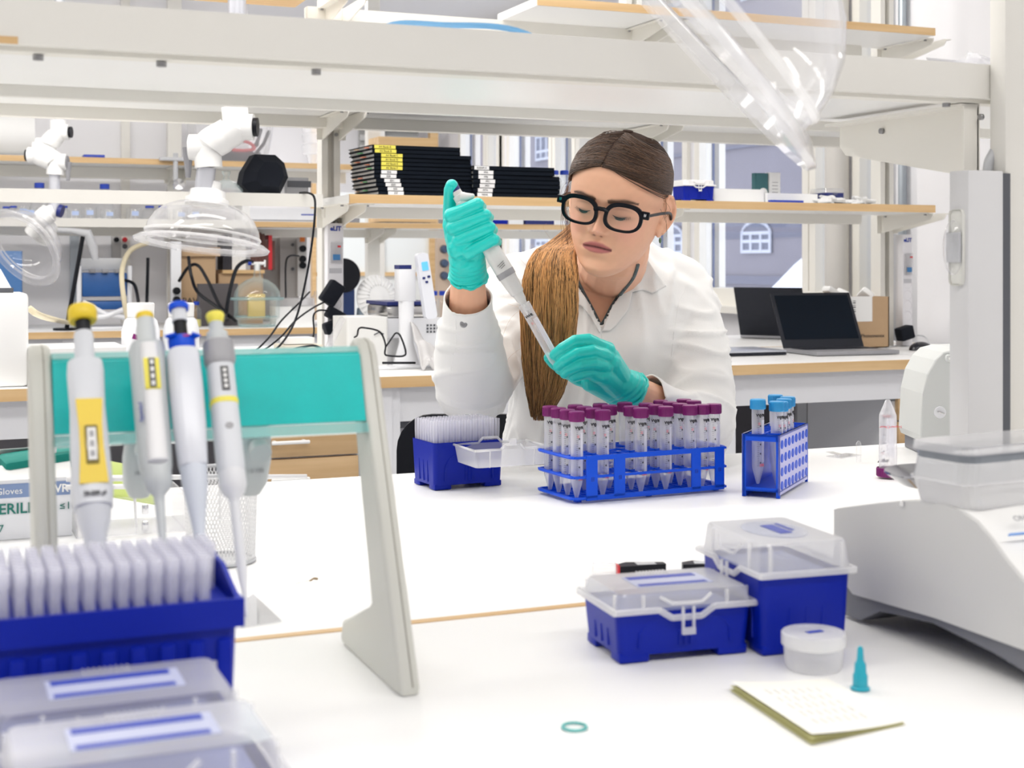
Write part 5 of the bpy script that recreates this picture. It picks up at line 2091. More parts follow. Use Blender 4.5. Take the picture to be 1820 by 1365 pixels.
strand_mesh(strands, 'ponytail', person, 3)
# earrings
for s in (1, -1):
    e = HM @ Vector((s * .0775, .006, -.052))
    MB().ball(e, (.0022, .0020, .0045), 10, 8).build('earring', mat('earring_green', (.12, .20, .12), .2, metal=.5), person)

# ---- lab coat
b = MB()
stations(b, TORSO)
SL = [(H(925, 520, 2.43), .066), (H(893, 590, 2.36), .064), (H(858, 655, 2.26), .062), (H(842, 682, 2.205), .060), (H(836, 640, 2.135), .056), (H(831, 600, 2.095), .047), (H(831, 568, 2.065), .038), (H(832, 506, 2.02), .033)]
SR = [(H(1200, 525, 2.43), .064), (H(1226, 590, 2.39), .060), (H(1238, 680, 2.33), .057), (H(1246, 752, 2.25), .055), (H(1215, 752, 2.18), .048), (H(1178, 728, 2.12), .038), (H(1150, 708, 2.085), .033), (H(1128, 695, 2.06), .030)]
chain(b, SL, 24)
chain(b, SR, 24)
chain(b, [(H(1000, 490, 2.42), .055), (H(925, 515, 2.43), .062)], 24)
chain(b, [(H(1150, 488, 2.42), .052), (H(1205, 518, 2.43), .060)], 24)
b.ball(H(1035, 620, 2.335), (.055, .045, .055), 20, 12)
b.ball(H(1130, 620, 2.335), (.055, .045, .055), 20, 12)
coat = remesh(b, 'lab_coat', COAT, .0048, 10)
me = coat.data
co = coords(me)
no = np.empty(len(co) * 3)
me.vertices.foreach_get('normal', no)
no = no.reshape(-1, 3)


def seg_d(p, a, c_):
    a, c_ = np.array(a), np.array(c_)
    ab = c_ - a
    t = np.clip(((p - a) @ ab) / (ab @ ab), 0, 1)
    return np.linalg.norm(p - (a + t[:, None] * ab), axis=1), t


from mathutils import noise as _nz
lat = co @ np.array(RT)
dep = co @ np.array(FW)


def ridged(ax, ay, az, seed, pw=2.0):
    out = np.empty(len(co))
    A = np.stack([lat * ax, dep * ay, co[:, 2] * az], 1)
    for i, p in enumerate(A):
        q = Vector(p) + Vector((seed, 0, 0))
        w_ = _nz.noise(q * .5 + Vector((9, 3, 1)))
        out[i] = (1 - abs(_nz.noise(q + Vector((w_, w_, -w_)) * 1.2)) * 2) ** 3 if True else 0
    return out


sleeve = np.zeros(len(co))
for (sa, sb) in ((SR[0][0], SR[2][0]), (SR[2][0], SR[4][0]), (SR[4][0], SR[6][0]), (SL[0][0], SL[2][0]), (SL[2][0], SL[4][0]), (SL[4][0], SL[6][0])):
    d_, t_ = seg_d(co, sa, sb)
    sleeve = np.maximum(sleeve, np.clip((.085 - d_) / .02, 0, 1))
el = np.zeros(len(co))
for ea in (SL[3][0], SR[3][0], SL[1][0], SR[1][0]):
    el = np.maximum(el, np.exp(-(np.linalg.norm(co - np.array(ea), axis=1) / .10) ** 2))
tilt_ = lat * .6
co_z = co[:, 2].copy()
rs = ridged(9, 9, 26, 3.1)
rt_ = ridged(20, 14, 5, 7.7)
disp = .0095 * (rs - .35) * sleeve * (.45 + .55 * el) + .0062 * (rt_ - .35) * (1 - sleeve)
# ridge against crease: sharpen the hollows
co2 = co + no * disp[:, None]
set_coords(me, co2)
bv = BVHTree.FromPolygons([Vector(v) for v in co2], [tuple(p.vertices) for p in me.polygons])


def on_coat(u, v, off=.003):
    D = (H(u, v, 1.0) - CAM).normalized()
    hit = bv.ray_cast(CAM, D)
    t = hit[0] if hit[0] is not None else H(u, v, 2.33)
    return t - D * off


def inpoly(u, v, poly):
    c_ = False
    n = len(poly)
    for i in range(n):
        x1, y1 = poly[i]
        x2, y2 = poly[(i + 1) % n]
        if (y1 > v) != (y2 > v) and u < (x2 - x1) * (v - y1) / (y2 - y1) + x1:
            c_ = not c_
    return c_


def uv_of(p):
    q = Vector(p) - CAM
    d = q.dot(FW)
    return 910 + FPX * q.dot(RT) / d, 465 - FPX * q.z / d, d


VEE = [(1000, 430), (1008, 480), (1024, 505), (1045, 536), (1069, 585), (1088, 545), (1100, 528), (1127, 498), (1139, 462), (1146, 430)]
bm = bmesh.new()
bm.from_mesh(me)
cutL = (SL[6][0].lerp(SL[7][0], .62), (SL[7][0] - SL[6][0]).normalized())
cutR = (SR[6][0].lerp(SR[7][0], .10), (SR[7][0] - SR[6][0]).normalized())
dele = []
for f in bm.faces:
    c_ = f.calc_center_median()
    if (c_ - cutL[0]).dot(cutL[1]) > 0 and (c_ - cutL[0]).length < .10:
        dele.append(f)
        continue
    if (c_ - cutR[0]).dot(cutR[1]) > 0 and (c_ - cutR[0]).length < .08:
        dele.append(f)
        continue
    u, v, d = uv_of(c_)
    if d < 2.42 and inpoly(u, v, VEE):
        dele.append(f)
    elif v < 458 and abs(u - 1085) < 62:
        dele.append(f)
bmesh.ops.delete(bm, geom=dele, context='FACES')
for v_ in bm.verts:
    if v_.is_boundary:
        for (c0_, ax_), rad in ((cutL, .07), (cutR, .06)):
            if (v_.co - c0_).length < rad and abs((v_.co - c0_).dot(ax_)) < .012:
                v_.co -= ax_ * (v_.co - c0_).dot(ax_)
# drop loose islands left inside
bm.to_mesh(me)
bm.free()
sd = coat.modifiers.new('cloth', 'SOLIDIFY')
sd.thickness = .0022
sd.offset = 1
COLM = COAT


def patch(name, poly, off, m, parent, thick=.0016, res=5.0, curl=None, stand=False):
    """cloth piece lying on the coat, outline given in photograph pixels"""
    us, vs_ = [p[0] for p in poly], [p[1] for p in poly]
    bm = bmesh.new()
    vv = [bm.verts.new((p[0], p[1], 0)) for p in poly]
    bm.faces.new(vv)
    bmesh.ops.triangulate(bm, faces=list(bm.faces))
    for _ in range(4):
        lon = [e for e in bm.edges if e.calc_length() > res]
        if not lon:
            break
        bmesh.ops.subdivide_edges(bm, edges=lon, cuts=1)
        bmesh.ops.triangulate(bm, faces=[f for f in bm.faces if len(f.verts) > 3])
    for v_ in bm.verts:
        u_, w_ = v_.co.x, v_.co.y
        o_ = off + (curl(u_, w_) if curl else 0)
        hit = on_coat(u_, max(w_, 505) if stand else w_, o_)
        if stand and w_ < 505:
            dd = uv_of(hit)[2]
            t_ = (505 - w_) / 60
            hit = H(u_, w_, dd * (1 - t_) + 2.305 * t_)
        v_.co = hit
    for _ in range(3):
        bmesh.ops.smooth_vert(bm, verts=[v_ for v_ in bm.verts if not v_.is_boundary], factor=.5, use_axis_x=True, use_axis_y=True, use_axis_z=True)
    me_ = bpy.data.meshes.new(name)
    bm.to_mesh(me_)
    bm.free()
    for p in me_.polygons:
        p.use_smooth = True
    me_.materials.append(m)
    o = bpy.data.objects.new(name, me_)
    col.objects.link(o)
    o.parent = parent
    s = o.modifiers.new('t', 'SOLIDIFY')
    s.thickness = thick
    s.offset = 0
    return o


CR = [(1142, 446), (1139, 462), (1127, 498), (1100, 528), (1088, 545), (1070, 588), (1084, 588), (1096, 578), (1118, 549), (1124, 519), (1143, 515), (1160, 521), (1184, 509), (1168, 488), (1154, 466)]
CL_ = [(1010, 478), (1024, 505), (1045, 536), (1069, 585), (1066, 592), (1052, 566), (1036, 545), (1012, 536), (1000, 500)]
patch('collar', CR, .006, COLM, coat, stand=True, curl=lambda u, v: .004 * max(0, (u - 1140) / 40))
patch('collar', CL_, .006, COLM, coat, stand=True)
# placket edge and shoulder seams
for pl, r_ in (([(1068, 588), (1078, 640), (1086, 700), (1090, 760), (1092, 840)], .0011), ([(1222, 500), (1206, 540), (1198, 590), (1192, 650)], .0009), ([(810, 560), (812, 610), (802, 650), (800, 700), (806, 735)], .0011)):
    q = MB()
    dense = []
    for i in range(len(pl) - 1):
        for k in range(8):
            f = k / 8
            dense.append((pl[i][0] + (pl[i + 1][0] - pl[i][0]) * f, pl[i][1] + (pl[i + 1][1] - pl[i][1]) * f))
    q.tube([on_coat(u, v, .0022) for u, v in dense], r_, 6)
    q.build('seam', COLM, coat)
pc = on_coat(824, 576, .0048)
T = Matrix.Translation(pc) @ (CAM - pc).to_track_quat('Z', 'Y').to_matrix().to_4x4()
MB().lathe([(.0001, .0008), (.0022, .0008), (.0024, .0016), (.0040, .0020), (.0052, .0012), (.0055, 0)], 24, T, cap=False).build('snap_button', SCREW, coat)
# shirt showing at the neck
SH = colmat('shirt_pattern', .8)
nt = SH.node_tree
SH2 = mat('shirt_grey', (.10, .13, .14), .85, noise=.6, nscale=160)
for pl in ([(1018, 470), (1027, 500), (1038, 522), (1052, 548), (1066, 576)], [(1134, 470), (1131, 480), (1124, 496), (1106, 519), (1090, 540), (1074, 570), (1068, 578)]):
    q = MB()
    dense = smooth_curve([Vector((a_, c_, 0)) for a_, c_ in pl], 6)
    bb = BVHTree.FromPolygons([Vector(v) for v in coords(body.data)], [tuple(p.vertices) for p in body.data.polygons]) if 'BODYB' not in globals() else BODYB
    BODYB = bb
    pts = []
    for p_ in dense:
        D = (H(p_.x, p_.y, 1.0) - CAM).normalized()
        h_ = bb.ray_cast(CAM, D)
        pts.append((h_[0] if h_[0] is not None else H(p_.x, p_.y, 2.34)) - D * .0025)
    q.tube(pts, .0030, 8)
    q.build('shirt_neckline', SH2, person)

# ---- trousers and shoes (below the bench, seen only from the side)
b = MB()
hipz = .56
hip = H(1084, 1010, 2.48)
hip.z = .56
for s in (-1, 1):
    h_ = hip + RT * (s * .09)
    kn = h_ - FW * .40 + RT * (s * .05) + Vector((0, 0, -.02))
    ft = kn + FW * .06
    ft.z = .10
    chain(b, [(h_, .085), (kn, .058), (ft, .04)])
b.ball(hip, (.17, .13, .10), 20, 12)
remesh(b, 'trousers', mat('dark_denim', (.03, .04, .07), .8), .008, 3)
for s in (-1, 1):
    ft = hip + RT * (s * .14) - FW * .36
    q = MB()
    q.box((0, 0, 0), (.09, .25, .08), bev=.03, seg=4)
    q.build('shoe', BLACKM, person, loc=(ft.x - FW.x * .02, ft.y - FW.y * .02, .042), rot=(0, 0, -THETA))

# ---- gloves
def glove(name, hull, fingers, wrist, ribs):
    b = MB()
    for c_ in hull:
        chain(b, c_, 16)
    for f in fingers:
        chain(b, f, 14)
    chain(b, wrist, 24)
    o = remesh(b, name, NIT, .0012, 2, fac=.4)
    me = o.data
    co = coords(me)
    no = np.empty(len(co) * 3)
    me.vertices.foreach_get('normal', no)
    no = no.reshape(-1, 3)
    d = np.zeros(len(co))
    for (c0, ax, n_, amp, wid) in ribs:
        q = (co - np.array(c0)) @ np.array(ax)
        d += amp * np.sin(q * n_ + 1.5 * np.sin(co[:, 0] * 90) + 1.2 * np.sin(co[:, 2] * 75)) * np.exp(-(q / wid) ** 2)
    set_coords(me, co + no * d[:, None])
    return o


D0 = 1.995
W0 = H(832, 486, 2.030)
hullL = [[(H(830, 468, 2.02), .0240), (H(812, 418, 2.000), .0165)], [(H(832, 468, 2.02), .0245), (H(832, 438, 2.005), .0190)],
         [(H(838, 462, 2.015), .0200), (H(846, 436, 2.00), .0150)], [(H(820, 460, 2.02), .018), (H(805, 400, 2.00), .0150)],
         [(H(806, 398, 2.00), .0155), (H(845, 420, 1.998), .0160)], [(H(820, 440, 2.0), .020), (H(850, 430, 2.0), .0165)]]
fingL = []
for (m_, p_, r_) in (((802, 383), (853, 362), .0096), ((806, 405), (866, 382), .0098), ((816, 427), (873, 403), .0096), ((832, 449), (881, 424), .0088)):
    a = H(m_[0], m_[1], 1.988)
    c_ = H(p_[0] - 4, p_[1] + 1, 1.978)
    e_ = H(p_[0] + 1, p_[1] + 6, 2.003)
    f_ = H(p_[0] - 14, p_[1] + 12, 2.016)
    h_ = H(p_[0] - 30, p_[1] + 14, 2.012)
    fingL.append([(a, r_ * 1.12), (a.lerp(c_, .5), r_), (c_, r_ * .98), (e_, r_ * .90), (f_, r_ * .82), (h_, r_ * .75)])
fingL.append([(H(812, 425, 2.035), .017), (H(803, 385, 2.030), .0135), (H(801, 358, 2.018), .0108), (H(801, 338, 2.004), .0100), (H(803, 330, 1.999), .0092)])
wristL = [(H(831, 466, 2.018), .0260), (H(832, 480, 2.025), .0262), (H(832, 487, 2.030), .0275)]
axL = (H(832, 486, 2.03) - H(825, 440, 2.0)).normalized()
gl = glove('glove', hullL, fingL, wristL, [(H(832, 478, 2.025), axL, 900, .0009, .016), (H(825, 445, 2.0), (axL + RT * .5).normalized(), 420, .0005, .03)])
# cut open cuff: thin rolled rim
q = MB()
ax = (W0 - H(832, 466, 2.018)).normalized()
u1 = ax.orthogonal().normalized()
u2 = ax.cross(u1)
q.tube([W0 + ax * .006 + (u1 * math.cos(2 * PI * k / 40) + u2 * math.sin(2 * PI * k / 40)) * (.0275 + .0007 * math.sin(k * 2.1)) + ax * .002 * math.sin(k * .9) for k in range(41)], .0022, 8)
q.build('cuff_rim', NIT, gl)

hullR = [[(H(1106, 686, 2.045), .0225), (H(1076, 624, 2.012), .0150)], [(H(1106, 690, 2.045), .0220), (H(1086, 646, 2.012), .0155)],
         [(H(1104, 694, 2.045), .0215), (H(1074, 668, 2.008), .0155)], [(H(1094, 700, 2.045), .0170), (H(1050, 680, 2.015), .0140)], [(H(1080, 660, 2.03), .020), (H(1060, 650, 2.03), .018)]]
fingR = [
    [(H(1071, 617, 2.008), .0102), (H(1046, 604, 1.993), .0092), (H(1022, 606, 1.983), .0087), (H(1000, 620, 1.985), .0090), (H(986, 631, 1.990), .0078)],
    [(H(1080, 634, 2.004), .0104), (H(1052, 624, 1.986), .0094), (H(1026, 628, 1.976), .0088), (H(1004, 641, 1.982), .0094), (H(993, 651, 1.988), .0082)],
    [(H(1078, 652, 2.002), .0104), (H(1056, 645, 1.986), .0094), (H(1032, 648, 1.978), .0087), (H(1011, 656, 1.984), .0090), (H(1004, 663, 1.988), .0082)],
    [(H(1068, 670, 2.004), .0118), (H(1050, 662, 1.994), .0104), (H(1034, 664, 1.988), .0094), (H(1020, 669, 1.990), .0085)],
    [(H(1080, 684, 2.045), .0160), (H(1030, 672, 2.035), .0120), (H(1000, 656, 2.026), .0102), (H(983, 643, 2.018), .0092), (H(976, 636, 2.012), .0080)]]
wristR = [(H(1098, 682, 2.038), .0240), (H(1109, 687, 2.044), .0264), (H(1118, 691, 2.050), .0274)]
axR = (H(1117, 695, 2.052) - H(1085, 660, 2.02)).normalized()
gr_ = glove('glove', hullR, fingR, wristR, [(H(1112, 692, 2.05), axR, 800, .0011, .015), (H(1075, 640, 2.0), axR, 380, .0005, .02)])
q = MB()
W1 = H(1121, 692, 2.052)
u1 = axR.orthogonal().normalized()
u2 = axR.cross(u1)
q.tube([W1 + (u1 * math.cos(2 * PI * k / 40) + u2 * math.sin(2 * PI * k / 40)) * (.0272 + .0008 * math.sin(k * 2.3)) + axR * .002 * math.sin(k * .8) for k in range(41)], .0022, 8)
q.build('cuff_rim', NIT, gr_)

# ---- the pipette in the hand and the tube it reaches into
pA, pB = H(807, 333, 2.000), H(934, 545, 2.0)
ax = (pB - pA).normalized()
S = (pB - pA).length
fwd = -FW
xa_ = ax.cross(fwd).normalized()
T = Matrix((( -xa_.x, fwd.x, -ax.x, pA.x), (-xa_.y, fwd.y, -ax.y, pA.y), (-xa_.z, fwd.z, -ax.z, pA.z), (0, 0, 0, 1)))
t = thing('pipette', 'pale grey pipette with navy button held upright in the raised gloved hand', 'pipette', (0, 0, 0))
t.matrix_world = T
HPW = mat('held_pipette_grey', (.66, .66, .65), .35)
MB().lathe([(.0001, .004), (.0070, .004), (.0075, .002), (.0068, -.006)], 24).build('push_button', NAVY, t)
b = MB()
b.lathe([(.0065, -.005), (.0070, -.012), (.0094, -.013), (.0094, -.022), (.0110, -.023), (.0115, -.034)], 28)
b.build('neck', HPW, t)
b = MB()
iT = T.inverted()
c0_, c1_ = iT @ H(820, 350, 1.994), iT @ H(838, 349, 1.990)
b.tube([c0_, c0_.lerp(c1_, .5) + Vector((0, 0, -.001)), c1_], [.0075, .0065, .0045], 14)
b.ball(c1_, (.0048, .0048, .0040), 12, 8)
b.build('finger_hook', HPW, t)
b = MB()
ell(b, [(-.030, .0115, .011, 0), (-.060, .0115, .011, 0), (-.10, .0125, .012, 0), (-.122, .0135, .013, 0), (-.140, .0135, .013, 0)])
bd = b.build('body', HPW, t)
b = MB()
ell(b, [(-.139, .0137, .0132, 0), (-.148, .0134, .013, 0)])
b.build('grey_band', PDG, t)
b = MB()
ell(b, [(-.148, .0125, .012, 0), (-.162, .0115, .011, 0), (-.175, .0100, .0095, 0), (-.177, .0080, .0078, 0), (-.186, .0072, .007, 0), (-.190, .0055, .0055, 0), (-.215, .0045, .0045, 0)])
b.build('tip_cone', HPW, t)
MB().lathe([(.0040, -.205), (.0036, -.225), (.0012, -.265)], 14, cap=False).build('clear_tip', PLAST, t)
for k in range(3):
    MB().box((.001 + k * .0004, .0135, -.127 - k * .0028), (.012 - k * .002, .0006, .0006), rot=(0, -.25, 0)).build('print_line', INK, bd)
t2 = make_tube('conical tube held between gloved fingers, pipette tip inside', PURP)
for ch in list(t2.children):
    if ch.name.startswith(('cap', 'graduation')):
        bpy.data.objects.remove(ch)
mouth, tipp = H(929, 537, 2.0), H(999, 663, 1.998)
ax = (mouth - tipp).normalized()
xa_ = ax.cross(-FW).normalized()
o_ = mouth - ax * .116
T = Matrix(((-xa_.x, FW.x, ax.x, o_.x), (-xa_.y, FW.y, ax.y, o_.y), (-xa_.z, FW.z, ax.z, o_.z), (0, 0, 0, 1)))
if T.to_3x3().determinant() < 0:
    T = Matrix(((xa_.x, FW.x, ax.x, o_.x), (xa_.y, FW.y, ax.y, o_.y), (xa_.z, FW.z, ax.z, o_.z), (0, 0, 0, 1)))
t2.matrix_world = T
MB().lathe([(.0084, .103), (.0088, .104), (.0088, .113), (.0082, .1135)], 20, cap=False).build('thread_neck', TUBE, t2)

# ---- chair
ch = thing('office_chair', 'black office chair behind the seated person', 'chair', (0, 0, 0))
cc = H(800, 790, 2.66)
b = MB()
pl = H(708, 840, 2.62)
T = Matrix.Translation(H(845, 850, 2.68)) @ Matrix.Rotation(-THETA, 4, 'Z') @ Matrix.Rotation(PI / 2, 4, 'X')
b.prism(rrect(.28, .235, .06, 6), -.02, .02, T)
b.build('backrest', mat('chair_fabric', (.09, .095, .11), .9, bump=.3, bscale=400), ch)
b = MB()
b.prism(rrect(.295, .25, .066, 6), .018, .034, T)
b.build('back_shell', BLACK, ch)
seat = hip + Vector((0, 0, -.115))
b = MB()
b.box((seat.x, seat.y, .41), (.44, .42, .06), rot=(0, 0, -THETA), bev=.02)
b.build('seat', mat('chair_fabric'), ch)
b = MB()
b.cyl((seat.x, seat.y, .08), (seat.x, seat.y, .385), .025)
b.tube([seat + FW * .1 + Vector((0, 0, -.03)), H(845, 950, 2.74), H(845, 850, 2.72)], .014)
for k in range(5):
    a = 2 * PI * k / 5
    b.cyl((seat.x, seat.y, .09), (seat.x + .27 * math.cos(a), seat.y + .27 * math.sin(a), .06), .018, .012)
    b.ball((seat.x + .27 * math.cos(a), seat.y + .27 * math.sin(a), .027), .026, 12, 8)
b.build('base', BLACK, ch)
# ================================================================== ducts with clear suction hoods
SHAFT = mat('shaft_alu', (.62, .63, .68), .35, metal=.5)
JW = mat('joint_white', (.86, .86, .85), .3)


def hood(label, C, axis, scale=1.0):
    """clear plastic dome: C rim centre, axis towards its collar"""
    M = Matrix.Translation(C) @ Vector(axis).to_track_quat('Z', 'Y').to_matrix().to_4x4() @ Matrix.Scale(scale, 4)
    t = thing('suction_hood', label, 'hood', (0, 0, 0))
    t.matrix_world = M
    MB().lathe([(.164, .004), (.163, .020), (.157, .046), (.143, .072), (.120, .094), (.092, .108), (.066, .116), (.056, .118)], 56, cap=False).build('dome', PLAST, t)
    MB().lathe([(.190, -.010), (.193, -.004), (.178, .006), (.164, .008), (.154, .004), (.156, -.008)], 56, cap=False).build('rim', clear('rim_plastic', body=(.92, .92, .95), milk=.22, edge=.35), t)
    MB().lathe([(.164, .018), (.166, .022), (.164, .026)], 56, cap=False).build('ring', MILK, t)
    MB().lathe([(.062, .110), (.062, .128), (.052, .132), (.050, .152), (.036, .156), (.036, .178)], 36, cap=False).build('collar', JW, t)
    return t, M


def elbow(name, parent, a, b_, r, k=1.0):
    """white swivel joint between two shafts"""
    m = MB()
    a, b_ = Vector(a), Vector(b_)
    m.tube(smooth_curve([a + Vector((0, 0, r * 1.6)), a, (a + b_) / 2 , b_, b_ - Vector((0, 0, r * 1.6))], 6), [r * 1.05] * 6 + [r * 1.25] * 6 + [r * 1.3] * 6 + [r * 1.08] * 7, 20)
    d = Vector((b_ - a))
    d.z = 0
    d.normalize()
    m.cyl(a - d * r * 1.5, a + d * r * .4, r * 1.05, seg=20)
    m.cyl(b_ + d * r * 1.5, b_ - d * r * .4, r * 1.05, seg=20)
    o = m.build(name, JW, parent)
    q = MB()
    q.cyl(a - d * r * 1.5, a - d * r * 1.85, r * .75, seg=20)
    q.build('knob', BLACK, o)
    q = MB()
    q.cyl(b_ + d * r * 1.5, b_ + d * r * 1.62, r * .8, seg=20)
    q.tube([b_ + d * r * 1.64, b_ + d * r * 1.64 - Vector((0, 0, r * 2.4))], [r * .45, r * .2], 8)
    q.build('lever', GREY, o)
    return o


D1 = 4.02
h1, M1 = hood('large clear suction hood hanging in front of the middle shelves', H(359, 432, D1), (RT * .09 + FW * .13 + Vector((0, 0, 1))).normalized())
a = thing('extraction_arm', 'white jointed extraction arm carrying the large clear hood', 'arm', (0, 0, 0))
top, bot = H(420, 232, D1), H(373, 268, D1)
MB().cyl(H(421, -260, D1), H(421, 200, D1), .026, seg=24).build('upper_shaft', SHAFT, a)
elbow('joint', a, H(417, 226, D1), H(371, 262, D1), .036)
MB().cyl(H(367, 298, D1), H(362, 340, D1), .027, seg=24).build('lower_shaft', SHAFT, a)
MB().tube(smooth_curve([H(437, 165, D1), H(440, 172, D1 - .01), H(437, 182, D1)], 5), .004, 8).build('clip', BLACK, a)
D2 = 6.05
h2, M2 = hood('tilted clear suction hood at far left beyond the middle bench', H(42, 440, D2 - .05), (RT * .42 + FW * .75 + Vector((0, 0, .55))).normalized())
a = thing('extraction_arm', 'white jointed extraction arm at far left beyond the middle shelves', 'arm', (0, 0, 0))
MB().cyl(H(106, -100, D2), H(106, 218, D2), .023, seg=20).build('upper_shaft', SHAFT, a)
elbow('joint', a, H(103, 235, D2), H(86, 258, D2), .032)
elbow('joint', a, H(72, 276, D2), H(98, 288, D2), .034)
MB().cyl(H(97, 300, D2), H(97, 380, D2), .024, seg=20).build('middle_shaft', SHAFT, a)
b = MB()
b.tube(smooth_curve([H(98, 372, D2), H(88, 378, D2), H(72, 392, D2), H(56, 414, D2 + .02)], 6), [.030] * 6 + [.042] * 6 + [.032] * 7, 20)
b.build('lower_joint', JW, a)
MB().cyl(H(104, 374, D2), H(111, 376, D2), .028, seg=16).build('knob', NAVY, a)
C3 = H(1178, -8, 1.18)
VD = (C3 - CAM).normalized()
A3 = RT * .73 + Vector((0, 0, .68))
A3 = (A3 - VD * A3.dot(VD)).normalized() + VD * .06
h3, M3 = hood('clear suction hood tilted at the top right, close to the camera', C3, A3.normalized(), 1.0)
a = thing('extraction_arm', 'arm shaft above the near clear hood', 'arm', (0, 0, 0))
MB().cyl(M3 @ Vector((0, 0, .16)), M3 @ Vector((0, 0, .40)), .030, seg=24).build('shaft', SHAFT, a)
MB().cyl(M3 @ Vector((0, 0, .40)), (M3 @ Vector((0, 0, .40))).xy.to_3d() + Vector((0, 0, CEIL - .03)), .030, seg=24).build('drop_pipe', SHAFT, a)

# ================================================================== notebooks on the middle shelf
SZ = SB + .0268
COVER = mat('notebook_black', (.003, .006, .012), .6, spec=.12, bump=.2, bscale=300)
PAGES = mat('notebook_pages', (.55, .54, .52), .8, noise=.1, nscale=200)
TAGC = [mat('tab_coral', (.85, .30, .18), .6), mat('tab_green', (.15, .5, .2), .6), mat('tab_peach', (.85, .6, .4), .6)]
LY, LW = mat('label_yellow', (.82, .72, .10), .6), mat('label_white', (.82, .82, .82), .6)


def notebook(x, y, z, L, th, s, lm, lx, label, group):
    t = thing('notebook', label, 'notebook', (x, y, z), R(2.0 + rg.uniform(-.6, .6)), group)
    D = .228
    b = MB()
    b.bx(0, L, 0, D, 0, .0022)
    b.bx(0, L, 0, D, th - .0026, th - .0004)
    b.bx(0, L, 0, .003, 0, th - .0004)
    b.build('cover', COVER, t)
    MB().bx(.003, L - .003, .004, D - .004, .0023, th - .0028).build('pages', PAGES, t)
    l = MB().bx(lx, lx + .068 if lm is LY else lx + .050, -.0004, .0001, .0008, th - .0012).build('spine_label', lm, t)
    text('lettering', s, .0085, INK, l, Matrix.Translation((lx + (.034 if lm is LY else .025), -.0008, th / 2 - .0004)) @ M0, align='CENTER')
    for q in range(rg.choice([0, 1, 2, 2])):
        yy = rg.uniform(.03, .2)
        MB().bx(-.008, .004, yy, yy + .018, th * .3, th * .5).build('page_tab', rg.choice(TAGC), t)
    return t


xs0 = P(663, 300, Y=SF + .012).x
th = .01265
namesA = ['ESF', 'ESE', 'ESD', 'ESC', 'ESB', 'ESA', 'AV Book F', 'AV Book E', 'AV Book D', 'AV Book C', 'AV Book B', 'AV Book A']
for k, s in enumerate(namesA):
    top_ = k > 9
    off = [.018, .016, .010, .010, .004, .004, .004, .004, .004, .004, -.002, -.002][k]
    lx = [.030, .030, .030, .026, .020, .022, .022, .022, .022, .022, .008, .006][k]
    notebook(xs0 + off, SF + .012, SZ + k * th, .316 - (.03 if top_ else 0), th - .0003, s, LY if k > 5 else LW, lx,
             'black notebook lettered %s in the taller stack, %s' % (s, ['at the bottom', 'second from bottom', 'third from bottom', 'fourth from bottom', 'fifth from bottom', 'sixth from bottom', 'sixth from top', 'fifth from top', 'fourth from top', 'third from top', 'second from top', 'on top'][k]), 'taller stack of black notebooks')
xs1 = P(841, 300, Y=SF + .012).x
for k, s in enumerate(['NINA', 'MTA', 'PFD', 'PFC', 'PFB', 'PFA', 'KARIM A']):
    off = [0, 0, 0, 0, 0, 0, 0][k]
    lx = [.014, .016, .022, .024, .018, .018, .004][k]
    notebook(xs1 + off, SF + .012, SZ + k * (th + .0012), .300 - (.02 if k > 4 else 0), th + .0009, s, LW, lx, 'black white-labelled notebook in the lower stack, %s' % ['at the bottom', 'second from bottom', 'third from bottom', 'middle of seven', 'third from top', 'second from top', 'on top with wider label'][k], 'lower stack of black notebooks')


# ================================================================== bottles, boxes and tubs on the shelves
def bottle_mesh(cap=CAPB, r=.043, h=.19, label='', liquid=None, glass=GLASS, group=None, loc=(0, 0, 0), cat='bottle'):
    t = thing('glass_bottle', label, cat, loc, 0, group)
    nk = r * .42
    MB().lathe([(.0001, 0), (r * .95, 0), (r, .006), (r, h * .62), (r * .85, h * .72), (nk, h * .82), (nk, h * .88)], 24, cap=False).build('body', glass, t)
    if cap:
        MB().lathe([(.0001, h * .86), (nk * 1.35, h * .86), (nk * 1.35, h - .002), (nk * 1.2, h), (.0001, h)], 24, cap=False).build('cap', cap, t)
    if liquid:
        MB().lathe([(.0001, .003), (r * .93, .003), (r * .93, h * .3), (.0001, h * .3)], 20, cap=False).build('liquid', liquid, t)
    return t


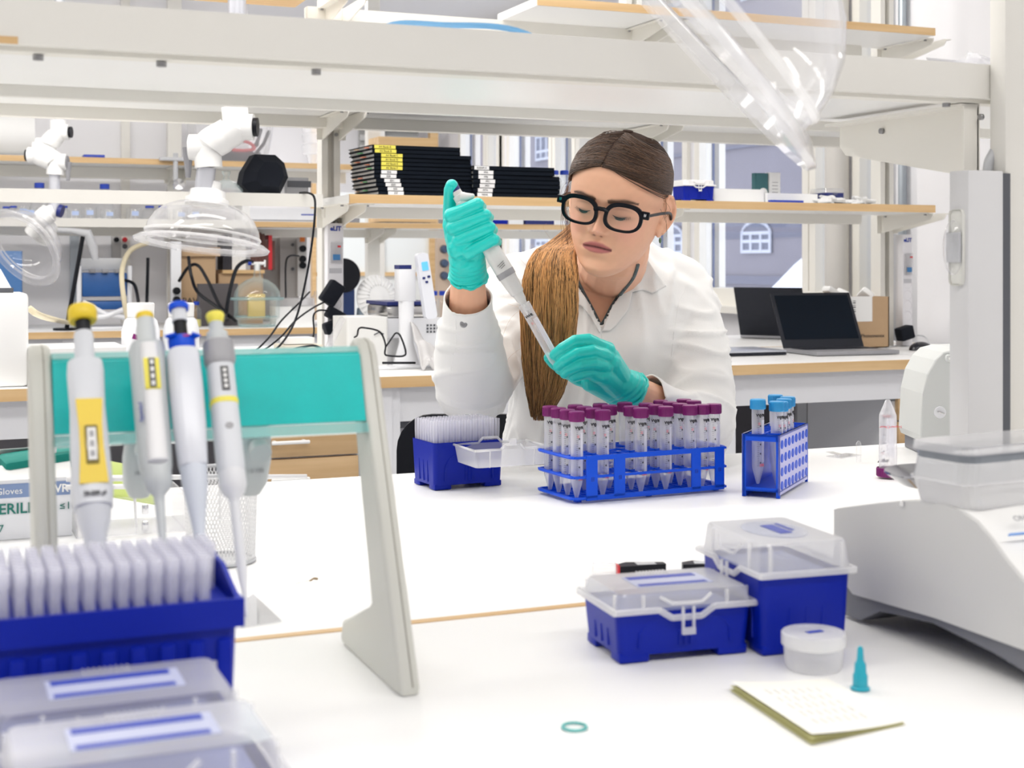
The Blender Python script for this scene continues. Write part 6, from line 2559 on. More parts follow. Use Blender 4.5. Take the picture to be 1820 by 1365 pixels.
Z3 = za1 + .022
Y3M = S3F + .10
GRPB = 'glass bottles on the rear white shelf'
for (u, vtop, w_, lb) in ((70, 325, 15, 'tall blue capped bottle standing behind the far left extraction arm'), (186, 327, 15, 'tall blue capped bottle alone to the right of the far left arm'),
                          (11, 367, 9, 'blue capped bottle at the left end of the rear white shelf'), (24, 366, 10, 'blue capped bottle second from left on rear white shelf'),
                          (114, 366, 10, 'blue capped bottle just right of the far left hood joint'), (266, 366, 14, 'blue capped bottle beside the large hood, left of the pair'), (289, 366, 13, 'blue capped bottle beside the large hood, right of the pair'),
                          (40, 365, 0, 'uncapped glass flask at the left on the rear white shelf'), (53, 368, 0, 'uncapped glass jar near the left of the rear white shelf'), (132, 370, 0, 'clear square beaker right of the far left hood'), (158, 368, 0, 'clear beaker in the middle of the rear white shelf'),
                          (193, 372, 0, 'clear graduated beaker with blue scale on rear white shelf'), (238, 370, 0, 'clear wide beaker left of two blue capped bottles'), (320, 372, 0, 'clear beaker seen through the large hood'), (345, 371, 0, 'clear flask seen through the large hood, right')):
    p = P(u, vtop, Y=Y3M)
    hh_ = p.z - Z3
    if w_:
        bottle_mesh(CAPB if w_ else None, max(.03, w_ / 340 * .95), hh_, lb, loc=(p.x, p.y, Z3), group=GRPB)
    else:
        t = thing('beaker', lb, 'beaker', (p.x, p.y, Z3), 0, GRPB)
        MB().lathe([(.0001, 0), (.034, 0), (.036, .004), (.036, hh_ - .004), (.038, hh_)], 22, cap=False).build('glass', GLASS, t)
        MB().bx(-.015, .018, -.0372, -.0365, hh_ * .4, hh_ * .75).build('printed_scale', mat('pale_blue_print', (.45, .55, .8), .6), t)
# right part of the rear shelf
def crate(name, label, cat, u0, u1, v0, v1, Y, depth, m, rz=0, group=None, lid=None, zb=None, taper=0):
    """box seen between pixels u0..u1, v0..v1 with its front on plane Y"""
    a, c = P(u0, v1, Y=Y), P(u1, v0, Y=Y)
    z0 = a.z if zb is None else zb
    t = thing(name, label, cat, ((a.x + c.x) / 2, Y + depth / 2, z0), R(rz), group)
    w_, h_ = c.x - a.x, c.z - z0
    hb = h_ * (.72 if lid else 1)
    b = MB()
    frustum(b, w_ * (1 - taper), depth * (1 - taper), w_, depth, 0, hb, r=min(.008, w_ * .1))
    b.build('body', m, t)
    if lid:
        b = MB()
        frustum(b, w_ * 1.03, depth * 1.03, w_ * .99, depth * .99, hb, h_, r=min(.008, w_ * .1))
        b.bx(-w_ * .1, w_ * .1, -depth * .52, -depth * .5, hb - h_ * .15, hb + .004)
        b.build('lid', lid, t)
    return t


for args in (('glass_jar', 'dark blue-grey jar at the left end of the rear beech shelf', 'jar', 618, 640, 377, 398, GREY), ('storage_box', 'blue rack box with notched front behind the raised glove', 'box', 875, 903, 382, 400, BLUE),
             ('storage_box', 'white box between the blue and navy boxes on rear shelf', 'box', 904, 931, 378, 400, WPL), ('storage_box', 'navy box on the rear shelf beside the person', 'box', 934, 986, 377, 401, NAVY)):
    crate(*args[:7], Y3M - .05, .12, args[7], zb=Z3 + .003)
for (u, vt, w_, lb) in ((681, 374, 1, 'blue capped bottle on the rear beech shelf under the notebooks'), (703, 376, 0, 'glass dome jar right of a blue capped bottle on rear shelf'), (742, 376, 0, 'glass dome jar left of the raised gloved hand'), (770, 376, 0, 'glass jar close to the raised gloved hand')):
    p = P(u, vt, Y=Y3M)
    if w_:
        bottle_mesh(CAPB, .026, p.z - Z3 - .003, lb, loc=(p.x, p.y, Z3 + .003))
    else:
        t = thing('glass_jar', lb, 'jar', (p.x, p.y, Z3 + .003))
        q = p.z - Z3
        MB().lathe([(.040, 0), (.042, q * .5), (.030, q * .85), (.010, q)], 24, cap=False).build('glass', GLASS, t)
t = crate('printer', 'white desktop printer on the rear shelf under the black speaker', 'printer', 442, 560, 371, 396, Y3M - .06, .24, WPL2, zb=Z3 + .003)
MB().bx(.10, .18, -.1215, -.12, .035, .041).build('blue_slot', CAPB, t)
MB().bx(-.17, .17, -.1215, -.12, .004, .010).build('dark_slot', GREY, t)
crate('paper_stack', 'stack of white papers seen through the hood edge', 'papers', 430, 445, 365, 396, Y3M - .06, .2, PAPER, zb=Z3 + .003)

# upper rear shelf
Z4 = za2 + .025
p = P(25, 230, Y=Y3M)
MB()
t = thing('paper_roll', 'large white roll lying on the upper rear shelf at far left', 'roll', (p.x, p.y, Z4 + .11))
MB().cyl((-.24, 0, 0), (.09, 0, 0), .10, seg=28).build('roll', PAPER, t)
p = P(166, 276, Y=Y3M)
o = MB().box((0, 0, .008), (.10, .09, .016), bev=.003).build('blue_tray', CAPB, loc=(p.x, p.y, Z4 + .001))
tag(o, 'flat blue tray on the upper rear shelf', 'tray')
a, c = P(338, 280, Y=Y3M - .04), P(494, 203, Y=Y3M - .04)
t = thing('clear_tub', 'large clear storage tub holding red and black tools', 'tub', ((a.x + c.x) / 2, Y3M + .06, Z4))
w_, h_ = c.x - a.x, c.z - Z4
b = MB()
frustum(b, w_ * .78, .20, w_ * .94, .26, 0, h_ * .93, r=.03, cap1=False)
b.build('tub', FROST, t)
b = MB()
frustum(b, w_, .30, w_ * .98, .29, h_ * .92, h_, r=.03)
b.build('lid', FROST, t)
b = MB()
for (x0_, z0_, x1_, z1_) in ((.08, .03, .16, .18), (.11, .03, .20, .17), (.04, .03, .14, .10)):
    b.tube([(x0_, -.02, z0_), ((x0_ + x1_) / 2 + .01, -.03, (z0_ + z1_) / 2), (x1_, 0, z1_)], .009, 8)
b.box((.02, 0, .03), (.26, .12, .05), bev=.01)
o = b.build('black_tools', BLACKM, loc=((a.x + c.x) / 2, Y3M + .06, Z4 + .002))
tag(o, 'black tool handles inside the large clear tub', 'tools')
b = MB()
b.tube(smooth_curve([(-.03, -.05, .07), (.03, -.06, .11), (.09, -.05, .10), (.11, -.05, .07), (.03, -.06, .06), (-.03, -.05, .07)], 6), .009, 8)
o = b.build('red_cord', RED, loc=((a.x + c.x) / 2, Y3M + .06, Z4 + .002))
tag(o, 'red looped cord inside the large clear tub', 'cord')
p = P(565, 287, Y=Y3M)
t = thing('basket_stack', 'stack of clear round tubs on the upper rear shelf', 'tubs', (p.x, p.y, Z4))
for k in range(3):
    MB().lathe([(.045, .0 + .055 * k), (.060, .05 + .055 * k), (.078, .054 + .055 * k), (.082, .10 + .055 * k)], 26, cap=False).build('tub', FROST, t)

# middle shelf, right of the head
def sh(u, v, Y=SF + .10):
    return P(u, v, Y=Y)
t = tip_box('tip_box', 'blue tip box with white lid on the middle shelf right of the head', 0, 0, R(0), .118, .080, .050, .020, mat_=WPL)
p = P(1232, 355, Y=SF + .06)
t.location = (p.x, p.y, SZ)
crate('white_box', 'flat white carton beside the blue tip box on the middle shelf', 'box', 1268, 1360, 337, 358, SF + .06, .16, PAPER, zb=SZ)
crate('white_box', 'low white carton in the middle of the right shelf', 'box', 1361, 1455, 345, 360, SF + .06, .16, WPL, zb=SZ)
MB()
crate('white_box', 'thin blue-edged white carton under the low carton front', 'box', 1372, 1430, 356.5, 361, SF + .02, .03, CAPB, zb=SZ)
t = crate('kit_box', 'small upright box with dark green picture on the middle shelf', 'box', 1343, 1366, 308, 345, SF + .26, .03, mat('box_teal', (.03, .13, .15), .5), zb=SZ)
MB().lathe([(.009, 0), (.018, 0), (.018, .001), (.009, .001)], 20, Matrix.Translation((.004, -.0165, .045)) @ Matrix.Rotation(PI / 2, 4, 'X')).build('white_arch', PAPER, t)
t = crate('kit_box', 'small upright white box with fine print next to the green one', 'box', 1367, 1388, 307, 345, SF + .26, .03, LW, zb=SZ)
for k in range(5):
    MB().bx(-.012, .012, -.0155, -.015, .035 + .012 * k, .037 + .012 * k).build('print_line', GREY, t)
crate('storage_box', 'small navy box with clear lid at the right of the middle shelf', 'box', 1468, 1501, 335, 362, SF + .08, .10, NAVY, zb=SZ, lid=PLAST)
rnd = random.Random(5)
for (u, lb) in ((1475, 'crumpled white bag in front of the small navy box'), (1530, 'crumpled white bag at the right end of the middle shelf')):
    p = P(u, 357, Y=SF + .05)
    b = MB()
    b.ball((0, 0, 0), (.045 if u > 1500 else .05, .035, .013), 26, 14)
    for v_ in b.bm.verts:
        q = v_.co * 1.0
        v_.co *= 1 + .45 * math.sin(q.x * 170 + u) * math.sin(q.y * 130) + .25 * math.sin(q.z * 260 + q.x * 90)
        v_.co.z = max(v_.co.z, -.012)
    o = b.build('plastic_bag', PAPER, loc=(p.x, p.y, SZ + .0125))
    tag(o, lb, 'bag')
for (u, lb) in ((985, 'blue capped glass bottle behind the lower notebook stack, left'), (1003, 'blue capped glass bottle partly behind the hair')):
    p = P(u, 303, Y=SF + .20)
    bottle_mesh(CAPB, .026, p.z - SZ, lb, loc=(p.x, p.y, SZ))

# speaker on the left shelf
SZL = SB + .0265
p = P(468, 343, Y=ML + .13)
t = thing('speaker', 'matte black faceted speaker on the white middle shelf', 'speaker', (p.x, p.y, SZL))
b = MB()
oc = [(-.040, 0), (.045, 0), (.072, .055), (.060, .098), (.032, .122), (-.030, .122), (-.062, .070), (-.070, .030)]
b.prism([(x * 1.02, y * .98) for x, y in oc], -.055, .02, UP)
v0 = len(b.bm.verts)
b.prism([(x * .62 + .003, y * .62 + .02) for x, y in oc], .02, .0201, UP)
b2_ = MB()
fr_pts = [(x, -.02, y) for x, y in oc]
in_pts = [(x * .60 + .008, -.058, y * .60 + .024) for x, y in oc]
n = 8
b2_._add(fr_pts + in_pts + [(x, .06, y) for x, y in oc], [(i, (i + 1) % n, (i + 1) % n + n, i + n) for i in range(n)] + [tuple(range(n, 2 * n))] + [(i + 2 * n, (i + 1) % n + 2 * n, (i + 1) % n, i) for i in range(n)] + [tuple(range(2 * n, 3 * n))])
b.bm.free()
b2_.build('cabinet', BLACKM, t)
t = crate('grey_device', 'grey metal device behind the black speaker', 'device', 506, 549, 316, 343, ML + .20, .10, mat('device_grey', (.40, .40, .42), .4), zb=SZL)
MB().bx(-.03, .045, -.052, -.05, .03, .05).build('dark_slot', DGREY, t)
p = P(402, 343, Y=ML + .16)
t = thing('glass_bell', 'clear glass bell with knob on the white middle shelf', 'bell jar', (p.x, p.y, SZL))
MB().lathe([(.050, 0), (.048, .02), (.030, .036), (.010, .046), (.007, .056), (.013, .066), (.013, .072), (.0001, .073)], 28, cap=False).build('glass', GLASSG, t)
# gauge hanging from the rear upper shelf
p = P(312, 283, Y=S3F - .03)
t = thing('gas_gauge', 'grey gas valve with round gauge hanging at the rear shelf', 'gauge', p)
b = MB()
b.box((0, 0, 0), (.16, .03, .018), bev=.004)
b.cyl((0, 0, .03), (0, 0, -.15), .012, seg=12)
b.build('valve_body', GPL, t)
MB().lathe([(.0001, 0), (.029, 0), (.030, .006), (.027, .012), (.0001, .010)], 28, Matrix.Translation((.014, -.01, -.125)) @ Matrix.Rotation(PI / 2, 4, 'X')).build('dial', CHROME, t)

# ================================================================== things on the rear bench
def on3(u, v=None, Y=None):
    return P(u, 570, Y=Y if Y else 7.0)
# blue instrument with frame
YI = 6.95
a, c = P(146, 545, Y=YI), P(226, 480, Y=YI)
INB = mat('instrument_blue', (.02, .10, .32), .4)
t = thing('vacuum_pump', 'blue boxed instrument in a white frame on the rear bench', 'instrument', ((a.x + c.x) / 2, YI + .08, BT))
w_ = c.x - a.x
MB().box((0, 0, P(0, 507, Y=YI).z - BT), (w_, .16, .115), bev=.008).build('blue_housing', INB, t)
MB().box((0, 0, P(0, 545, Y=YI).z - BT), (w_ * 1.0, .18, .04), bev=.006).build('base_housing', INB, t)
MB().box((0, .01, P(0, 470, Y=YI).z - BT), (w_, .10, .06), bev=.004).build('top_cover', GPL, t)
b = MB()
for s in (-1, 1):
    b.cyl((s * w_ * .56, -.07, 0), (s * w_ * .56, -.07, .30), .012)
b.box((0, -.0, .005), (w_ * 1.2, .2, .01))
b.tube([(-w_ * .5, -.1, .13), (0, -.11, .07), (w_ * .5, -.1, .05)], .012)
b.tube([(-w_ * .5, -.1, .05), (0, -.12, .06), (w_ * .5, -.1, .10)], .012)
b.build('white_frame', WPL2, t)
b = MB()
for k in (-1, 0, 1):
    b.box((k * w_ * .28, -.09, P(0, 482, Y=YI).z - BT), (.03, .02, .02), bev=.003)
b.build('clips', GREY, t)
p = P(148, 430, Y=YI - .1)
t = thing('stirrer_handle', 'grey angled handle tool on a black stand left of the blue instrument', 'tool', p)
b = MB()
b.tube([(-.12, 0, .055), (-.05, 0, .052), (.02, 0, .040), (.045, 0, -.03), (.055, 0, -.085)], [.012, .014, .022, .022, .014], 12)
b.build('handle', GPL, t)
b = MB()
b.cyl((.0, .01, .03), (-.075, .01, p.z * 0 - (p.z - BT)), .010)
b.cyl((-.075, .01, -(p.z - BT) + .01), (-.075, .01, -(p.z - BT)), .06, seg=20)
b.build('black_stand', BLACK, t)
t = thing('electrical_panel', 'small grey wall panel with red and black knobs', 'panel', P(213, 438, Y=YB - .012))
MB().box((0, 0, 0), (.085, .02, .12), bev=.002).build('plate', mat('panel_grey', (.50, .49, .48), .5), t)
for (x, z, m) in ((-.02, .035, BLACK), (.022, .035, RED), (.022, 0, DGREY)):
    MB().cyl((x, -.01, z), (x, -.035, z), .013, seg=16).build('knob', m, t)
b = MB()
b.tube(smooth_curve([P(262, 432, Y=7.2), P(232, 445, Y=7.1), P(217, 480, Y=6.85), P(220, 530, Y=6.78), P(228, 572, Y=6.78)], 6), .012, 10)
tag(b.build('hose', mat('beige_hose', (.72, .64, .45), .5)), 'beige rubber hose hanging right of the blue instrument', 'hose')
b = MB()
b.tube(smooth_curve([P(52, 548, Y=4.4), P(75, 562, Y=4.6), P(120, 573, z=BT + .05), P(138, 573, z=BT + .02)], 6), .010, 10)
tag(b.build('hose', mat('beige_hose')), 'beige hose running right from the white carboy', 'hose')
crate('blue_instrument', 'blue lab instrument partly behind the tilted hood, far left', 'instrument', -30, 40, 446, 575, 7.05, .2, mat('far_blue', (.06, .17, .40), .4), zb=BT)
# cardboard boxes, books and cabinets at the back
t = crate('cardboard_box', 'tall cardboard box behind the large hood', 'box', 318, 384, 455, 566, 7.18, .22, CARD, zb=BT)
text('lettering', 'PAWANA', .045, INK, t, Matrix.Translation((.02, -.112, .12)) @ M0, align='CENTER')
crate('cardboard_box', 'wide cardboard box stacked on the tall one', 'box', 322, 392, 440, 462, 7.16, .24, CARD, zb=P(0, 455, Y=7.18).z)
crate('cardboard_box', 'cardboard box right of the tall one, behind the glass desiccator', 'box', 388, 468, 486, 566, 7.22, .2, CARD, zb=BT)
t = thing('bookcase_shelf', 'small beech wall shelf behind the large hood', 'shelf', (0, 0, 0))
a, c = P(392, 486, Y=7.26), P(466, 480, Y=7.26)
MB().bx(a.x, c.x, 7.2, 7.44, a.z, a.z + .018).build('board', BEECH, t)
bx_ = a.x + .01
rr_ = random.Random(3)
for k in range(13):
    wk = rr_.uniform(.010, .022)
    hk = rr_.uniform(.15, .20)
    if k in (3, 4):
        wk = .035
    m = [mat('book_brown', (.12, .05, .04), .7), mat('book_dark', (.03, .03, .04), .7), PAPER, mat('book_grey', (.4, .4, .42), .7), RED][1 if k < 3 else 2 if k < 5 else 3 if k < 6 else 4 if k == 11 else 0]
    tt = thing('book', ['dark', 'dark', 'dark', 'white wide', 'white wide', 'grey', 'brown', 'brown', 'brown', 'brown', 'brown', 'red', 'brown'][k] + ' book, %s from the left on the small beech wall shelf' % COLN[min(k, 11)] if k < 12 else 'brown book at the right end of the small beech wall shelf', 'book', (bx_, 7.25, a.z + .0185), 0, 'books on the small wall shelf')
    MB().bx(0, wk, 0, .15, 0, hk).build('cover', m, tt)
    MB().bx(.001, wk - .001, .003, .148, hk, hk + .001).build('pages', PAGES, tt)
    bx_ += wk + .001
CABG = mat('cabinet_grey', (.36, .345, .335), .5)
t = thing('tall_cabinet', 'tall grey metal cabinets behind the glass desiccator', 'cabinet', (0, 0, 0))
for (u0, u1, Y) in ((462, 497, 7.50), (498, 531, 7.46)):
    a, c = P(u0, 400, Y=Y), P(u1, 400, Y=Y)
    MB().bx(a.x, c.x, Y, Y + .1, BT * 0, za1 - .05).build('cabinet_side', CABG, t)
    for vv in (435, 478):
        q = P(u0 + 22, vv, Y=Y)
        MB().cyl(q, q + Vector((0, -.006, 0)), .009, seg=10).build('screw', DGREY, t)
t = thing('socket_strip', 'socket strip with orange switch on the grey cabinet edge', 'socket strip', P(536, 470, Y=7.44))
MB().box((0, 0, 0), (.05, .03, .34)).build('strip', mat('strip_grey', (.58, .57, .56), .5), t)
MB().box((0, -.018, .135), (.026, .008, .026)).build('orange_switch', mat('orange', (.8, .22, .03), .4), t)
for z in (.085, .03, -.005):
    MB().cyl((0, -.012, z), (0, -.035, z), .018, seg=16).build('socket', BLACK, t)
t = crate('monitor', 'dark grey screen back leaning behind the yellow bottle', 'screen', 352, 424, 504, 566, 7.02, .04, mat('screen_grey', (.10, .09, .095), .5), zb=BT)
t = thing('socket_column', 'white socket column with black plugs behind the large hood', 'socket column', P(313, 500, Y=7.1) * 1)
t.location = (P(313, 500, Y=7.1).x, 7.1, BT)
MB().bx(-.025, .025, 0, .03, 0, .42).build('column', WPL2, t)
for k in range(4):
    MB().cyl((0, 0, .04 + .045 * k), (0, -.03, .04 + .045 * k), .018, seg=16).build('plug', BLACK, t)
p = P(349, 568, Y=6.95)
t = bottle_mesh(CAPB, .025, .125, 'small bottle with yellow liquid and blue cap on rear bench', mat('yellow_liquid', (.75, .68, .25), .3), loc=(p.x, 6.95, BT))
# desiccator
YD = 6.85
p = P(457, 578, Y=YD)
t = thing('desiccator', 'round glass desiccator with stopcock lid on the rear bench', 'desiccator', (p.x, YD, BT + .001))
MB().lathe([(.0001, .002), (.085, 0), (.093, .012), (.098, .035), (.112, .045), (.113, .125), (.118, .130)], 44, cap=False).build('bowl', GLASSG, t)
MB().lathe([(.110, .130), (.130, .132), (.132, .138), (.130, .144), (.112, .146)], 44, cap=False).build('flange', clear('glass_edge', body=(.50, .72, .74), milk=.45, edge=.4), t)
MB().lathe([(.082, .002), (.090, .004), (.092, .012)], 44, cap=False).build('foot_ring', clear('glass_edge'), t)
MB().lathe([(.114, .146), (.108, .175), (.088, .205), (.055, .228), (.026, .238), (.018, .246), (.016, .275), (.018, .285), (.018, .300)], 44, cap=False).build('lid', GLASSG, t)
MB().lathe([(.100, .046), (.105, .050), (.100, .054)], 40, cap=False).build('inner_ring', clear('glass_edge'), t)
b = MB()
b.cyl((0, 0, .275), (0, 0, .315), .012)
b.cyl((-.03, 0, .31), (.035, 0, .31), .008)
b.box((.038, 0, .31), (.008, .01, .035), bev=.002)
st_ = b.build('stopcock', WPL, t)
MB().cyl((-.045, 0, .312), (-.03, 0, .312), .011).build('blue_nut', CAPB, st_)
MB().box((0, .02, .10), (.085, .03, .12), bev=.004).build('yellow_card', mat('yellow_card', (.66, .52, .20), .6), t)
b = MB()
b.tube(smooth_curve([P(450, 467, Y=YD), P(437, 464, Y=YD), P(420, 478, Y=YD), P(408, 520, Y=YD - .03), P(402, 560, Y=YD - .05), P(405, 570, z=BT + .01)], 6), .0095, 10)
tag(b.build('vacuum_hose', BLACK), 'thick black hose arching from the desiccator stopcock', 'hose')
p = P(566, 555, Y=7.0)
t = thing('clear_jug', 'clear plastic jug with red tap on the rear bench', 'jug', (p.x, 7.0, BT))
MB().lathe([(.05, 0), (.062, .01), (.062, .10), (.05, .13), (.025, .15), (.022, .17)], 26, cap=False).build('jug', PLAST, t)
MB().box((.0, -.062, .03), (.018, .02, .018)).build('red_tap', RED, t)
crate('white_bin', 'white lidded bin right of the glass desiccator', 'bin', 490, 560, 530, 573, 6.80, .14, WPL, zb=BT, lid=FROST)
# far room: white boards in beech frames, taps panel, dark grille
BOARD = mat('board_white', (.86, .90, .90), .3)
YT = 10.6
t = thing('glass_partition', 'bright white glazed partition in beech frame at the far end', 'partition', (0, 0, 0))
for (u0, u1) in ((560, 664), (682, 762)):
    a, c = P(u0, 600, Y=YT), P(u1, 395, Y=YT)
    MB().bx(a.x, c.x, YT, YT + .02, .8, P(0, 330, Y=YT).z).build('panel', BOARD, t)
    q = P(u0, 486, Y=YT)
    MB().bx(a.x, c.x, YT - .03, YT, q.z - .02, q.z + .01).build('rail', BEECH, t)
for (u0, u1) in ((553, 560), (762, 776)):
    a, c = P(u0, 600, Y=YT), P(u1, 395, Y=YT)
    MB().bx(a.x, c.x, YT - .04, YT + .02, 0, 2.3).build('frame', BEECH, t)
a, c = P(664, 400, Y=YT), P(682, 400, Y=YT)
MB().bx(a.x, c.x, YT - .03, YT, 0, 2.3).build('mullion', CREAM, t)
t = thing('tap_panel', 'tan service panel with four small valves at the far end', 'panel', (0, 0, 0))
a, c = P(777, 520, Y=YT - .3), P(799, 415, Y=YT - .3)
MB().bx(a.x, c.x, YT - .3, YT - .25, a.z - .4, c.z).build('board', mat('tan_panel', (.55, .43, .33), .7), t)
for vv in (443, 468, 490):
    q = P(789, vv, Y=YT - .3)
    MB().cyl(q, q + Vector((0, -.05, 0)), .035, .025, seg=10).build('valve', mat('valve_blue', (.05, .08, .14), .4), t)
t = thing('ventilation_grille', 'grey louvred grille high on the far wall', 'grille', (0, 0, 0))
a, c = P(640, 300, Y=YT), P(745, 195, Y=YT)
MB().bx(a.x, c.x, YT + .02, YT + .05, P(0, 262, Y=YT).z, 2.9).build('backing', mat('grille_dark', (.30, .30, .29), .6), t)
for k in range(11):
    z = P(0, 262, Y=YT).z + .08 * k
    MB().box(((a.x + c.x) / 2, YT, z), (c.x - a.x, .03, .035), rot=(.6, 0, 0)).build('slat', mat('slat_grey', (.50, .50, .49), .5), t)
t = crate('wooden_box', 'long beech box lid showing above the tall notebook stack', 'box', 674, 779, 246, 330, S3F + .03, .2, BEECH, zb=P(640, 410, Y=S3F).z + .05)
for k in range(8):       # pleated white disc (filter fan) on a blue-grey stand
    pass
YP = 6.90
pc = P(671, 530, Y=YP)
t = thing('pleated_disc', 'round white pleated filter disc on a pale blue stand', 'filter', pc)
b = MB()
TT = Matrix.Rotation(R(14), 4, 'Z') @ Matrix.Rotation(PI / 2, 4, 'X') @ Matrix.Rotation(R(-12), 4, 'X')
b.lathe([(.0001, .03), (.025, .032), (.05, .02), (.075, .022), (.105, .008), (.122, .0), (.118, -.01), (.0001, -.012)], 72, TT, cap=False)
for k, v_ in enumerate(b.bm.verts):
    pass
b.build('disc', PAPER, t)
b = MB()
for k in range(28):
    a_ = 2 * PI * k / 28
    p0 = TT @ Vector((.062 * math.cos(a_), .062 * math.sin(a_), .0235))
    p1 = TT @ Vector((.118 * math.cos(a_), .118 * math.sin(a_), .006))
    b.cyl(p0, p1, .0035, .0055, seg=6)
b.build('pleats', PAPER, t)
b = MB()
b.tube([(-.08, .02, -.05), (-.085, .02, -.16), (-.07, .02, BT - pc.z)], [.022, .028, .03], 12)
b.box((.02, .04, BT - pc.z + .03), (.20, .12, .06), bev=.008)
b.build('stand', mat('pale_blue_grey', (.42, .52, .60), .4), t)
t = crate('blue_machine', 'dark blue machine with round black disc behind the white socket column', 'machine', 598, 631, 490, 577, 6.85, .15, mat('deep_blue', (.01, .03, .11), .35), zb=BT)
MB().lathe([(.0001, 0), (.085, 0), (.088, -.01), (.085, -.02), (.0001, -.02)], 36, Matrix.Translation((-.01, -.08, .25)) @ Matrix.Rotation(PI / 2, 4, 'X')).build('black_disc', BLACK, t)
for (u, lb) in ((772, 'blue capped bottle beside the steel water bath, left'), (786, 'blue capped bottle beside the raised forearm')):
    p = P(u, 517, Y=6.9)
    bottle_mesh(CAPB, .028, p.z - BT, lb, loc=(p.x, 6.9, BT))

# ================================================================== things on the middle bench
# service column on the post
YK = PY2 - .045
def service_column(uc, vt, vb, hw, lb, plugs):
    a = P(uc, vt, Y=YK)
    t = thing('socket_column', lb, 'socket column', (a.x, YK, BT + .002))
    H_ = a.z - BT
    MB().bx(-hw, hw, -.03, .012, 0, H_, bev=.002).build('column', mat('socket_white', (.80, .79, .82), .4), t)
    q = P(uc, vt + 10, Y=YK).z - BT
    text('maker_mark', 'eLIT', .020, BINK, t, Matrix.Translation((-.0, -.0312, q)) @ M0, align='CENTER', bold=.0008)
    z1, z0 = P(uc, vt + 33, Y=YK).z - BT, P(uc, vt + 72, Y=YK).z - BT
    br_ = MB().bx(-hw * .75, hw * .85, -.040, -.030, z0, z1, bev=.002).build('breaker_cover', FROST, t)
    MB().bx(-hw * .45, hw * .45, -.043, -.040, z0 + .012, z0 + .03).build('breaker_switch', mat('breaker_blue', (.05, .2, .45), .4), br_)
    MB().bx(.004, .014, -.043, -.040, z1 - .018, z1 - .012).build('red_button', RED, br_)
    MB().bx(-hw * .8, hw * .8, -.0308, -.030, z0 - .03, z0 - .014).build('rating_label', mat('label_grey', (.5, .5, .53), .6), t)
    for zz_, pl_ in plugs:
        z = zz_
        s_ = MB().lathe([(.0001, -.006), (.016, -.006), (.0175, 0), (.019, .001)], 24, Matrix.Translation((0, -.030, z)) @ Matrix.Rotation(PI / 2, 4, 'X'), cap=False).build('socket', mat('socket_face', (.70, .69, .72), .4), t)
        MB().cyl((-.005, -.026, z), (-.005, -.029, z), .0022, seg=8).cyl((.005, -.026, z - .003), (.005, -.029, z - .003), .0022, seg=8).build('pin_hole', BLACK, s_)
    return t, a


def zc(v, uc=590):
    return P(uc, v, Y=YK - .03).z - BT
tcol, ac = service_column(592, 398, 650, .026, 'white socket column with breaker and plugs on the left shelf post', [(zc(516), 1), (zc(542), 0), (zc(562), 1), (zc(583), 1), (zc(607), 0), (zc(628), 0)])
for v in (624, 636):
    MB().box((0, -.033, zc(v)), (.014, .006, .022), bev=.005).build('blue_valve', CAPB, tcol)
service_column(1604, 418, 600, .0225, 'white socket column on the right shelf post near the wall', [(zc(505, 1604), 0), (zc(526, 1604), 0), (zc(544, 1604), 0), (zc(563, 1604), 0)])
YG = YK - .055
for (u, v, w_, h_, rz, lb, rr) in ((590, 521, .052, .075, -.6, 'large black power adapter plugged into the left socket column', 0), (596, 560, .060, .036, -.5, 'black right-angled plug in the left socket column', 0), (588, 582, .044, .038, .3, 'small square black plug, lowest in the left socket column', 0),
                                   (1608, 592, .060, .050, .25, 'black power adapter in the right socket column above the mouse', 0)):
    t = thing('power_plug', lb, 'plug', P(u, v, Y=YG))
    MB().box((0, 0, 0), (w_, .045, h_), rot=(0, -rz, 0), bev=.006).build('housing', BLACKM, t)
    MB().cyl((-.004, .02, 0), (-.004, .034, 0), .016, seg=16).build('plug_base', BLACK, t)
cb = [
    ('black cord falling from the white shelf past the left post', [(533, 343, 4.12), (548, 343, 4.05), (558, 350, 4.02), (560, 372, 4.0), (556, 420, 4.0), (545, 490, 4.0), (528, 560, 3.98), (505, 605, 3.95), (470, 640, 3.92)], .0035),
    ('black cord from the upper plug sweeping down to the left', [(578, 536, YG), (555, 548, 4.2), (525, 570, 4.1), (500, 598, 4.05), (470, 622, 4.0), (440, 640, 3.95)], .0030),
    ('second black cord sweeping down left beside the post', [(550, 519, 4.3), (530, 540, 4.2), (500, 570, 4.1), (478, 600, 4.0), (450, 628, 3.95)], .0030),
    ('looped black cord hanging from the middle plug', [(582, 552, YG), (566, 552, 4.25), (557, 562, 4.2), (558, 590, 4.2), (552, 612, 4.15), (540, 632, 4.1)], .0028),
    ('black cord snaking right across the white instrument box', [(608, 592, YG), (622, 600, 4.1), (634, 597, 4.05), (638, 584, 4.02), (650, 583, 4.0), (675, 590, 4.0), (685, 612, 3.98), (684, 628, 3.98), (690, 632, 3.98), (715, 633, 3.97), (721, 625, 3.97), (712, 598, 3.99), (704, 592, 4.0), (697, 600, 4.0), (686, 616, 3.98)], .0028),
    ('tangle of black cord lying on the middle bench', [(500, 632, 3.95), (530, 622, 3.98), (555, 615, 4.0), (572, 622, 4.0), (560, 614, 4.0), (530, 618, 3.98), (505, 630, 3.95)], .0026),
]
for lb, pts, r_ in cb:
    cable('power_cable', [P(u, v, Y=y) for u, v, y in pts], r_, BLACK, lb, 'cord')
b = MB()
b.tube([P(680, 645, Y=3.95), P(738, 645, Y=3.97)], .0035, 8)
tag(b.build('black_rod', BLACK), 'thin black rod lying on the middle bench near the water bath', 'rod')
b = MB()
b.tube([P(608, 567, Y=4.05), P(575, 635, Y=3.95)], .010, 12)
